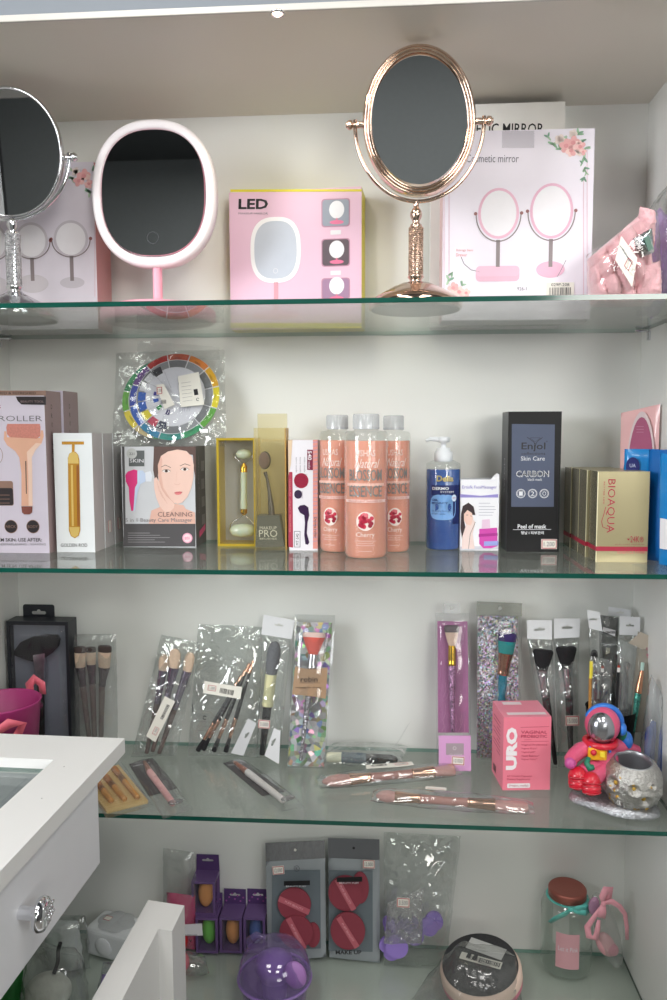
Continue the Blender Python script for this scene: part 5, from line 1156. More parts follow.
# flat clear bag with an eyebrow brush set
F = lean(225, 755, Z3, 231, 624, -0.012); c_ = crop(130, 600, 0.17); k_ = crop(230, 600, 0.18)
t = thing('eye_brush_bag', 'flat clear bag of black and rose gold eye brushes, heads pointing down', 'brush bag', F, 'boxed and bagged makeup brushes')
for b0, e0 in (((197.5, 751), (243, 673)), ((203, 750), (247, 667)), ((213.5, 751.5), (250, 661)), ((225.5, 752), (254, 658))):
    P_ = lambda s_: (b0[0] + (e0[0] - b0[0]) * s_, b0[1] + (e0[1] - b0[1]) * s_)
    brush(t, F, [P_(0.98), P_(0.36), P_(0.15), P_(0.0)], (0.0020, 0.0036, 0.0034, 0.0028, 0.0040), (BHAND, ROSEGOLD, BRISTLE), -0.004, sy=0.7, tip='flat')
    o_ = [F.p(*P_(0.98), -0.004), F.p(*P_(0.84), -0.004)]; MB().axis((o_[0][0], -0.004, o_[0][1]), (o_[1][0], -0.004, o_[1][1]), [(0.001, 0), (0.0026, 0.1), (0.0032, 1)], ROSEGOLD, 12).build('end_cap', t)
b = MB().pillow(F.P([(187.5, 755.5), (258, 757), (262.5, 627), (198.5, 624)]), 0, 0.009, 0.003, BAG, 16, 24, 0.002, 40, 7.0)
x, z = F.p(206, 716.5); b.arc(x, z, 0.0032, 0.0032, 0.0010, -0.0102, INK, 0.4, 5.6, 20)
for i in range(4): b.line(F.P([(199, 720 + i * 4.5), (216, 721 + i * 4.5)]), 0.0004, -0.0102, pm((130, 130, 130), 0.5))
b.line(F.P([(194, 703), (194.5, 712)]), 0.0009, -0.0102, INK)
b.build('plastic_bag', t)
sb = MB().plate(F.P([(203, 693), (240.5, 699), (242, 687), (204.5, 681)], -0.0105), -0.0110, -0.0106, STICK); z_ = F.p(228, 690.5); rbar(sb, z_[0], z_[1], 0.022, 0.008, -0.15, -0.0113, 9); sb.build('barcode_sticker', t)
price_sticker(t, F.p(212, 688, -0.011), 0.014, 0.0095, -0.1, -0.0113, '1.200')
# grey brush in a bag with a white header
F = lean(264, 757, Z3, 277, 617, -0.028)
t = thing('brush_bag', 'clear bag with slanted white header holding a grey fluffy brush', 'brush bag', F, 'brushes in header bags')
brush(t, F, [(262, 755), (267.5, 706), (271, 674), (275.5, 641)], (0.0044, 0.0070, 0.0088, 0.0092, 0.0112), (pm((44, 46, 48), 0.35, coat=0.3), pm((224, 220, 176), 0.3), pm((120, 122, 126), 0.9, bump=0.9, bscale=800, vary=0.35, scale=500)), -0.006, tip='round')
bagpart(t, F, [(256, 758), (280, 757), (291, 638), (262, 634)], 0.015, 0.003, BAG, 11.0)
header(t, F, [(261.5, 634), (292, 639), (295, 620), (264, 614.5)], (279, 625), y=-0.003)
price_sticker(t, F.p(264.5, 723.5, -0.012), 0.019, 0.0135, 0.02, -0.0160, '3.000')
# two loose white hang cards in front of it
def hang_card(bx, by, tx, ty, yt, quad, hole, rot, label):
    F = lean(bx, by, Z3, tx, ty, yt); t = thing('hang_card', label, 'card', F, 'loose white hang cards')
    q = F.P(quad); c = F.p(*hole); ca, sa = math.cos(rot), math.sin(rot)
    sl = [(c[0] + u * ca - v * sa, c[1] + u * sa + v * ca) for u, v in slot(0, 0, 0.013, 0.0032)]
    holed(MB(), q, sl, -0.0006, 0, CARDW).build('card', t)
    return t
hang_card(239, 756, 245, 719, -0.062, [(231, 753), (243.5, 755.5), (256.5, 723), (248, 718.5)], (247, 735), 1.15, 'white hang card leaning against the eye brush bag')
hang_card(272, 766, 276, 728, -0.078, [(264.5, 755.5), (279, 764), (280.5, 731), (274, 728)], (273.5, 742), 1.2, 'white hang card lying left of the holographic brush pack')
# brush on a holographic card
F = lean(305, 767, Z3, 314, 614, -0.030); c_ = crop(230, 600, 0.18)
t = thing('brush_pack', 'holographic rainbow card pack with a coral pink brush and kraft label', 'brush pack', F, 'carded makeup brush packs')
HOLO = sparkle('holo', (246, 248, 250), 130, 0.22, sat=0.7, val=1.0, metal=0.45, tilt=0.35)
MB().plate(F.P(c_((320, 922), (522, 927), (568, 126), (370, 121))), 0.001, 0.0022, HOLO).build('foil_card', t)
brush(t, F, c_((392, 895), (462, 505), (462, 300), (468, 178))[0:1] + c_((455, 382), (462, 302), (468, 180)), (0.0026, 0.0058, 0.0072, 0.0072, 0.0185), (sparkle('foil', (220, 216, 224), 600, 0.25, metal=0.8, tilt=0.7), SILVER, [pm((238, 112, 100), 0.9, bump=0.8, bscale=700, vary=0.1), pm((244, 214, 206), 0.9, bump=0.8, bscale=700), 0.78]), -0.009, sy=0.55, tip='flat')
KR = pm((170, 138, 108), 0.6, vary=0.05, scale=90)
b = MB().sheet(lambda u, v: (lambda a: (a[0], -0.0165 - 0.004 * math.sin(PI * u), a[1]))(F.p(*c_((345 + 15 * v + 182 * u + 4 * (1 - v) * u, 526 - 155 * v + 20 * u * (1 - v) + 4 * u + 10 * math.sin(PI * u) * (1 if v > 0.5 else -0.6) * abs(2 * v - 1)))[0], -0.018)), 12, 8, KR)
ptext(b, F, 'robin', *c_((400, 420))[0], *c_((492, 448))[0], INK, -0.0212); b.line(F.P(c_((385, 460), (500, 460)), -0.02), 0.0004, -0.0212, INK); ptext(b, F, 'makeup for dream', *c_((372, 474))[0], *c_((512, 486))[0], INK, -0.0212); b.build('kraft_label', t)
b = MB().pillow(F.P(c_((312, 932), (530, 936), (584, 84), (360, 80))), 0, 0.021, 0.003, SLEEVE, 14, 22, 0.001, 30, 13.0, 0.3); b.build('clear_sleeve', t)
# purple brush pack
F = lean(453, 768, Z3, 452, 613, -0.034); c_ = crop(420, 590, 0.19)
t = thing('brush_pack', 'purple card pack with an angled brush on a glittery lilac handle', 'brush pack', F, 'carded makeup brush packs')
PU = pm((168, 104, 150), 0.45, vary=0.12, scale=60); LI = pm((214, 160, 208), 0.4)
b = MB().plate(F.P(c_((95, 752), (258, 752), (250, 166), (92, 164))), 0.002, 0.003, PU)
for i in range(9):
    r_ = random.Random(i); u = 100 + r_.random() * 140; v = 460 + r_.random() * 260; b.line(F.P(c_((u, v), (u + 12 * r_.random(), v + 40), (u - 10, v + 80))), 0.0004, 0.0016, pm((214, 150, 190), 0.4))
b.build('backing_card', t)
b = MB().plate(F.P(c_((95, 933), (262, 936), (260, 752), (94, 752))), -0.0190, -0.0180, LI); b.flat(F.P(c_((137, 868), (230, 868), (230, 807), (137, 807)), -0.019), -0.0193, pm((166, 152, 160), 0.35)); x, z = F.p(*c_((182, 832))[0], -0.019); b.arc(x, z, 0.0026, 0.0026, 0.0007, -0.0196, pm((214, 208, 212), 0.4)); ptext(b, F, 'GLOSSY', *c_((150, 846))[0], *c_((216, 858))[0], pm((214, 208, 212), 0.4), -0.0196); b.build('lower_card', t)
price_sticker(t, F.p(*c_((200, 898))[0], -0.019), 0.0195, 0.0130, -0.05, -0.0199, '10.000')
brush(t, F, c_((172, 748), (168, 398), (169, 292), (166, 186)), (0.0030, 0.0056, 0.0060, 0.0058, 0.0118), (sparkle('foil', (206, 150, 196), 600, 0.3, metal=0.5, tilt=0.6), GOLD, [pm((228, 196, 178), 0.9, bump=0.8, bscale=800), pm((110, 98, 104), 0.9, bump=0.8, bscale=800), 0.66]), -0.008, sy=0.55, tip='flat')
b = MB().pillow(F.P(c_((88, 938), (268, 938), (262, 120), (80, 120))), 0, 0.0185, 0.004, SLEEVE, 12, 22, 0.0008, 30, 17.0, 0.22); b.build('clear_sleeve', t)
x, z = F.p(*c_((166, 95))[0]); holed(MB(), F.P(c_((122, 124), (216, 124), (206, 70), (126, 70))), [(x + 0.0032 * math.cos(2 * PI * i / 16), z + 0.0032 * math.sin(2 * PI * i / 16)) for i in range(16)], 0, 0.0005, film(0.35, (240, 240, 240), 0)).build('hang_tab', t)
# glitter brush pack
F = lean(498, 761, Z3, 498, 603, -0.030)
t = thing('brush_pack', 'silver glitter card pack with a purple and teal brush, behind the pink box', 'brush pack', F, 'carded makeup brush packs')
GL = sparkle('holo', (236, 230, 240), 480, 0.3, sat=0.6, val=1.0, metal=0.4, tilt=0.6)
MB().plate(F.P(c_((300, 885), (522, 888), (516, 140), (305, 136))), 0.002, 0.003, GL).build('glitter_card', t)
TE = pm((30, 150, 176), 0.2, metal=0.5, vary=0.3, scale=120)
hb = brush(t, F, c_((420, 800), (436, 446), (452, 332), (462, 226)), (0.0040, 0.0066, 0.0086, 0.0118, 0.0145), (TE, pm((200, 146, 122), 0.18, metal=0.95), [pm((34, 150, 150), 0.85, bump=0.8, bscale=800), pm((62, 44, 104), 0.85, bump=0.8, bscale=800), 0.6]), -0.009, sy=0.6, tip='flat', handle_prof=[(0.004, 0), (0.0065, 0.3), (0.005, 0.42), (0.0068, 0.55), (0.0052, 0.7), (0.0072, 0.85), (0.006, 1)])
b = MB().pillow(F.P(c_((296, 892), (530, 892), (537, 136), (298, 130))), 0, 0.020, 0.003, SLEEVE, 12, 22, 0.0008, 30, 19.0, 0.25); b.build('clear_sleeve', t)
x, z = F.p(*c_((420, 97))[0]); holed(MB(), F.P(c_((298, 134), (537, 138), (538, 70), (300, 60))), [(x + 0.003 * math.cos(2 * PI * i / 16), z + 0.003 * math.sin(2 * PI * i / 16)) for i in range(16)], 0, 0.0006, film(0.25, (226, 228, 224), 0, hcol=(190, 190, 184))).build('hang_tab', t)

# pink supplement carton
F = stand(526, 790, Z3, yaw=-0.10); c_ = crop(420, 590, 0.19)
PB = pm((240, 132, 152), 0.4, vary=0.02); t = thing('supplement_box', 'pink carton with a tall white sideways brand word', 'box', F)
x0 = F.p(503, 760)[0]; x1 = F.p(550.5, 760)[0]; h = F.p(526, 717)[1]; dp = 0.068
b = MB().boxm(x0, x1, 0, dp, 0, h, PB, PB, pm((244, 146, 166), 0.4)); DP = pm((176, 52, 84), 0.45)
vtext(b, F, 'URO', *c_((450, 722))[0], *c_((509, 946))[0], pm((246, 240, 242), 0.4), -0.0006, bold=0.06)
ptext(b, F, 'VAGINAL', 521, 730.5, 547, 733.5, DP); ptext(b, F, 'PROBIOTIC', 521, 734.6, 547, 737.6, DP); b.line(F.P([(520.5, 727.2), (549, 726.5)]), 0.0005, -0.0006, DP); b.line(F.P([(521, 741.5), (548.5, 741)]), 0.0004, -0.0006, DP); b.line(F.P([(524, 739.7), (531, 739.6)]), 0.0004, -0.0006, DP)
for i, (tx, w_) in enumerate((('Vaginal Probiotics', 26), ('Vaginal Flora*', 16), ('Vaginal pH*', 14), ('Yeast Balance*', 18), ('Vaginal Odor*', 16))): ptext(b, F, tx, 521, 743.8 + i * 3.6, 521 + w_, 745.8 + i * 3.6, DP)
ptext(b, F, '60 Count Capsules', 507, 775, 532, 777.2, DP); ptext(b, F, 'Dietary Supplement', 507, 778.2, 530, 780.4, DP)
b.flat(rrect(rect(F, 507, 783, 530, 788), 0.0015), -0.0005, pm((246, 240, 242), 0.4)); ptext(b, F, '(Vegan, really)', 509, 784.2, 528, 786.8, DP, -0.0008)
for k in range(9): b.add([(x0 - 0.0003, dp * 0.85 - 0.02 * (k % 3 == 2), h * (0.86 - k * 0.055)), (x0 - 0.0003, dp * 0.25, h * (0.86 - k * 0.055)), (x0 - 0.0003, dp * 0.25, h * (0.848 - k * 0.055)), (x0 - 0.0003, dp * 0.85 - 0.02 * (k % 3 == 2), h * (0.848 - k * 0.055))], [(0, 1, 2, 3)], DP)
for i in range(8): b.add([(x0 - 0.0003, dp * (0.6 + 0.03 * i), h * 0.06), (x0 - 0.0003, dp * (0.615 + 0.03 * i), h * 0.06), (x0 - 0.0003, dp * (0.615 + 0.03 * i), h * 0.16), (x0 - 0.0003, dp * (0.6 + 0.03 * i), h * 0.16)], [(0, 1, 2, 3)], INK)
b.add([(x0 + 0.008, 0.008, h + 0.0003), (x1 - 0.004, 0.008, h + 0.0003), (x1 - 0.004, 0.018, h + 0.0003), (x0 + 0.008, 0.018, h + 0.0003)], [(0, 1, 2, 3)], pm((246, 226, 230), 0.4)); b.add([(x0 + 0.012, 0.05, h + 0.0003), (x0 + 0.04, 0.05, h + 0.0003), (x0 + 0.04, 0.062, h + 0.0003), (x0 + 0.012, 0.062, h + 0.0003)], [(0, 1, 2, 3)], pm((246, 226, 230), 0.4))
b.build('carton', t)

# black brushes in header bags
c_ = crop(520, 590, 0.24)
for lab, Bp, Tp, hq, hole, bp, bq, stick in (
        ('clear header bag with a black brush, its left neighbour the pink box', (552, 766), (539, 619), ((28, 202), (132, 206), (132, 125), (28, 125)), (80, 164), ((148, 728), (108, 446), (92, 336), (97, 248)), ((110, 742), (156, 738), (134, 204), (30, 202)), None),
        ('clear header bag with a black brush and a price sticker halfway down', (571, 764), (567, 617), ((140, 200), (246, 196), (248, 118), (140, 118)), (195, 156), ((212, 712), (205, 448), (196, 325), (192, 236)), ((160, 738), (242, 738), (246, 196), (142, 198)), (216, 542))):
    F = lean(*Bp, Z3, *Tp, -0.026); t = thing('brush_bag', lab, 'brush bag', F, 'brushes in header bags')
    brush(t, F, c_(*bp), (0.0034, 0.0062, 0.0064, 0.0082, 0.0158), (BHAND, SILVER, BRISTLE), -0.007, sy=0.6, tip='flat')
    bagpart(t, F, c_(*bq), 0.015, 0.004, BAG, 23.0 + Bp[0], 0.0025)
    header(t, F, c_(*hq), c_(hole)[0], y=-0.003, hw=0.017, hh=0.0035)
    if stick: price_sticker(t, F.p(*c_(stick)[0], -0.013), 0.0215, 0.0155, 0.0, -0.0165, '15.000')

# black mesh cup with bagged brushes behind the astronaut figurine
F = Frame(Vector((at(610, 740, y=-0.085).x, -0.085, Z3)))
t = thing('brush_holder', 'black mesh cup crammed with bagged brushes, behind the astronaut figurine', 'holder', F)
b = MB().lathe([(0.030, 0.0005), (0.036, 0.105), (0.037, 0.106), (0.0355, 0.104), (0.0295, 0.003), (0.0002, 0.003)], pm((24, 24, 28), 0.4, metal=0.4, bump=0.9, bscale=350), 40); b.build('cup', t)
FH = F; v_ = crop(560, 560, 0.16)
def held(label, y, quad_bag, quad_head=None, hole=None, br=None, name='brush_bag', cat='brush bag', mat=None, seed=1.0, zlow=0.006, thick=0.005, group='brushes standing in the black cup', extra=None):
    F = Frame(Vector((FH.o.x, y, Z3 + zlow)), (0, 0.10, 1)); t = thing(name, label, cat, F, group)
    if br:
        for pts, rad, ms, tp in br: brush(t, F, v_(*pts), rad, ms, -0.001, sy=0.7, tip=tp)
    if quad_bag:
        MB().pillow(F.P(v_(*quad_bag)), 0, thick, 0.002, mat or BAG, 12, 20, 0.0015, 45, seed).build('plastic_bag', t)
    if quad_head: header(t, F, v_(*quad_head), v_(hole)[0], y=-0.003, hw=0.012, hh=0.0028)
    if extra: extra(t, F)
    return t
def black_card(t, F):
    b = MB().plate(F.P(v_((250, 1000), (350, 1000), (368, 360), (250, 345))), 0.0025, 0.0035, pm((30, 30, 32), 0.4))
    x, z = F.p(*v_((302, 545))[0]); b.arc(x, z, 0.0055, 0.0045, 0.0018, 0.0021, PAPER, 0.3, PI - 0.3, 14); ptext(b, F, 'Miyueni', *v_((262, 520))[0], *v_((346, 540))[0], PAPER, 0.0020)
    b.flat(F.P(v_((285, 590), (312, 580), (314, 550), (288, 548)), 0.002), 0.0020, pm((206, 196, 170), 0.4)); b.build('backing_card', t)
    b = MB().plate(F.P(v_((266, 445), (344, 478), (346, 440), (270, 418)), -0.006), -0.0062, -0.0058, PAPER); ptext(b, F, 'QIAOER', *v_((276, 440))[0], *v_((338, 458))[0], INK, -0.0066, bold=0.03); b.build('paper_label', t)
WRB = pm((238, 236, 232), 0.7)
held('clear bag with a black card and white printed words in the black cup', -0.070, ((250, 1000), (352, 1000), (372, 360), (250, 340)), None, None, None, seed=31, extra=black_card)
held('header bag at the back of the black cup, two white cards overlapping', -0.058, ((305, 980), (465, 980), (466, 350), (302, 346)), ((300, 346), (438, 352), (438, 310), (300, 290)), (372, 328), [(((380, 1000), (376, 780), (372, 700), (370, 640)), (0.0018, 0.0028, 0.0026, 0.0024, 0.003), (BHAND, BHAND, BRISTLE), 'round')], seed=33)
held('white header bag at the left of the black cup', -0.092, ((190, 985), (262, 990), (262, 445), (180, 425)), ((180, 425), (262, 445), (245, 325), (165, 310)), (205, 370), [(((222, 1000), (216, 700), (212, 640), (215, 560)), (0.0020, 0.0034, 0.0034, 0.0036, 0.0056), (BHAND, CHROME, BRISTLE), 'round')], seed=35)
held('white header bag at the right of the black cup', -0.080, ((365, 990), (492, 990), (495, 472), (368, 465)), ((368, 465), (495, 472), (498, 355), (370, 350)), (434, 408), [(((405, 1000), (412, 760), (414, 690), (420, 640)), (0.0022, 0.0038, 0.0036, 0.0034, 0.005), (BHAND, BHAND, BRISTLE), 'flat')], seed=37)
held('thin bag with a yellow and ochre pencil brush in the black cup', -0.108, ((180, 985), (318, 1000), (326, 628), (196, 600)), None, None, [(((186, 1010), (190, 740), (194, 728), (196, 632)), (0.0024, 0.0024, 0.0026, 0.0026, 0.0026), (pm((176, 126, 60), 0.4), pm((224, 206, 60), 0.4), pm((224, 206, 60), 0.4)), 'flat'),
     (((258, 1000), (264, 700), (266, 690), (267, 662)), (0.0022, 0.0022, 0.0022, 0.0020, 0.0022), (BHAND, WRB, [WRB, pm((170, 60, 40), 0.6), 0.5]), 'round')], seed=39)
held('grey clear bag with a white tipped black brush in the black cup', -0.104, ((345, 1000), (440, 1000), (482, 545), (378, 500)), None, None, [(((352, 1000), (366, 700), (367, 688), (368, 656)), (0.0022, 0.0022, 0.0022, 0.0020, 0.0022), (BHAND, WRB, [WRB, pm((170, 60, 40), 0.6), 0.5]), 'round')], seed=41, mat=BAGSOFT)
# teal glitter brush with its paper backing, right of the cup
F = Frame(Vector((at(640, 745, y=-0.110).x, -0.110, Z3)), (0.03, 0.16, 1)); c_ = crop(520, 590, 0.24)
t = thing('brush_pack', 'pack with a teal glitter brush and copper ferrule before a folded kraft sleeve', 'brush pack', F)
brush(t, F, v_((455, 1080), (488, 832), (512, 690), (517, 640)), (0.0030, 0.0046, 0.0046, 0.0026, 0.0026), (sparkle('foil', (96, 190, 172), 600, 0.3, metal=0.5, tilt=0.6), pm((206, 150, 120), 0.25, metal=0.9), pm((186, 216, 206), 0.8)), -0.006, tip='flat')
KP = pm((196, 184, 168), 0.5, vary=0.05)
b = MB().pillow(F.P(v_((450, 1090), (572, 1080), (600, 492), (500, 450))), 0.010, 0.008, 0.006, film(0.45, (226, 222, 214), 0.3, hcol=(206, 198, 186)), 12, 20, 0.0015, 40, 43.0)
for k in range(2): ptext(b, F, ['미영', '펜'][k], *v_((540, 545 + k * 40))[0], *v_((566, 570 + k * 40))[0], pm((200, 80, 120), 0.5), 0.0005)
b.sheet(lambda u, v: (F.p(*v_((430 + 75 * v + 100 * u, 520 - 70 * v + 45 * u))[0])[0], 0.004 - 0.004 * v, F.p(*v_((430 + 75 * v + 100 * u, 520 - 70 * v + 45 * u))[0])[1]), 6, 6, KP); b.build('paper_sleeve', t)
# bag of blue handled tools at the right edge
F = Frame(Vector((at(655, 790, y=-0.145).x, -0.145, Z3)), (0.02, 0.05, 1))
t = thing('tool_bag', 'clear bag with blue plastic handles, right of the astronaut figurine', 'bag', F)
BLH = film(0.55, (120, 150, 220), 0.1, hcol=(52, 96, 190), base=0.05)
BLH = pm((58, 100, 190), 0.25, vary=0.08, coat=0.5, trans=0.3)
for i, (u0, v0, u1, v1) in enumerate(((545, 760, 520, 560), (575, 780, 548, 548), (600, 790, 580, 560), (620, 790, 606, 540), (640, 780, 630, 560))):
    a = F.p(*c_((u0 - 30, v0))[0], 0.004); e = F.p(*c_((u1 + 12, v1))[0], 0.004); yy = 0.012 * (i % 2) - 0.004
    a = (min(a[0], 0.026), max(a[1], 0.008)); e = (min(e[0], 0.030), e[1])
    MB().axis((a[0], yy, a[1]), (e[0], yy, e[1]), [(0.002, 0), (0.0052, 0.05), (0.0046, 0.5), (0.0056, 0.8), (0.004, 0.97), (0.001, 1)], BLH, 14, sy=0.7).build('blue_handle', t)
xr = XR - F.o.x - 0.002
q = F.P(c_((470, 850), (560, 850), (548, 352), (495, 480)))
q[0] = (q[0][0] + 0.004, q[0][1])
MB().pillow([q[0], (xr, 0.001), (xr, F.p(*c_((612, 430))[0])[1]), q[2]], 0, 0.014, 0.014, film(0.20, (240, 242, 242), 0.5, scale=30, hcol=(228, 231, 233), base=0.03), 16, 20, 0.0025, 40, 47.0, 0.18).build('plastic_bag', t)

# ---- lying packs along the front of shelf 3
def lying_pack(name, label, cat, B, T, th, group):
    F = lying(*B, *T, Z3 + th); return thing(name, label, cat, F, group), F
c_ = crop(90, 690, 0.165)
t, F = lying_pack('brush_set_tray', 'tan tray of three bamboo coloured brushes, half under the white counter', 'brush set', (127.5, 803), (98, 768), 0.009, 'packs lying on the brush shelf')
TAN = pm((216, 186, 126), 0.5, vary=0.05); BAM = pm((206, 150, 84), 0.4, vary=0.1, scale=60)
cs = F.P([(106.5, 808), (148, 797.5), (118.5, 762), (80, 773)])
b = MB().plate(cs, 0.004, 0.0085, TAN)
for i in range(18):
    f_ = (i + 1) / 19; a_ = [cs[0][k] * (1 - f_) + cs[3][k] * f_ for k in (0, 1)]; e_ = [cs[1][k] * (1 - f_) + cs[2][k] * f_ for k in (0, 1)]; b.line([a_, e_], 0.0008, 0.0036, pm((196, 160, 96), 0.5))
b.build('tray', t)
for p0, p1 in (((290, 650), (145, 475)), ((212, 662), (95, 525)), ((130, 672), (45, 560))):
    P_ = lambda s_: (p0[0] + (p1[0] - p0[0]) * s_, p0[1] + (p1[1] - p0[1]) * s_)
    brush(t, F, c_(P_(0), P_(0.55), P_(0.72), P_(1)), (0.0036, 0.0042, 0.0042, 0.0040, 0.0048), (BAM, pm((150, 110, 80), 0.3, metal=0.5), pm((170, 120, 80), 0.9)), 0.0005, tip='flat')
co = F.P([(106.5, 816), (153.5, 803), (120, 757), (76, 769)])
MB().pillow(co, 0.004, 0.008, 0.004, SLEEVE, 10, 10, 0.0005, 30, 51.0, 0.2).build('clear_cover', t)
def pen_pack(label, B, T, quad, f0, pen, cols, group='packs lying on the brush shelf'):
    t, F = lying_pack('pen_brush_pack', label, 'brush pack', B, T, 0.006, group); q = F.P(quad)   # bl br tr tl
    lerp = lambda a, c, k: (a[0] + (c[0] - a[0]) * k, a[1] + (c[1] - a[1]) * k)
    b = MB().plate([lerp(q[0], q[3], f0), lerp(q[1], q[2], f0), q[2], q[3]], 0.0045, 0.0052, pm((84, 82, 84), 0.4))
    a_ = lerp(q[3], q[0], 0.06); e_ = lerp(lerp(q[3], q[0], 0.06), lerp(q[2], q[1], 0.06), 0.1); an = math.atan2(q[2][1] - q[3][1], q[2][0] - q[3][0]); L = math.hypot(q[2][0] - q[3][0], q[2][1] - q[3][1])
    b.text('MAYCHEER', e_[0], e_[1] - 0.004, L * 0.7, 0.0042, 0.0041, PAPER, an); b.build('backing_card', t)
    brush(t, F, pen, (0.0046, 0.0050, 0.0044, 0.0030, 0.0030), cols, -0.0005, tip='point')
    MB().pillow(q, 0.0045, 0.0115, 0.001, SLEEVE, 10, 16, 0.0008, 40, B[0], 0.28).build('clear_cover', t)
    z_ = lerp(lerp(q[0], q[3], 0.1), lerp(q[1], q[2], 0.1), 0.55); MB().sphere((z_[0], -0.004, z_[1]), (0.011, 0.003, 0.006), film(0.1, (200, 200, 200), 0.5, base=0.15), 14, 8).build('molded_end', t)
COPM = pm((196, 132, 112), 0.3, metal=0.7)
pen_pack('clear pack with a pink pen brush lying near the counter', (178, 811.5), (141, 758.5), [(163.4, 816), (193.5, 806), (152.7, 755.5), (128.8, 761)], 0.38, c_((505, 690), (362, 497), (338, 450), (326, 428)), (pm((240, 184, 184), 0.4), COPM, pm((150, 110, 96), 0.8)))
n_ = crop(90, 730, 0.345)
pen_pack('clear pack with a white pen brush lying midway along the shelf', (293.5, 806.5), (232, 759), [(281.5, 808.7), (305.6, 804), (241.8, 757.6), (222.8, 760)], 0.30, n_((562, 205), (456, 122), (428, 100), (415, 90)), (pm((232, 228, 226), 0.4), COPM, pm((150, 110, 96), 0.8)))
# clear case with a black and grey brush, lying at the back
o_ = crop(310, 720, 0.375)
F = Frame(at(368, 766, z=Z3) + Vector((0, 0, 0.012)), (0, 1, 0), (0, 0, -1)); t = thing('brush_case', 'clear case with a brush in cream, grey and black, lying behind the others', 'brush pack', F, 'packs lying on the brush shelf')
mk = lambda u: F.p(*o_((u, 100))[0], 0)
zz = F.p(*o_((130, 100))[0])[1]; X = lambda u: F.p(*o_((u, 100))[0])[0]
hb = MB().axis((X(150), 0.001, zz), (X(234), 0.001, zz - 0.003), [(0.007, 0), (0.0078, 0.3), (0.0076, 0.8), (0.005, 0.96), (0.001, 1)], BHAND, 18).build('makeup_brush', t)
MB().axis((X(84), 0.001, zz + 0.001), (X(150), 0.001, zz), [(0.0078, 0), (0.0082, 0.5), (0.0076, 1)], pm((104, 116, 124), 0.8, vary=0.5, scale=600), 18).build('bristles', hb)
MB().axis((X(44), 0.001, zz + 0.001), (X(84), 0.001, zz + 0.001), [(0.007, 0), (0.0078, 0.3), (0.0078, 1)], pm((214, 214, 190), 0.4), 18).build('ferrule', hb)
q = [(X(36), zz - 0.018), (X(240), zz - 0.020), (X(262), zz + 0.055), (X(46), zz + 0.055)]
b = MB().pillow(q, 0.003, 0.012, 0.008, BAG, 18, 12, 0.0022, 45, 57.0, 0.3); b.build('plastic_bag', t)
b = MB().sheet(lambda u, v: (X(225) + 0.016 * v + 0.010 * u, -0.010 - 0.030 * v, zz + 0.02 + 0.03 * u), 6, 8, SLEEVE); b.build('bag_flap', t)
# two double ended brushes lying in sleeves
DMAT = pm((176, 128, 118), 0.4, vary=0.04)
def double_brush(label, L, R, r, cuts, tag_q, flat_):
    F0 = at(*L, z=Z3 + 0.011); F1 = at(*R, z=Z3 + 0.011)
    ax = (F1 - F0).normalized(); F = Frame(F0, Vector((0, 0, 1)).cross(ax), (0, 0, -1)); n = (F1 - F0).length
    t = thing('double_brush', label, 'brush pack', F, 'packs lying on the brush shelf')
    c0, c1, c2, c3 = cuts; P = lambda s_: Vector((n * s_, 0.0012, 0))
    h = MB().axis(P(c1), P(c2), [(r * 0.62, 0), (r * 0.55, 0.5), (r * 0.62, 1)], DMAT, 18).build('makeup_brush', t)
    for a_, e_ in ((c1, c0), (c2, c3)): MB().axis(P(a_), P(e_), [(r * 0.66, 0), (r * 0.72, 0.06), (r * 0.66, 0.12), (r * 0.74, 0.6), (r * 0.85, 1)], ROSEGOLD, 20).build('ferrule', h)
    MB().axis(P(c0), P(0), [(r * 0.82, 0), (r, 0.4), (r * 0.8, 0.75), (r * 0.3, 0.97), (0.0002, 1)], DUSTY, 20, sy=0.8).build('bristles', h)
    MB().axis(P(c3), P(1), [(r * 0.82, 0), (r * 0.95, 0.5), (r * flat_, 0.9), (r * flat_ * 0.7, 1)], DUSTY, 20, sy=0.7).build('bristles', h)
    MB().pillow([(-0.006, -0.016), (n + 0.008, -0.016), (n + 0.008, 0.016), (-0.006, 0.016)], 0.002, 0.012, 0.008, film(0.05, (246, 247, 247), 0.55, scale=18, rough=0.08, base=0.05), 24, 8, 0.0014, 45, L[0], 0.3).build('plastic_sleeve', t)
    return t, F, n
t, F, n = double_brush('pink double ended brush in clear sleeve with barcode label, lying further back', (322, 781), (454, 769), 0.0105, (0.20, 0.36, 0.67, 0.84), None, 1.15)
b = MB().plate([(n * 0.33, 0.002), (n * 0.60, -0.001), (n * 0.69, 0.0005), (n * 0.69, 0.012), (n * 0.34, 0.014)], -0.0120, -0.0115, STICK); rbar(b, n * 0.43, 0.0085, 0.022, 0.006, -0.02, -0.0123, 12); b.build('barcode_sticker', t); price_sticker(t, (n * 0.60, 0.006), 0.020, 0.009, 0.0, -0.0125, '15.000')
t, F, n = double_brush('pink double ended brush in clear sleeve lying at the shelf front', (376, 794.5), (528, 806.5), 0.0098, (0.13, 0.30, 0.61, 0.79), None, 0.95)
b = MB().plate([(n * 0.33, 0.006), (n * 0.47, 0.006), (n * 0.47, 0.014), (n * 0.33, 0.014)], -0.0112, -0.0107, STICK); b.line([(n * 0.34, 0.007), (n * 0.46, 0.007)], 0.0006, -0.0115, RED); b.build('price_sticker', t)

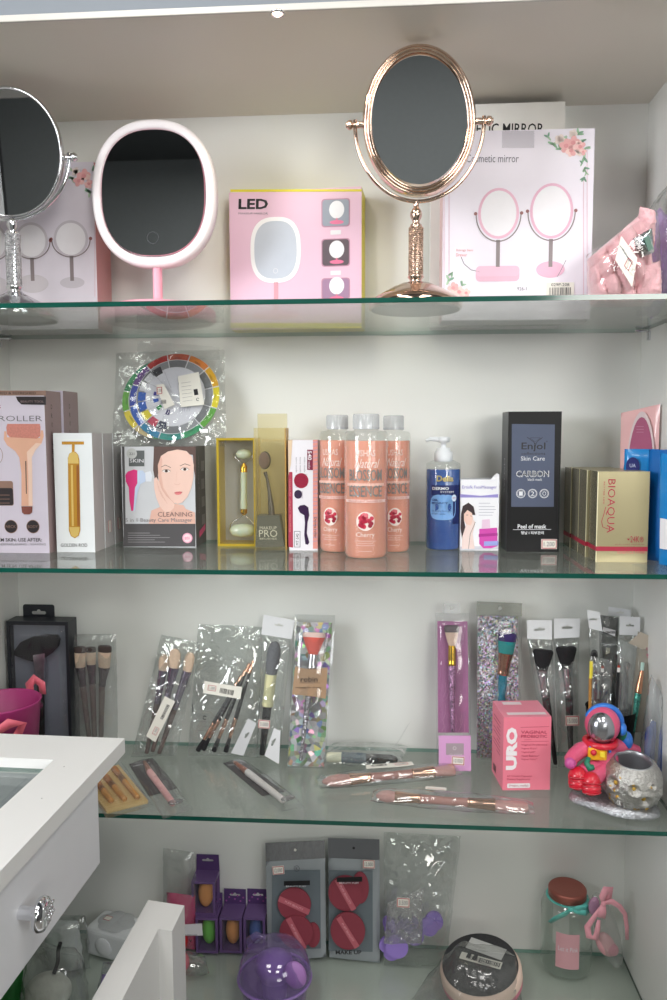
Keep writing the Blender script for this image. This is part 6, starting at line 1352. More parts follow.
# ---- astronaut figurine with the moon planter
c_ = crop(520, 590, 0.24)
F = Frame(at(608, 805, z=Z3)); t = thing('astronaut_figurine', 'painted astronaut figurine in a pink suit hugging a silver crater pot', 'figurine', F)
ROCK = pm((186, 188, 192), 0.3, metal=0.9, vary=0.3, scale=160, bump=1.0, bscale=330); RCK2 = pm((190, 189, 185), 0.3, metal=0.88, vary=0.35, scale=240, bump=1.0, bscale=420)
mpx = F.m()
def W(u, v, y=0.0): a = F.p(*c_((u, v))[0], y); return Vector((a[0], y, a[1]))
base_pts = [(-0.052, 0.012), (-0.050, -0.006), (-0.030, -0.022), (-0.004, -0.040), (0.022, -0.052), (0.048, -0.048), (0.062, -0.030), (0.062, 0.0), (0.050, 0.030), (0.010, 0.040), (-0.035, 0.034)]
V = []; Fc = []; n = len(base_pts)
for k, (sc, z) in enumerate(((1.0, 0.0005), (1.03, 0.006), (0.97, 0.012), (0.85, 0.0155), (0.5, 0.017))):
    for i, (x, y) in enumerate(base_pts):
        j = 1 + 0.06 * math.sin(i * 2.3 + k * 1.7); V.append((x * sc * j, y * sc * j, z + (0.0015 * math.sin(i * 3.1 + k) if k > 1 else 0)))
Fc = [(k * n + i, k * n + (i + 1) % n, (k + 1) * n + (i + 1) % n, (k + 1) * n + i) for k in range(4) for i in range(n)] + [tuple(range(n - 1, -1, -1)), tuple(range(4 * n, 5 * n))]
o = MB().add(V, Fc, ROCK, False).build('rock_base', t); md = o.modifiers.new('s', 'SUBSURF'); md.levels = md.render_levels = 2
SUIT = pm((222, 92, 128), 0.35, vary=0.06, coat=0.2, bump=0.5, bscale=90); REDP = pm((206, 30, 52), 0.35, coat=0.3); BLUEP = pm((44, 120, 214), 0.35, coat=0.3); GREENP = pm((30, 120, 92), 0.4); YELP = pm((238, 176, 30), 0.35, coat=0.3)
hc = W(345, 562, 0.004); hc.y = 0.006; R0 = 71 * 0.24 * mpx
b = MB()
b.sphere(W(345, 705, 0.006), (0.021, 0.017, 0.027), SUIT, 28, 18)
# arms and legs as tapered limbs
sh = W(300, 655, 0.004); el = W(225, 690, -0.012); ha = W(214, 722, -0.026)
b.tube([W(330, 645, 0.004), sh, W(250, 668, -0.002), el, W(212, 706, -0.020), ha], [0.011, 0.0115, 0.0105, 0.0098, 0.0088, 0.0078], SUIT, 14)
b.tube([W(365, 645, 0.004), W(415, 652, 0.014), W(450, 660, 0.024), W(485, 672, 0.030)], [0.011, 0.0105, 0.0095, 0.0085], SUIT, 14)
b.tube([W(330, 735, 0.000), W(290, 745, -0.012), W(258, 765, -0.022)], [0.0125, 0.012, 0.0105], SUIT, 14)
b.tube([W(345, 745, -0.002), W(320, 770, -0.018), W(300, 790, -0.030)], [0.0125, 0.012, 0.0105], SUIT, 14)
b.build('suit', t)
for u, v, y in ((210, 722, -0.027),): MB().sphere(W(u, v, y), (0.0078, 0.007, 0.008), pm((196, 84, 150), 0.4), 16, 10).build('glove', t)
for (u, v, y, rz) in ((240, 778, -0.028, 0.3), (295, 800, -0.036, 0.1)):
    q = W(u, v, y); bo = MB().sphere(q, (0.0125, 0.0125, 0.0135), REDP, 20, 14, M=Matrix.Rotation(rz, 4, 'Y'))
    bo.sphere(q + Vector((-0.001, -0.006, -0.006)), (0.0128, 0.0105, 0.0095), REDP, 20, 12)
    for k in range(4): bo.tube([q + Vector((0.0126 * math.sin(a) - 0.001, -0.006 - 0.0104 * math.cos(a) * (1 - 0.12 * k), -0.0095 + 0.0042 * k)) for a in [-1.2 + 0.3 * i for i in range(9)]], 0.0012, pm((176, 20, 42), 0.35, coat=0.3), 6)
    bo.build('boot', t)
MB().tube([W(292, 630, 0.004) + Vector((0.020 * math.cos(a) + 0.014, 0.020 * math.sin(a), 0)) for a in [2 * PI * i / 24 for i in range(24)]], 0.0045, REDP, 10, closed=True).build('neck_ring', t)
b = MB().sphere(hc, (R0, R0 * 0.95, R0 * 1.05), SUIT, 32, 22); he = b.build('helmet', t)
vc = hc + Vector((-0.0035, -R0 * 0.42, -0.001)); MB().sphere(vc, (R0 * 0.80, R0 * 0.66, R0 * 0.94), pm((170, 172, 178), 0.22, metal=0.9, vary=0.1), 28, 18).build('visor', he)
arcp = [hc + Vector((R0 * 1.00 * math.cos(a) + 0.003, 0.004, R0 * 1.05 * math.sin(a))) for a in [math.radians(x) for x in range(-25, 161, 8)]]
MB().tube(arcp, 0.0042, BLUEP, 10).build('helmet_band', he)
q = hc + Vector((R0 * 1.0, -0.005, -0.004)); MB().axis(q, q + Vector((0.007, -0.002, 0)), [(0.0085, 0), (0.009, 0.3), (0.007, 0.8), (0.004, 1)], BLUEP, 20).build('ear_piece', he)
MB().sphere(W(440, 628, 0.016), (0.010, 0.009, 0.014), BLUEP, 16, 10).sphere(W(425, 600, 0.014), (0.007, 0.007, 0.011), GREENP, 14, 10).build('backpack', t)
q = W(322, 682, -0.013); p = MB().box(q.x - 0.0125, q.x + 0.0125, q.y - 0.0035, q.y + 0.0035, q.z - 0.0085, q.z + 0.0085, YELP, 0.002).build('chest_panel', t)
MB().sphere((q.x - 0.006, q.y - 0.004, q.z + 0.003), 0.0042, REDP, 12, 8).build('red_button', p); MB().box(q.x + 0.002, q.x + 0.009, q.y - 0.006, q.y - 0.003, q.z - 0.003, q.z + 0.005, pm((240, 214, 60), 0.35), 0.001).build('yellow_button', p)
for u0, v0, u1, v1 in ((298, 640, 290, 672), (368, 655, 376, 678)): MB().tube([W(u0, v0, -0.010), W(u1, v1, -0.013)], 0.002, BLUEP, 8).build('strap', t)
MB().tube([W(285, 700, -0.016), W(278, 722, -0.022), W(290, 742, -0.026), W(304, 738, -0.024)], [0.003, 0.0042, 0.005, 0.004], GREENP, 10).build('hose', t)
# moon pot
pc = W(452, 800, 0.0); pc.y = -0.014; PR = 119 * 0.24 * mpx
pc.z = 0.0110 + PR * 0.82
crat = [(Vector((math.sin(a) * math.cos(e), -math.cos(a) * math.cos(e), math.sin(e))).normalized(), r_) for a, e, r_ in ((-0.95, 0.22, 0.26), (-0.22, 0.20, 0.22), (0.18, -0.22, 0.26), (0.75, 0.05, 0.16), (0.95, -0.35, 0.2), (-0.75, -0.45, 0.2), (0.45, 0.3, 0.12), (-0.35, -0.5, 0.14), (0.62, -0.6, 0.18), (-1.4, -0.1, 0.2))]
def crater(d):
    k = 0.02 * noise.noise(d * 6) + 0.018 * noise.noise(d * 15) + 0.012 * noise.noise(d * 34)
    for c, r_ in crat:
        a = (d - c).length / r_
        if a < 1.5: k += -0.13 * math.exp(-(a * 1.5) ** 4) + 0.05 * math.exp(-((a - 1.0) * 4) ** 2)
    return k
b = MB(); nu, nv = 110, 66; V = []; Fc = []
th0 = math.radians(40)
for j in range(nv + 1):
    th = th0 + (PI - th0) * j / nv
    for i in range(nu):
        a = 2 * PI * i / nu; d = Vector((math.sin(th) * math.cos(a), math.sin(th) * math.sin(a), math.cos(th))); k = 1 + (crater(d) if j > 1 else 0)
        V.append(pc + Vector((d.x * PR * k, d.y * PR * k, max(-PR * 0.82, d.z * PR * 0.97 * k))))
Fc = [(j * nu + i, (j + 1) * nu + i, (j + 1) * nu + (i + 1) % nu, j * nu + (i + 1) % nu) for j in range(nv) for i in range(nu)]
b.add(V, Fc, RCK2, True)
rr = PR * math.sin(th0); zr = PR * 0.97 * math.cos(th0)
b.lathe([(rr, zr), (rr * 0.97, zr + 0.0012), (rr * 0.90, zr), (rr * 0.92, zr - 0.008), (rr * 1.05, zr - 0.026), (rr * 0.9, zr - 0.045), (0.0003, zr - 0.05)], pm((170, 172, 176), 0.35, metal=0.8, vary=0.1), 48, c=tuple(pc), caps=False)
PT = Matrix.Rotation(0.13, 4, 'X'); PM = Matrix.Translation(pc) @ PT @ Matrix.Translation(-pc)
b.v = [tuple(PM @ Vector(v)) for v in b.v]
pot = b.build('moon_pot', t)
g = MB(); rnd = random.Random(11); GD = pm((196, 160, 70), 0.4, metal=0.6, vary=0.2)
for c, r_ in crat[:7]: g.sphere(pc + Vector((c.x, c.y, c.z * 0.97)) * PR * 0.84, (PR * r_ * 0.34, PR * r_ * 0.34, PR * r_ * 0.34), GD, 12, 8)
for i in range(34):
    a = rnd.uniform(-1.3, 1.3); e = rnd.uniform(-0.75, 0.6) if i > 12 else rnd.uniform(-0.85, -0.55); d = Vector((math.sin(a) * math.cos(e), -math.cos(a) * math.cos(e), math.sin(e))); g.sphere(pc + Vector((d.x, d.y, d.z * 0.97)) * PR * (0.955 + crater(d)), PR * rnd.uniform(0.04, 0.075), GD, 8, 5, disp=lambda q: 0.5 * noise.noise(q * 2 + d * 9))
g.v = [tuple(PM @ Vector(v)) for v in g.v]
tag(g.build('gold_flecks', pot), kind='stuff')

# ------------------------------------------------------------------ shelf 4: sponges, puffs, jar
q_ = crop(160, 820, 0.21); 
VIO = pm((110, 84, 134), 0.4, vary=0.05); VIOD = pm((88, 62, 114), 0.45, vary=0.05)
def sponge_box(px, py_base, ptop, w_px, sponge_col, label, z=Z4, Y=None, back_h=0.0, d=0.040):
    F = stand(px, py_base, z, Y=Y); s = F.m(); w = w_px * s; h = F.p(px, ptop)[1]
    t = thing('sponge_box', label, 'box', F, 'purple makeup sponge boxes'); f = 0.004; b = MB()
    for a in ((-w / 2, w / 2, 0, d, 0, f), (-w / 2, w / 2, 0, d, h - f, h), (-w / 2, -w / 2 + f, 0, d, f, h - f), (w / 2 - f, w / 2, 0, d, f, h - f), (-w / 2 + f, w / 2 - f, d - 0.001, d, f, h - f)): b.box(*a, VIO)
    b.build('carton', t)
    hp = holed(MB(), [(-w / 2, h - 0.001), (w / 2, h - 0.001), (w / 2, h + back_h), (-w / 2, h + back_h)], slot(0, h + back_h * 0.6, w * 0.5, 0.004), d - 0.0012, d - 0.0002, VIOD)
    for i in range(7): hp.sphere((w * (-0.4 + 0.13 * i), d - 0.0012, h + back_h * (0.2 + 0.6 * ((i * 7) % 5) / 5)), (0.0016, 0.0004, 0.0016), pm((176, 92, 170), 0.4), 8, 4)
    hp.build('hang_header', t)
    MB().sphere((0, d * 0.5, f + (h - 2 * f) * 0.5), (w * 0.33, w * 0.33, (h - 2 * f) * 0.48), sponge_col, 24, 18, disp=lambda q: 0.10 * (-q.z) * (1 if q.z > 0 else 0.4)).build('sponge', t)
    MB().flat([(-w / 2 + f, f), (w / 2 - f, f), (w / 2 - f, h - f), (-w / 2 + f, h - f)], 0.001, SLEEVE).build('clear_window', t)
    return t, F, h, d
ORS = pm((236, 162, 96), 0.75, vary=0.05); GRS = pm((118, 204, 84), 0.75, vary=0.05); BLS = pm((84, 110, 176), 0.75)
t, F, h0, d0 = sponge_box(207, 953, 918, 22.5, GRS, 'purple sponge box with a green sponge, under the stacked box', back_h=0.020)
h0z = h0
sponge_box(231, 953, 918, 22.5, ORS, 'lower purple sponge box with an orange sponge, second in the row', back_h=0.026)
t2 = sponge_box(254.5, 953, 918, 22, BLS, 'purple sponge box with a bluish sponge, beside the grey puff pouch', back_h=0.026)
F0 = stand(207, 953, Z4); Fz = Frame((F0.o.x - 0.006, F0.o.y + 0.006, Z4 + h0z + 0.0004)); s = F0.m()
def stacked():
    F = Fz; w = 24 * s; d = 0.036; h = 0.058; f = 0.004
    t = thing('sponge_box', 'purple sponge box with an orange sponge, stacked on top of the row', 'box', F, 'purple makeup sponge boxes'); b = MB()
    for a in ((-w / 2, w / 2, 0, d, 0, f), (-w / 2, w / 2, 0, d, h - f, h), (-w / 2, -w / 2 + f, 0, d, f, h - f), (w / 2 - f, w / 2, 0, 0.004, f, h - f), (w / 2 - f, w / 2, d - 0.004, d, f, h - f), (-w / 2 + f, w / 2 - f, d - 0.001, d, f, h - f)): b.box(*a, VIO)
    b.build('carton', t)
    holed(MB(), [(-w / 2, h - 0.001), (w / 2, h - 0.001), (w / 2 - 0.001, h + 0.027), (-w / 2 + 0.001, h + 0.027)], slot(0, h + 0.017, w * 0.5, 0.004), d - 0.0012, d - 0.0002, VIOD).build('hang_header', t)
    MB().sphere((0, d * 0.5, 0.029), (0.0125, 0.0125, 0.024), ORS, 24, 18).build('sponge', t); MB().flat([(-w / 2 + f, f), (w / 2 - f, f), (w / 2 - f, h - f), (-w / 2 + f, h - f)], 0.001, SLEEVE).build('clear_window', t)
stacked()
# pink and red gift pouch with a white tag, behind the counter panel
F = stand(184, 958, Z4, Y=-0.046); HP = pm((206, 46, 110), 0.35, coat=0.3, vary=0.15, scale=50)
t = thing('sponge_pouch', 'hot pink clear pouch with a white tag, left of the purple sponge boxes', 'pouch', F); x0 = F.p(166, 930)[0]; x1 = F.p(194.5, 930)[0]; h = F.p(180, 898)[1]
MB().pillow([(x0, 0), (x1, 0), (x1, h), (x0, h + 0.004)], 0.008, 0.014, 0.012, HP, 14, 14, 0.002, 60, 61, 0.4).build('pouch_body', t); MB().sphere((x0 + 0.026, -0.001, 0.026), (0.012, 0.010, 0.022), pm((200, 24, 40), 0.5), 16, 12).build('red_sponge', t)
MB().pillow([(x0 - 0.008, 0.0), (x1 + 0.001, 0), (x1 + 0.001, h + 0.075), (x0 - 0.004, h + 0.080)], 0.008, 0.020, 0.016, BAGSOFT, 14, 20, 0.003, 40, 63, 0.4).build('plastic_bag', t)
b = MB().plate(F.P([(184.5, 935), (203, 935), (202, 923), (185, 924)], -0.02), -0.0215, -0.0210, PAPER); ptext(b, F, 'ROUNDED SHAPE', 187, 925.8, 200.5, 927.8, GREYINK, -0.0218); ptext(b, F, 'V', 192.5, 930.8, 195.5, 933.6, INK, -0.0218, bold=0.03); b.build('paper_tag', t)
F = stand(181, 972, Z4); MBp = MB().sphere((0, 0, 0.0165), (0.014, 0.014, 0.016), pm((236, 110, 130), 0.6, vary=0.06), 20, 14)
t = thing('sponge_ball', 'pink sponge ball in clear wrap behind the white counter panel', 'sponge', F); MBp.build('sponge', t); MB().pillow([(-0.018, 0.0005), (0.046, 0.0005), (0.040, 0.024), (-0.014, 0.036)], 0, 0.020, 0.018, BAG, 14, 12, 0.0025, 55, 65, 0.4).build('clear_wrap', t)

# purple round lidded case in front
F = Frame(at(275, 1004, z=Z4)); s = F.m(); PUC = film(0.16, (232, 222, 243), 0, hcol=(170, 148, 200), base=0.05, rough=0.06); R = 36.5 * s
t = thing('puff_case', 'purple translucent round case with a domed lid, at the front of the lowest shelf', 'case', F)
MB().lathe([(R * 0.80, 0.0006), (R * 0.84, 0.003), (R * 0.90, 0.030), (R * 0.93, 0.045), (R * 0.90, 0.045), (R * 0.86, 0.028), (R * 0.8, 0.004), (0.0003, 0.003)], PUC, 48).build('case_body', t)
lid = MB().lathe([(R * 0.93, 0.043), (R * 1.0, 0.045), (R * 1.0, 0.053), (R * 0.97, 0.060), (R * 0.9, 0.073), (R * 0.72, 0.087), (R * 0.45, 0.095), (0.0003, 0.098)], PUC, 48).build('domed_lid', t)
LP = pm((140, 110, 178), 0.6, vary=0.05)
MB().lathe([(R * 0.30, 0.006), (R * 0.34, 0.03), (R * 0.42, 0.050), (R * 0.52, 0.058), (R * 0.48, 0.072), (R * 0.2, 0.082), (0.0003, 0.083)], LP, 32).build('puff', t)
MB().sphere((R * 0.62, -R * 0.45, 0.066), (R * 0.30, R * 0.16, 0.021), pm((176, 128, 196), 0.5), 20, 14, M=Matrix.Rotation(-0.3, 4, 'Y')).build('side_puff', t)
MB().tube([(R * math.cos(a) * 0.99, R * math.sin(a) * 0.99, 0.0445) for a in [2 * PI * i / 40 for i in range(40)]], 0.0022, pm((150, 122, 184), 0.3), 8, closed=True).build('rim', t)
x = -0.020; z = 0.088; MB().tube([(x - 0.018, 0.010, 0.080), (x - 0.020, 0.008, 0.094), (x - 0.008, 0.006, 0.104), (x + 0.006, 0.004, 0.1015)], [0.004, 0.005, 0.005, 0.003], PUC, 12).build('clasp', t)

# two grey pouches of cushion puffs
r_ = crop(250, 820, 0.225); POUCH = pm((150, 156, 160), 0.35, vary=0.05, coat=0.3); TOPM = pm((160, 162, 166), 0.25, metal=0.8, vary=0.25, scale=30, bump=0.5, bscale=60); WINE = pm((140, 56, 70), 0.6, vary=0.04); BANDM = pm((190, 100, 112), 0.45)
def puff_pouch(label, B, T, yt, quad, top_frac, puffs, stick, mk, topm, win):
    F = lean(*B, Z4, *T, yt); t = thing('puff_pouch', label, 'pouch', F, 'pouches of cushion puffs'); q = F.P(quad); le = lambda a, c, k: (a[0] + (c[0] - a[0]) * k, a[1] + (c[1] - a[1]) * k)
    k = 1 - top_frac; m3, m2 = le(q[0], q[3], k), le(q[1], q[2], k)
    MB().pillow([q[0], q[1], m2, m3], 0, 0.006, 0.005, POUCH, 14, 18, 0.0008, 40, B[0], 0.3).build('pouch_body', t)
    MB().plate([m3, m2, q[2], q[3]], -0.0012, 0.0012, topm).build('seal_strip', t)
    x, z = le(le(m3, q[3], 0.55), le(m2, q[2], 0.55), 0.5); MB().ell(x, z, 0.0022, 0.0022, -0.0016, BLACK if topm is not TOPM else STICK, 14).build('hang_hole', t)
    MB().plate(F.P(win, -0.0065), -0.0072, -0.0066, pm((104, 114, 120), 0.4)).build('window', t)
    for i, (u, v, ru, rv, an) in enumerate(puffs):
        c = F.p(*r_((u, v))[0], -0.010); k_ = F.m() * 0.225; yy = -0.010 - 0.0034 * i
        pf = MB().plate([(c[0] + ru * k_ * math.cos(a), c[1] + rv * k_ * math.sin(a)) for a in [2 * PI * j / 40 for j in range(40)]], yy - 0.0015, yy + 0.0015, WINE).build('cushion_puff', t)
        if an is not None:
            ca, sa = math.cos(an), math.sin(an); L = ru * 0.98 * k_; w = 12 * k_
            bd = MB().plate([(c[0] + a * ca - d * sa, c[1] - 5 * k_ + a * sa + d * ca) for a, d in ((-L, -w), (L, -w), (L, w), (-L, w))], yy - 0.0026, yy - 0.0018, BANDM)
            o_ = (c[0] - L * 0.6 * ca + w * 0.4 * sa, c[1] - 5 * k_ - L * 0.6 * sa - w * 0.4 * ca); bd.text('PUFF BEAUTY', o_[0], o_[1], L * 1.2, w * 0.8, yy - 0.0029, pm((236, 180, 186), 0.5), an); bd.build('ribbon_band', pf)
    yl = -0.0125
    b = MB().plate(F.P(r_(*mk[0]), yl), yl - 0.012, yl - 0.0115, BLACK); p0, p1 = r_(mk[0][3])[0], r_(mk[0][1])[0]; ptext(b, F, 'BEAUTYBLENDER'[:6] + ' PUFF', p0[0] + 3, p0[1] + 1.2, p1[0] - 3, p1[1] - 1.2, PAPER, yl - 0.0124); b.build('brand_strip', t)
    price_sticker(t, F.p(*r_(stick[0])[0], -0.008), 0.0195, 0.0135, stick[1], -0.0092, '12.000')
    return t, F
t, F = puff_pouch('grey pouch with wine red puffs and crumpled silver top, left of the pair', (296, 960), (297, 840), -0.020, [(268, 962), (326, 957), (325, 840), (265.5, 843)], 0.155,
    [(280, 510, 32, 52, None), (198, 368, 74, 70, -0.38), (208, 488, 74, 70, -1.05)], ((126, 222), 0.12), [((155, 279), (270, 276), (270, 256), (155, 259))], TOPM, r_((95, 575), (315, 570), (312, 222), (100, 222)))
x, z = F.p(*r_((210, 208))[0]); b = MB().arc(x, z, 0.0046, 0.0046, 0.0006, -0.0074, INK); b.text('K', x - 0.0016, z - 0.0022, 0.0032, 0.0044, -0.0074, INK); b.build('printed_mark', t)
t, F = puff_pouch('grey pouch with wine red puffs and flat dark top, right of the pair', (354, 960), (353, 838), -0.018, [(329.5, 957), (380, 963), (379.5, 839.5), (328, 838)], 0.165,
    [(490, 300, 38, 68, None), (425, 320, 76, 76, -1.05), (436, 482, 76, 80, -1.0)], ((528, 195), 0.0), [((388, 262), (500, 260), (500, 238), (388, 242))], pm((104, 106, 110), 0.4, vary=0.05), r_((350, 580), (545, 585), (545, 225), (350, 222)))
b = MB(); ptext(b, F, 'MAKE UP', *r_((385, 548))[0], *r_((498, 566))[0], INK, -0.022, bold=0.03); b.build('printed_mark', t)

# large clear bag of lilac puffs
s_ = crop(370, 820, 0.255); LIL = pm((152, 126, 206), 0.6, vary=0.05)
F = lean(418, 962, Z4, 420, 833, -0.012); t = thing('puff_bag', 'large clear bag with lilac teardrop puffs at its bottom', 'bag', F)
for i, (u, v, r0, an, yy) in enumerate(((105, 498, 44, 0.2, -0.022), (250, 398, 36, 0.0, -0.012), (232, 420, 34, 0.4, -0.018), (66, 490, 30, 0.0, -0.014), (90, 425, 34, 0.3, -0.010), (140, 440, 36, -0.4, -0.014), (175, 455, 36, 0.5, -0.016), (84, 520, 30, 0.1, -0.012), (78, 405, 26, 0.9, -0.008))):
    c = F.p(*s_((u, v))[0], yy); k = F.m() * 0.255 * r0; pts = []
    for j in range(36):
        a = 2 * PI * j / 36; r = k * (1 + 0.16 * max(0, math.cos(a - PI / 2 - an)) ** 3); pts.append((c[0] + r * math.cos(a), max(0.001, c[1] + r * math.sin(a) * 0.92)))
    MB().plate(pts, yy - 0.003, yy + 0.003, LIL).build('teardrop_puff', t)
for i in range(7):
    c = F.p(*s_((70 + 18 * i, 410 + 9 * (i % 3)))[0], -0.024); MB().sphere((c[0], -0.020, c[1]), (0.006, 0.005, 0.0125), pm((120, 102, 166), 0.6), 12, 10, M=Matrix.Rotation(0.3 * (i % 3 - 1), 4, 'Y')).build('teardrop_puff', t)
bagpart(t, F, [(384, 966), (446, 966), (461, 836), (384, 832)], 0.030, 0.004, BAG, 71, 0.003)
b = MB().pillow(F.P(s_((55, 455), (200, 455), (210, 235), (70, 300))), -0.026, 0.008, 0.004, film(0.12, (236, 236, 236), 1.0, scale=90, base=0.16, rough=0.12), 14, 14, 0.004, 90, 73, 0.4); b.build('clear_bundle', t)
price_sticker(t, F.p(*s_((130, 316))[0], -0.03), 0.0205, 0.0150, 0.0, -0.0375, '3.500')

# round brush sponge in a cloudy bag, front
F = Frame(at(470, 1004, z=Z4)); s = F.m(); t = thing('bath_sponge', 'cloudy bag with a round pink and cream sponge topped by a dark scrub disc', 'sponge', F)
tilt = Matrix.Translation((0.016, 0.016, 0.052)) @ Matrix.Rotation(0.15, 4, 'X') @ Matrix.Rotation(-0.14, 4, 'Y')
R = 38 * s
MB().lathe([(R * 0.9, -0.036), (R * 1.06, -0.028), (R * 1.08, -0.018)], pm((226, 138, 158), 0.8, vary=0.06), 44, M=tilt).build('pink_layer', t)
MB().lathe([(R * 1.08, -0.0178), (R * 1.08, -0.006), (R * 1.02, -0.0005), (0.0003, 0.0)], pm((232, 206, 190), 0.8, vary=0.06), 44, M=tilt, caps=False).build('cream_layer', t)
MB().lathe([(R * 1.0, 0.0002), (R * 0.99, 0.004), (R * 0.93, 0.006), (0.0003, 0.0066)], pm((62, 62, 64), 0.9, vary=0.3, scale=300, bump=1.0, bscale=420), 44, M=tilt, caps=False).build('scrub_disc', t)
def on_disc(name, x0, x1, y0, y1, rot, mat, extra=None, z=0.0078):
    M = tilt @ Matrix.Translation((0, 0, z)) @ Matrix.Rotation(rot, 4, 'Z'); b = MB().box(x0, x1, y0, y1, 0, 0.0006, mat, M=M)
    if extra: extra(b, M)
    return b.build(name, t)
def bars(b, M):
    rnd = random.Random(4); u = -0.020
    while u < 0.030:
        w = rnd.choice((0.0006, 0.001, 0.0016)); b.add([M @ Vector(p) for p in ((u, -0.004, 0.0009), (u + w, -0.004, 0.0009), (u + w, 0.004, 0.0009), (u, 0.004, 0.0009))], [(0, 1, 2, 3)], INK); u += w + rnd.choice((0.0007, 0.0012))
def marks(b, M):
    for u in (-0.020, -0.010): b.add([M @ Vector(p) for p in ((u, -0.005, 0.0009), (u + 0.006, -0.005, 0.0009), (u + 0.006, 0.005, 0.0009), (u, 0.005, 0.0009))], [(0, 1, 2, 3)], INK)
    for k in range(3): b.add([M @ Vector(p) for p in ((0.0, -0.006 + 0.004 * k, 0.0009), (0.02, -0.006 + 0.004 * k, 0.0009), (0.02, -0.005 + 0.004 * k, 0.0009), (0.0, -0.005 + 0.004 * k, 0.0009))], [(0, 1, 2, 3)], GREYINK)
on_disc('barcode_sticker', -0.030, 0.034, -0.0065, 0.0065, -0.42, STICK, bars); o = on_disc('paper_label', -0.028, 0.030, 0.012, 0.034, -0.52, pm((206, 206, 204), 0.4), marks, 0.009)
MB().pillow([(-0.088, 0.0), (0.078, 0.0), (0.066, 0.076), (-0.020, 0.088)], 0.004, 0.050, 0.046, film(0.09, (240, 241, 240), 0.7, scale=26, base=0.03, rough=0.14, hcol=(200, 202, 200)), 26, 24, 0.005, 35, 77, 0.45).build('plastic_bag', t)

# glass jar with a copper lid, mint ribbon and pink label
F = Frame(at(565.5, 966, z=Z4)); s = F.m(); u_ = crop(500, 820, 0.2323); r = 25 * s; Zj = lambda v: F.p(565, 820 + v * 0.2323)[1]
t = thing('glass_jar', 'clear glass jar with copper lid, mint bow and pink label', 'jar', F)
JG = film(0.05, (241, 246, 243), 0, base=0.04, rough=0.03)
H = Zj(325); b = MB().lathe([(0.0003, 0.004), (r * 0.70, 0.0006), (r * 0.92, 0.005), (r, 0.016), (r, H - 0.014), (r * 0.9, H - 0.005), (r * 0.70, H), (r * 0.70, H + 0.004)], JG, 48, caps=False); b.build('jar_body', t)
zl = H + 0.001; hl = 0.0135; MB().lathe([(r * 0.72, zl), (r * 0.735, zl + 0.001), (r * 0.71, zl + 0.0025), (r * 0.735, zl + 0.004), (r * 0.735, zl + hl - 0.002), (r * 0.70, zl + hl), (r * 0.62, zl + hl - 0.0006), (0.0003, zl + hl - 0.0006)], pm((172, 104, 92), 0.4, metal=0.6, vary=0.03), 48).build('lid', t)
a0, a1 = -0.62, 0.28; lb = MB(); n = 14; R = r + 0.0004; zb, zt_ = Zj(570), Zj(425)
lb.add([(R * math.sin(a0 + (a1 - a0) * i / n), -R * math.cos(a0 + (a1 - a0) * i / n), z) for z in (zb, zt_) for i in range(n + 1)], [(i, i + 1, n + 2 + i, n + 1 + i) for i in range(n)], pm((222, 168, 176), 0.45))
vs, fs = text_mesh('Let it Pink'); lb.add([((R + 0.0003) * math.sin(-0.52 + a * 0.74), -(R + 0.0003) * math.cos(-0.52 + a * 0.74), zb + (zt_ - zb) * 0.5 + q * 0.0075) for a, q in vs], fs, PAPER); lb.build('paper_label', t)
MINT = pm((96, 200, 190), 0.4, sheen=0.2, vary=0.03); zk = H - 0.002; rn = r * 0.74
ribbon([(rn * math.cos(a), rn * math.sin(a), zk + 0.0015) for a in [2 * PI * i / 28 for i in range(29)]], 0.007, MINT, 'ribbon_band', t, nrm=(0, 0, 1))
kx, ky, kz = -0.002, -rn - 0.003, zk - 0.001
MB().sphere((kx, ky, kz), (0.0045, 0.003, 0.004), MINT, 14, 10).build('ribbon_knot', t)
ribbon([(kx, ky, kz), (kx + 0.010, ky - 0.004, kz + 0.006), (kx + 0.024, ky - 0.001, kz + 0.006), (kx + 0.029, ky + 0.003, kz + 0.002), (kx + 0.022, ky - 0.003, kz - 0.002), (kx + 0.008, ky - 0.003, kz - 0.001), (kx, ky, kz)], [0.004, 0.008, 0.010, 0.010, 0.010, 0.007, 0.004], MINT, 'ribbon_bow', t)
ribbon([(kx, ky, kz), (kx - 0.010, ky - 0.002, kz - 0.006), (kx - 0.022, ky + 0.002, kz - 0.016), (kx - 0.030, ky + 0.008, kz - 0.027)], [0.005, 0.008, 0.008, 0.006], MINT, 'ribbon_tail', t)
# egg-shaped hairbrush in a clear pack with a pink ribbon
F = Frame(at(622, 981, z=Z4)); t = thing('gift_brush', 'clear gift pack with pink brush and pink ribbon, leaning on the right wall', 'gift pack', F); Wd = lambda u, v, y=0.0: Vector((F.p(*u_((u, v))[0], y)[0], y, F.p(*u_((u, v))[0], y)[1]))
cz = Wd(460, 475); ax = Vector((0.17, 0, -1)).normalized(); L = (Wd(500, 640) - Wd(415, 320)).length / 2
Rm = Matrix.Rotation(-0.30, 4, 'Y')
MB().sphere(cz, (0.0175, 0.014, L * 1.02), film(0.08, (240, 242, 241), 0.2, scale=30, base=0.08, rough=0.04), 32, 24, M=Rm).build('clear_shell', t)
BP = pm((238, 176, 184), 0.4, vary=0.05, coat=0.3)
MB().sphere(Wd(455, 535), (0.0135, 0.009, 0.021), BP, 20, 14, M=Matrix.Rotation(-0.5, 4, 'Y')).build('hairbrush', t); MB().sphere(Wd(480, 555, -0.003), (0.010, 0.007, 0.012), pm((226, 150, 166), 0.4), 16, 12, M=Matrix.Rotation(-0.8, 4, 'Y')).build('hairbrush_back', t)
b = MB().sphere(Wd(405, 370, -0.006), (0.0085, 0.005, 0.0145), pm((186, 140, 170), 0.5), 18, 12, M=Matrix.Rotation(0.1, 4, 'Y'))
b.build('bristle_pad', t)
g = MB(); p0 = Wd(405, 370, -0.006)
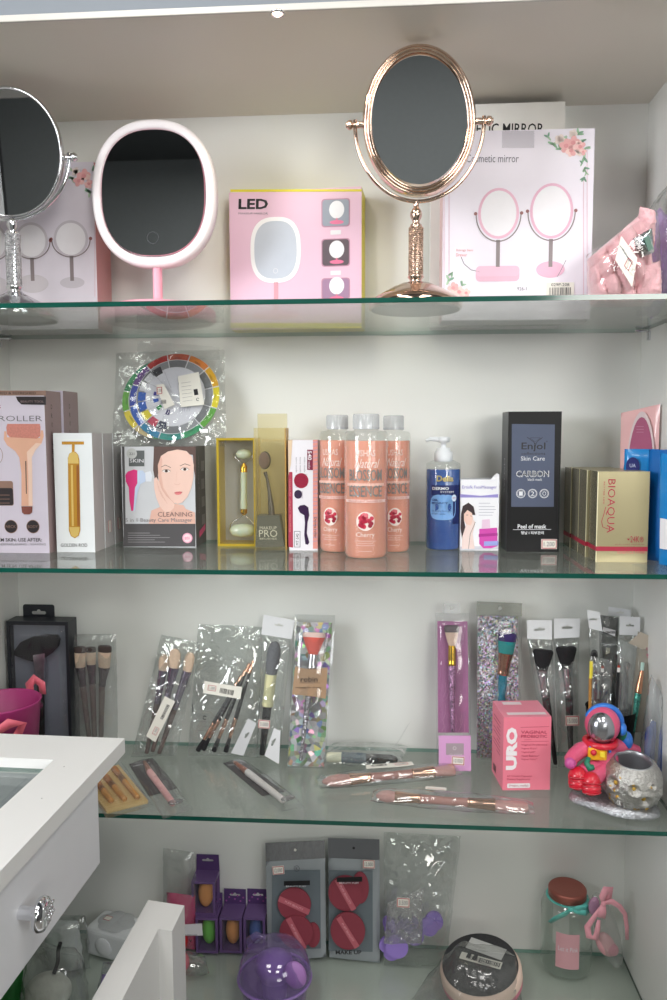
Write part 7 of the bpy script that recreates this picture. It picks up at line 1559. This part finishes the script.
for i in range(-3, 4):
    for j in range(-5, 6):
        x, z = i * 0.0018 + (0.0009 if j % 2 else 0), j * 0.0021
        if (x / 0.0066) ** 2 + (z / 0.0118) ** 2 < 1: g.axis(p0 + Vector((x, -0.0042 * math.sqrt(max(0.05, 1 - (x / 0.0072) ** 2 - (z / 0.0125) ** 2)), z)), p0 + Vector((x * 1.15, -0.0095, z * 1.05)), [(0.0004, 0), (0.0003, 1)], pm((206, 170, 196), 0.4), 5)
tag(g.build('bristles', t), kind='stuff')
RP = pm((244, 168, 182), 0.35, sheen=0.3, vary=0.03); kk = Wd(445, 360, -0.015)
MB().sphere(kk, (0.004, 0.003, 0.0045), RP, 12, 8).build('ribbon_knot', t)
ribbon([kk, Wd(440, 330, -0.017), Wd(456, 300, -0.014), Wd(474, 293, -0.011), Wd(468, 330, -0.012), kk], [0.005, 0.010, 0.013, 0.010, 0.010, 0.005], RP, 'ribbon_bow', t)
ribbon([kk, Wd(480, 350, -0.018), Wd(515, 372, -0.013), Wd(538, 405, -0.008), Wd(546, 460, -0.004), Wd(547, 515, -0.002)], [0.005, 0.009, 0.008, 0.007, 0.006, 0.005], RP, 'ribbon_tail', t)
ribbon([kk, Wd(440, 395, -0.018), Wd(432, 420, -0.017)], [0.007, 0.013, 0.015], RP, 'ribbon_tail', t)
ribbon([kk, Wd(400, 425, -0.018), Wd(376, 460, -0.017), Wd(382, 500, -0.018), Wd(410, 510, -0.020), Wd(420, 470, -0.018), Wd(425, 430, -0.016)], [0.004, 0.008, 0.010, 0.010, 0.010, 0.008, 0.005], RP, 'ribbon_bow', t)

# things on the lowest shelf seen under the counter drawer
p_ = crop(0, 720, 0.3)
F = Frame(at(110, 963, z=Z4), (0, 0, 1), (0.30, 1, 0)); t = thing('dispenser_pack', 'white plastic bag block with a grey flower print, left of the counter panel', 'package', F)
w, d, h = 0.098, 0.055, 0.052; PKW = pm((222, 224, 226), 0.35, vary=0.03, coat=0.3)
b = MB().box(-w / 2, w / 2, 0, d, 0.0006, h, PKW, 0.010, 4); b.build('package_body', t)
b = MB(); 
for i in range(6): b.lathe([(0.016, h + 0.0002), (0.0155, h + 0.0006), (0.0002, h + 0.0007)], pm((186, 188, 190), 0.4), 20, c=(-0.006 + 0.017 * math.cos(i * PI / 3), d / 2 + 0.012 * math.sin(i * PI / 3), 0))
b.build('flower_label', t)
MB().lathe([(0.014, 0), (0.0155, 0.15), (0.0145, 0.5), (0.008, 0.9), (0.0003, 1)], PKW, 24, M=Matrix(((1, 0, 0, -0.012), (0, 0, -0.0032, 0.0), (0, 1, 0, 0.024), (0, 0, 0, 1)))).build('round_cap', t)
b = MB().box(-0.030, -0.018, 0.024, 0.034, h + 0.0008, h + 0.0012, STICK, M=None); b.tube([(-0.030, 0.024, h + 0.0014), (-0.018, 0.024, h + 0.0014), (-0.018, 0.034, h + 0.0014), (-0.030, 0.034, h + 0.0014)], 0.0004, RED, 6, closed=True); b.build('price_sticker', t)
F = Frame(at(66, 968, z=Z4)); t = thing('cotton_pack', 'white soft cotton pack in a clear bag under the counter drawer', 'package', F)
b = MB().pillow([(-0.034, 0.001), (0.030, 0.001), (0.022, 0.082), (-0.030, 0.078)], 0, 0.022, 0.020, pm((216, 220, 218), 0.7, vary=0.04, bump=0.3, bscale=120), 18, 18, 0.003, 35, 81, 0.4); b.build('cotton', t)
MB().pillow([(-0.040, 0.0006), (0.040, 0.0006), (0.034, 0.090), (-0.034, 0.086)], 0, 0.030, 0.026, BAG, 18, 18, 0.004, 40, 83, 0.4).build('plastic_bag', t)
F = Frame(at(50, 1006, z=Z4)); t = thing('sponge_bag', 'clear bag with a white round bath puff and a dark cord, bottom left', 'bag', F)
MB().sphere((0.0, -0.004, 0.026), (0.034, 0.030, 0.025), pm((226, 228, 218), 0.85, bump=0.8, bscale=160, vary=0.04), 32, 22, disp=lambda q: 0.04 * noise.noise(q * 4)).build('bath_puff', t)
MB().tube([(0.008, 0.0, 0.052), (0.012, 0.006, 0.066), (0.010, 0.012, 0.080), (0.014, 0.012, 0.092)], 0.003, INK, 8).build('cord', t)
MB().pillow([(-0.046, 0.0006), (0.060, 0.0006), (0.046, 0.082), (-0.026, 0.098)], 0, 0.042, 0.036, BAGSOFT, 20, 20, 0.005, 40, 85, 0.4).build('plastic_bag', t)
F = Frame(at(4, 1010, z=Z4)); t = thing('green_pack', 'green foil pack with yellow print at the bottom left corner', 'package', F)
GG = pm((40, 140, 60), 0.35, vary=0.1, coat=0.4); MB().pillow([(-0.040, 0.001), (0.022, 0.001), (0.034, 0.075), (-0.040, 0.085)], 0, 0.020, 0.018, GG, 16, 16, 0.002, 40, 87, 0.4).build('pack_body', t)
MB().plate([(0.0, 0.050), (0.022, 0.056), (0.024, 0.066), (0.002, 0.060)], -0.0232, -0.0226, pm((226, 206, 70), 0.4)).build('yellow_print', t)
F = Frame(at(112, 1004, z=Z4)); t = thing('lilac_pack', 'small lilac pack in clear film beside the counter panel', 'package', F)
MB().pillow([(-0.022, 0.001), (0.010, 0.001), (0.014, 0.042), (-0.014, 0.046)], 0, 0.014, 0.012, LIL, 12, 12, 0.002, 50, 89, 0.4).build('pack_body', t); MB().pillow([(-0.026, 0.0006), (0.014, 0.0006), (0.020, 0.064), (-0.012, 0.066)], 0, 0.018, 0.016, BAG, 12, 12, 0.003, 50, 91, 0.4).build('clear_wrap', t)
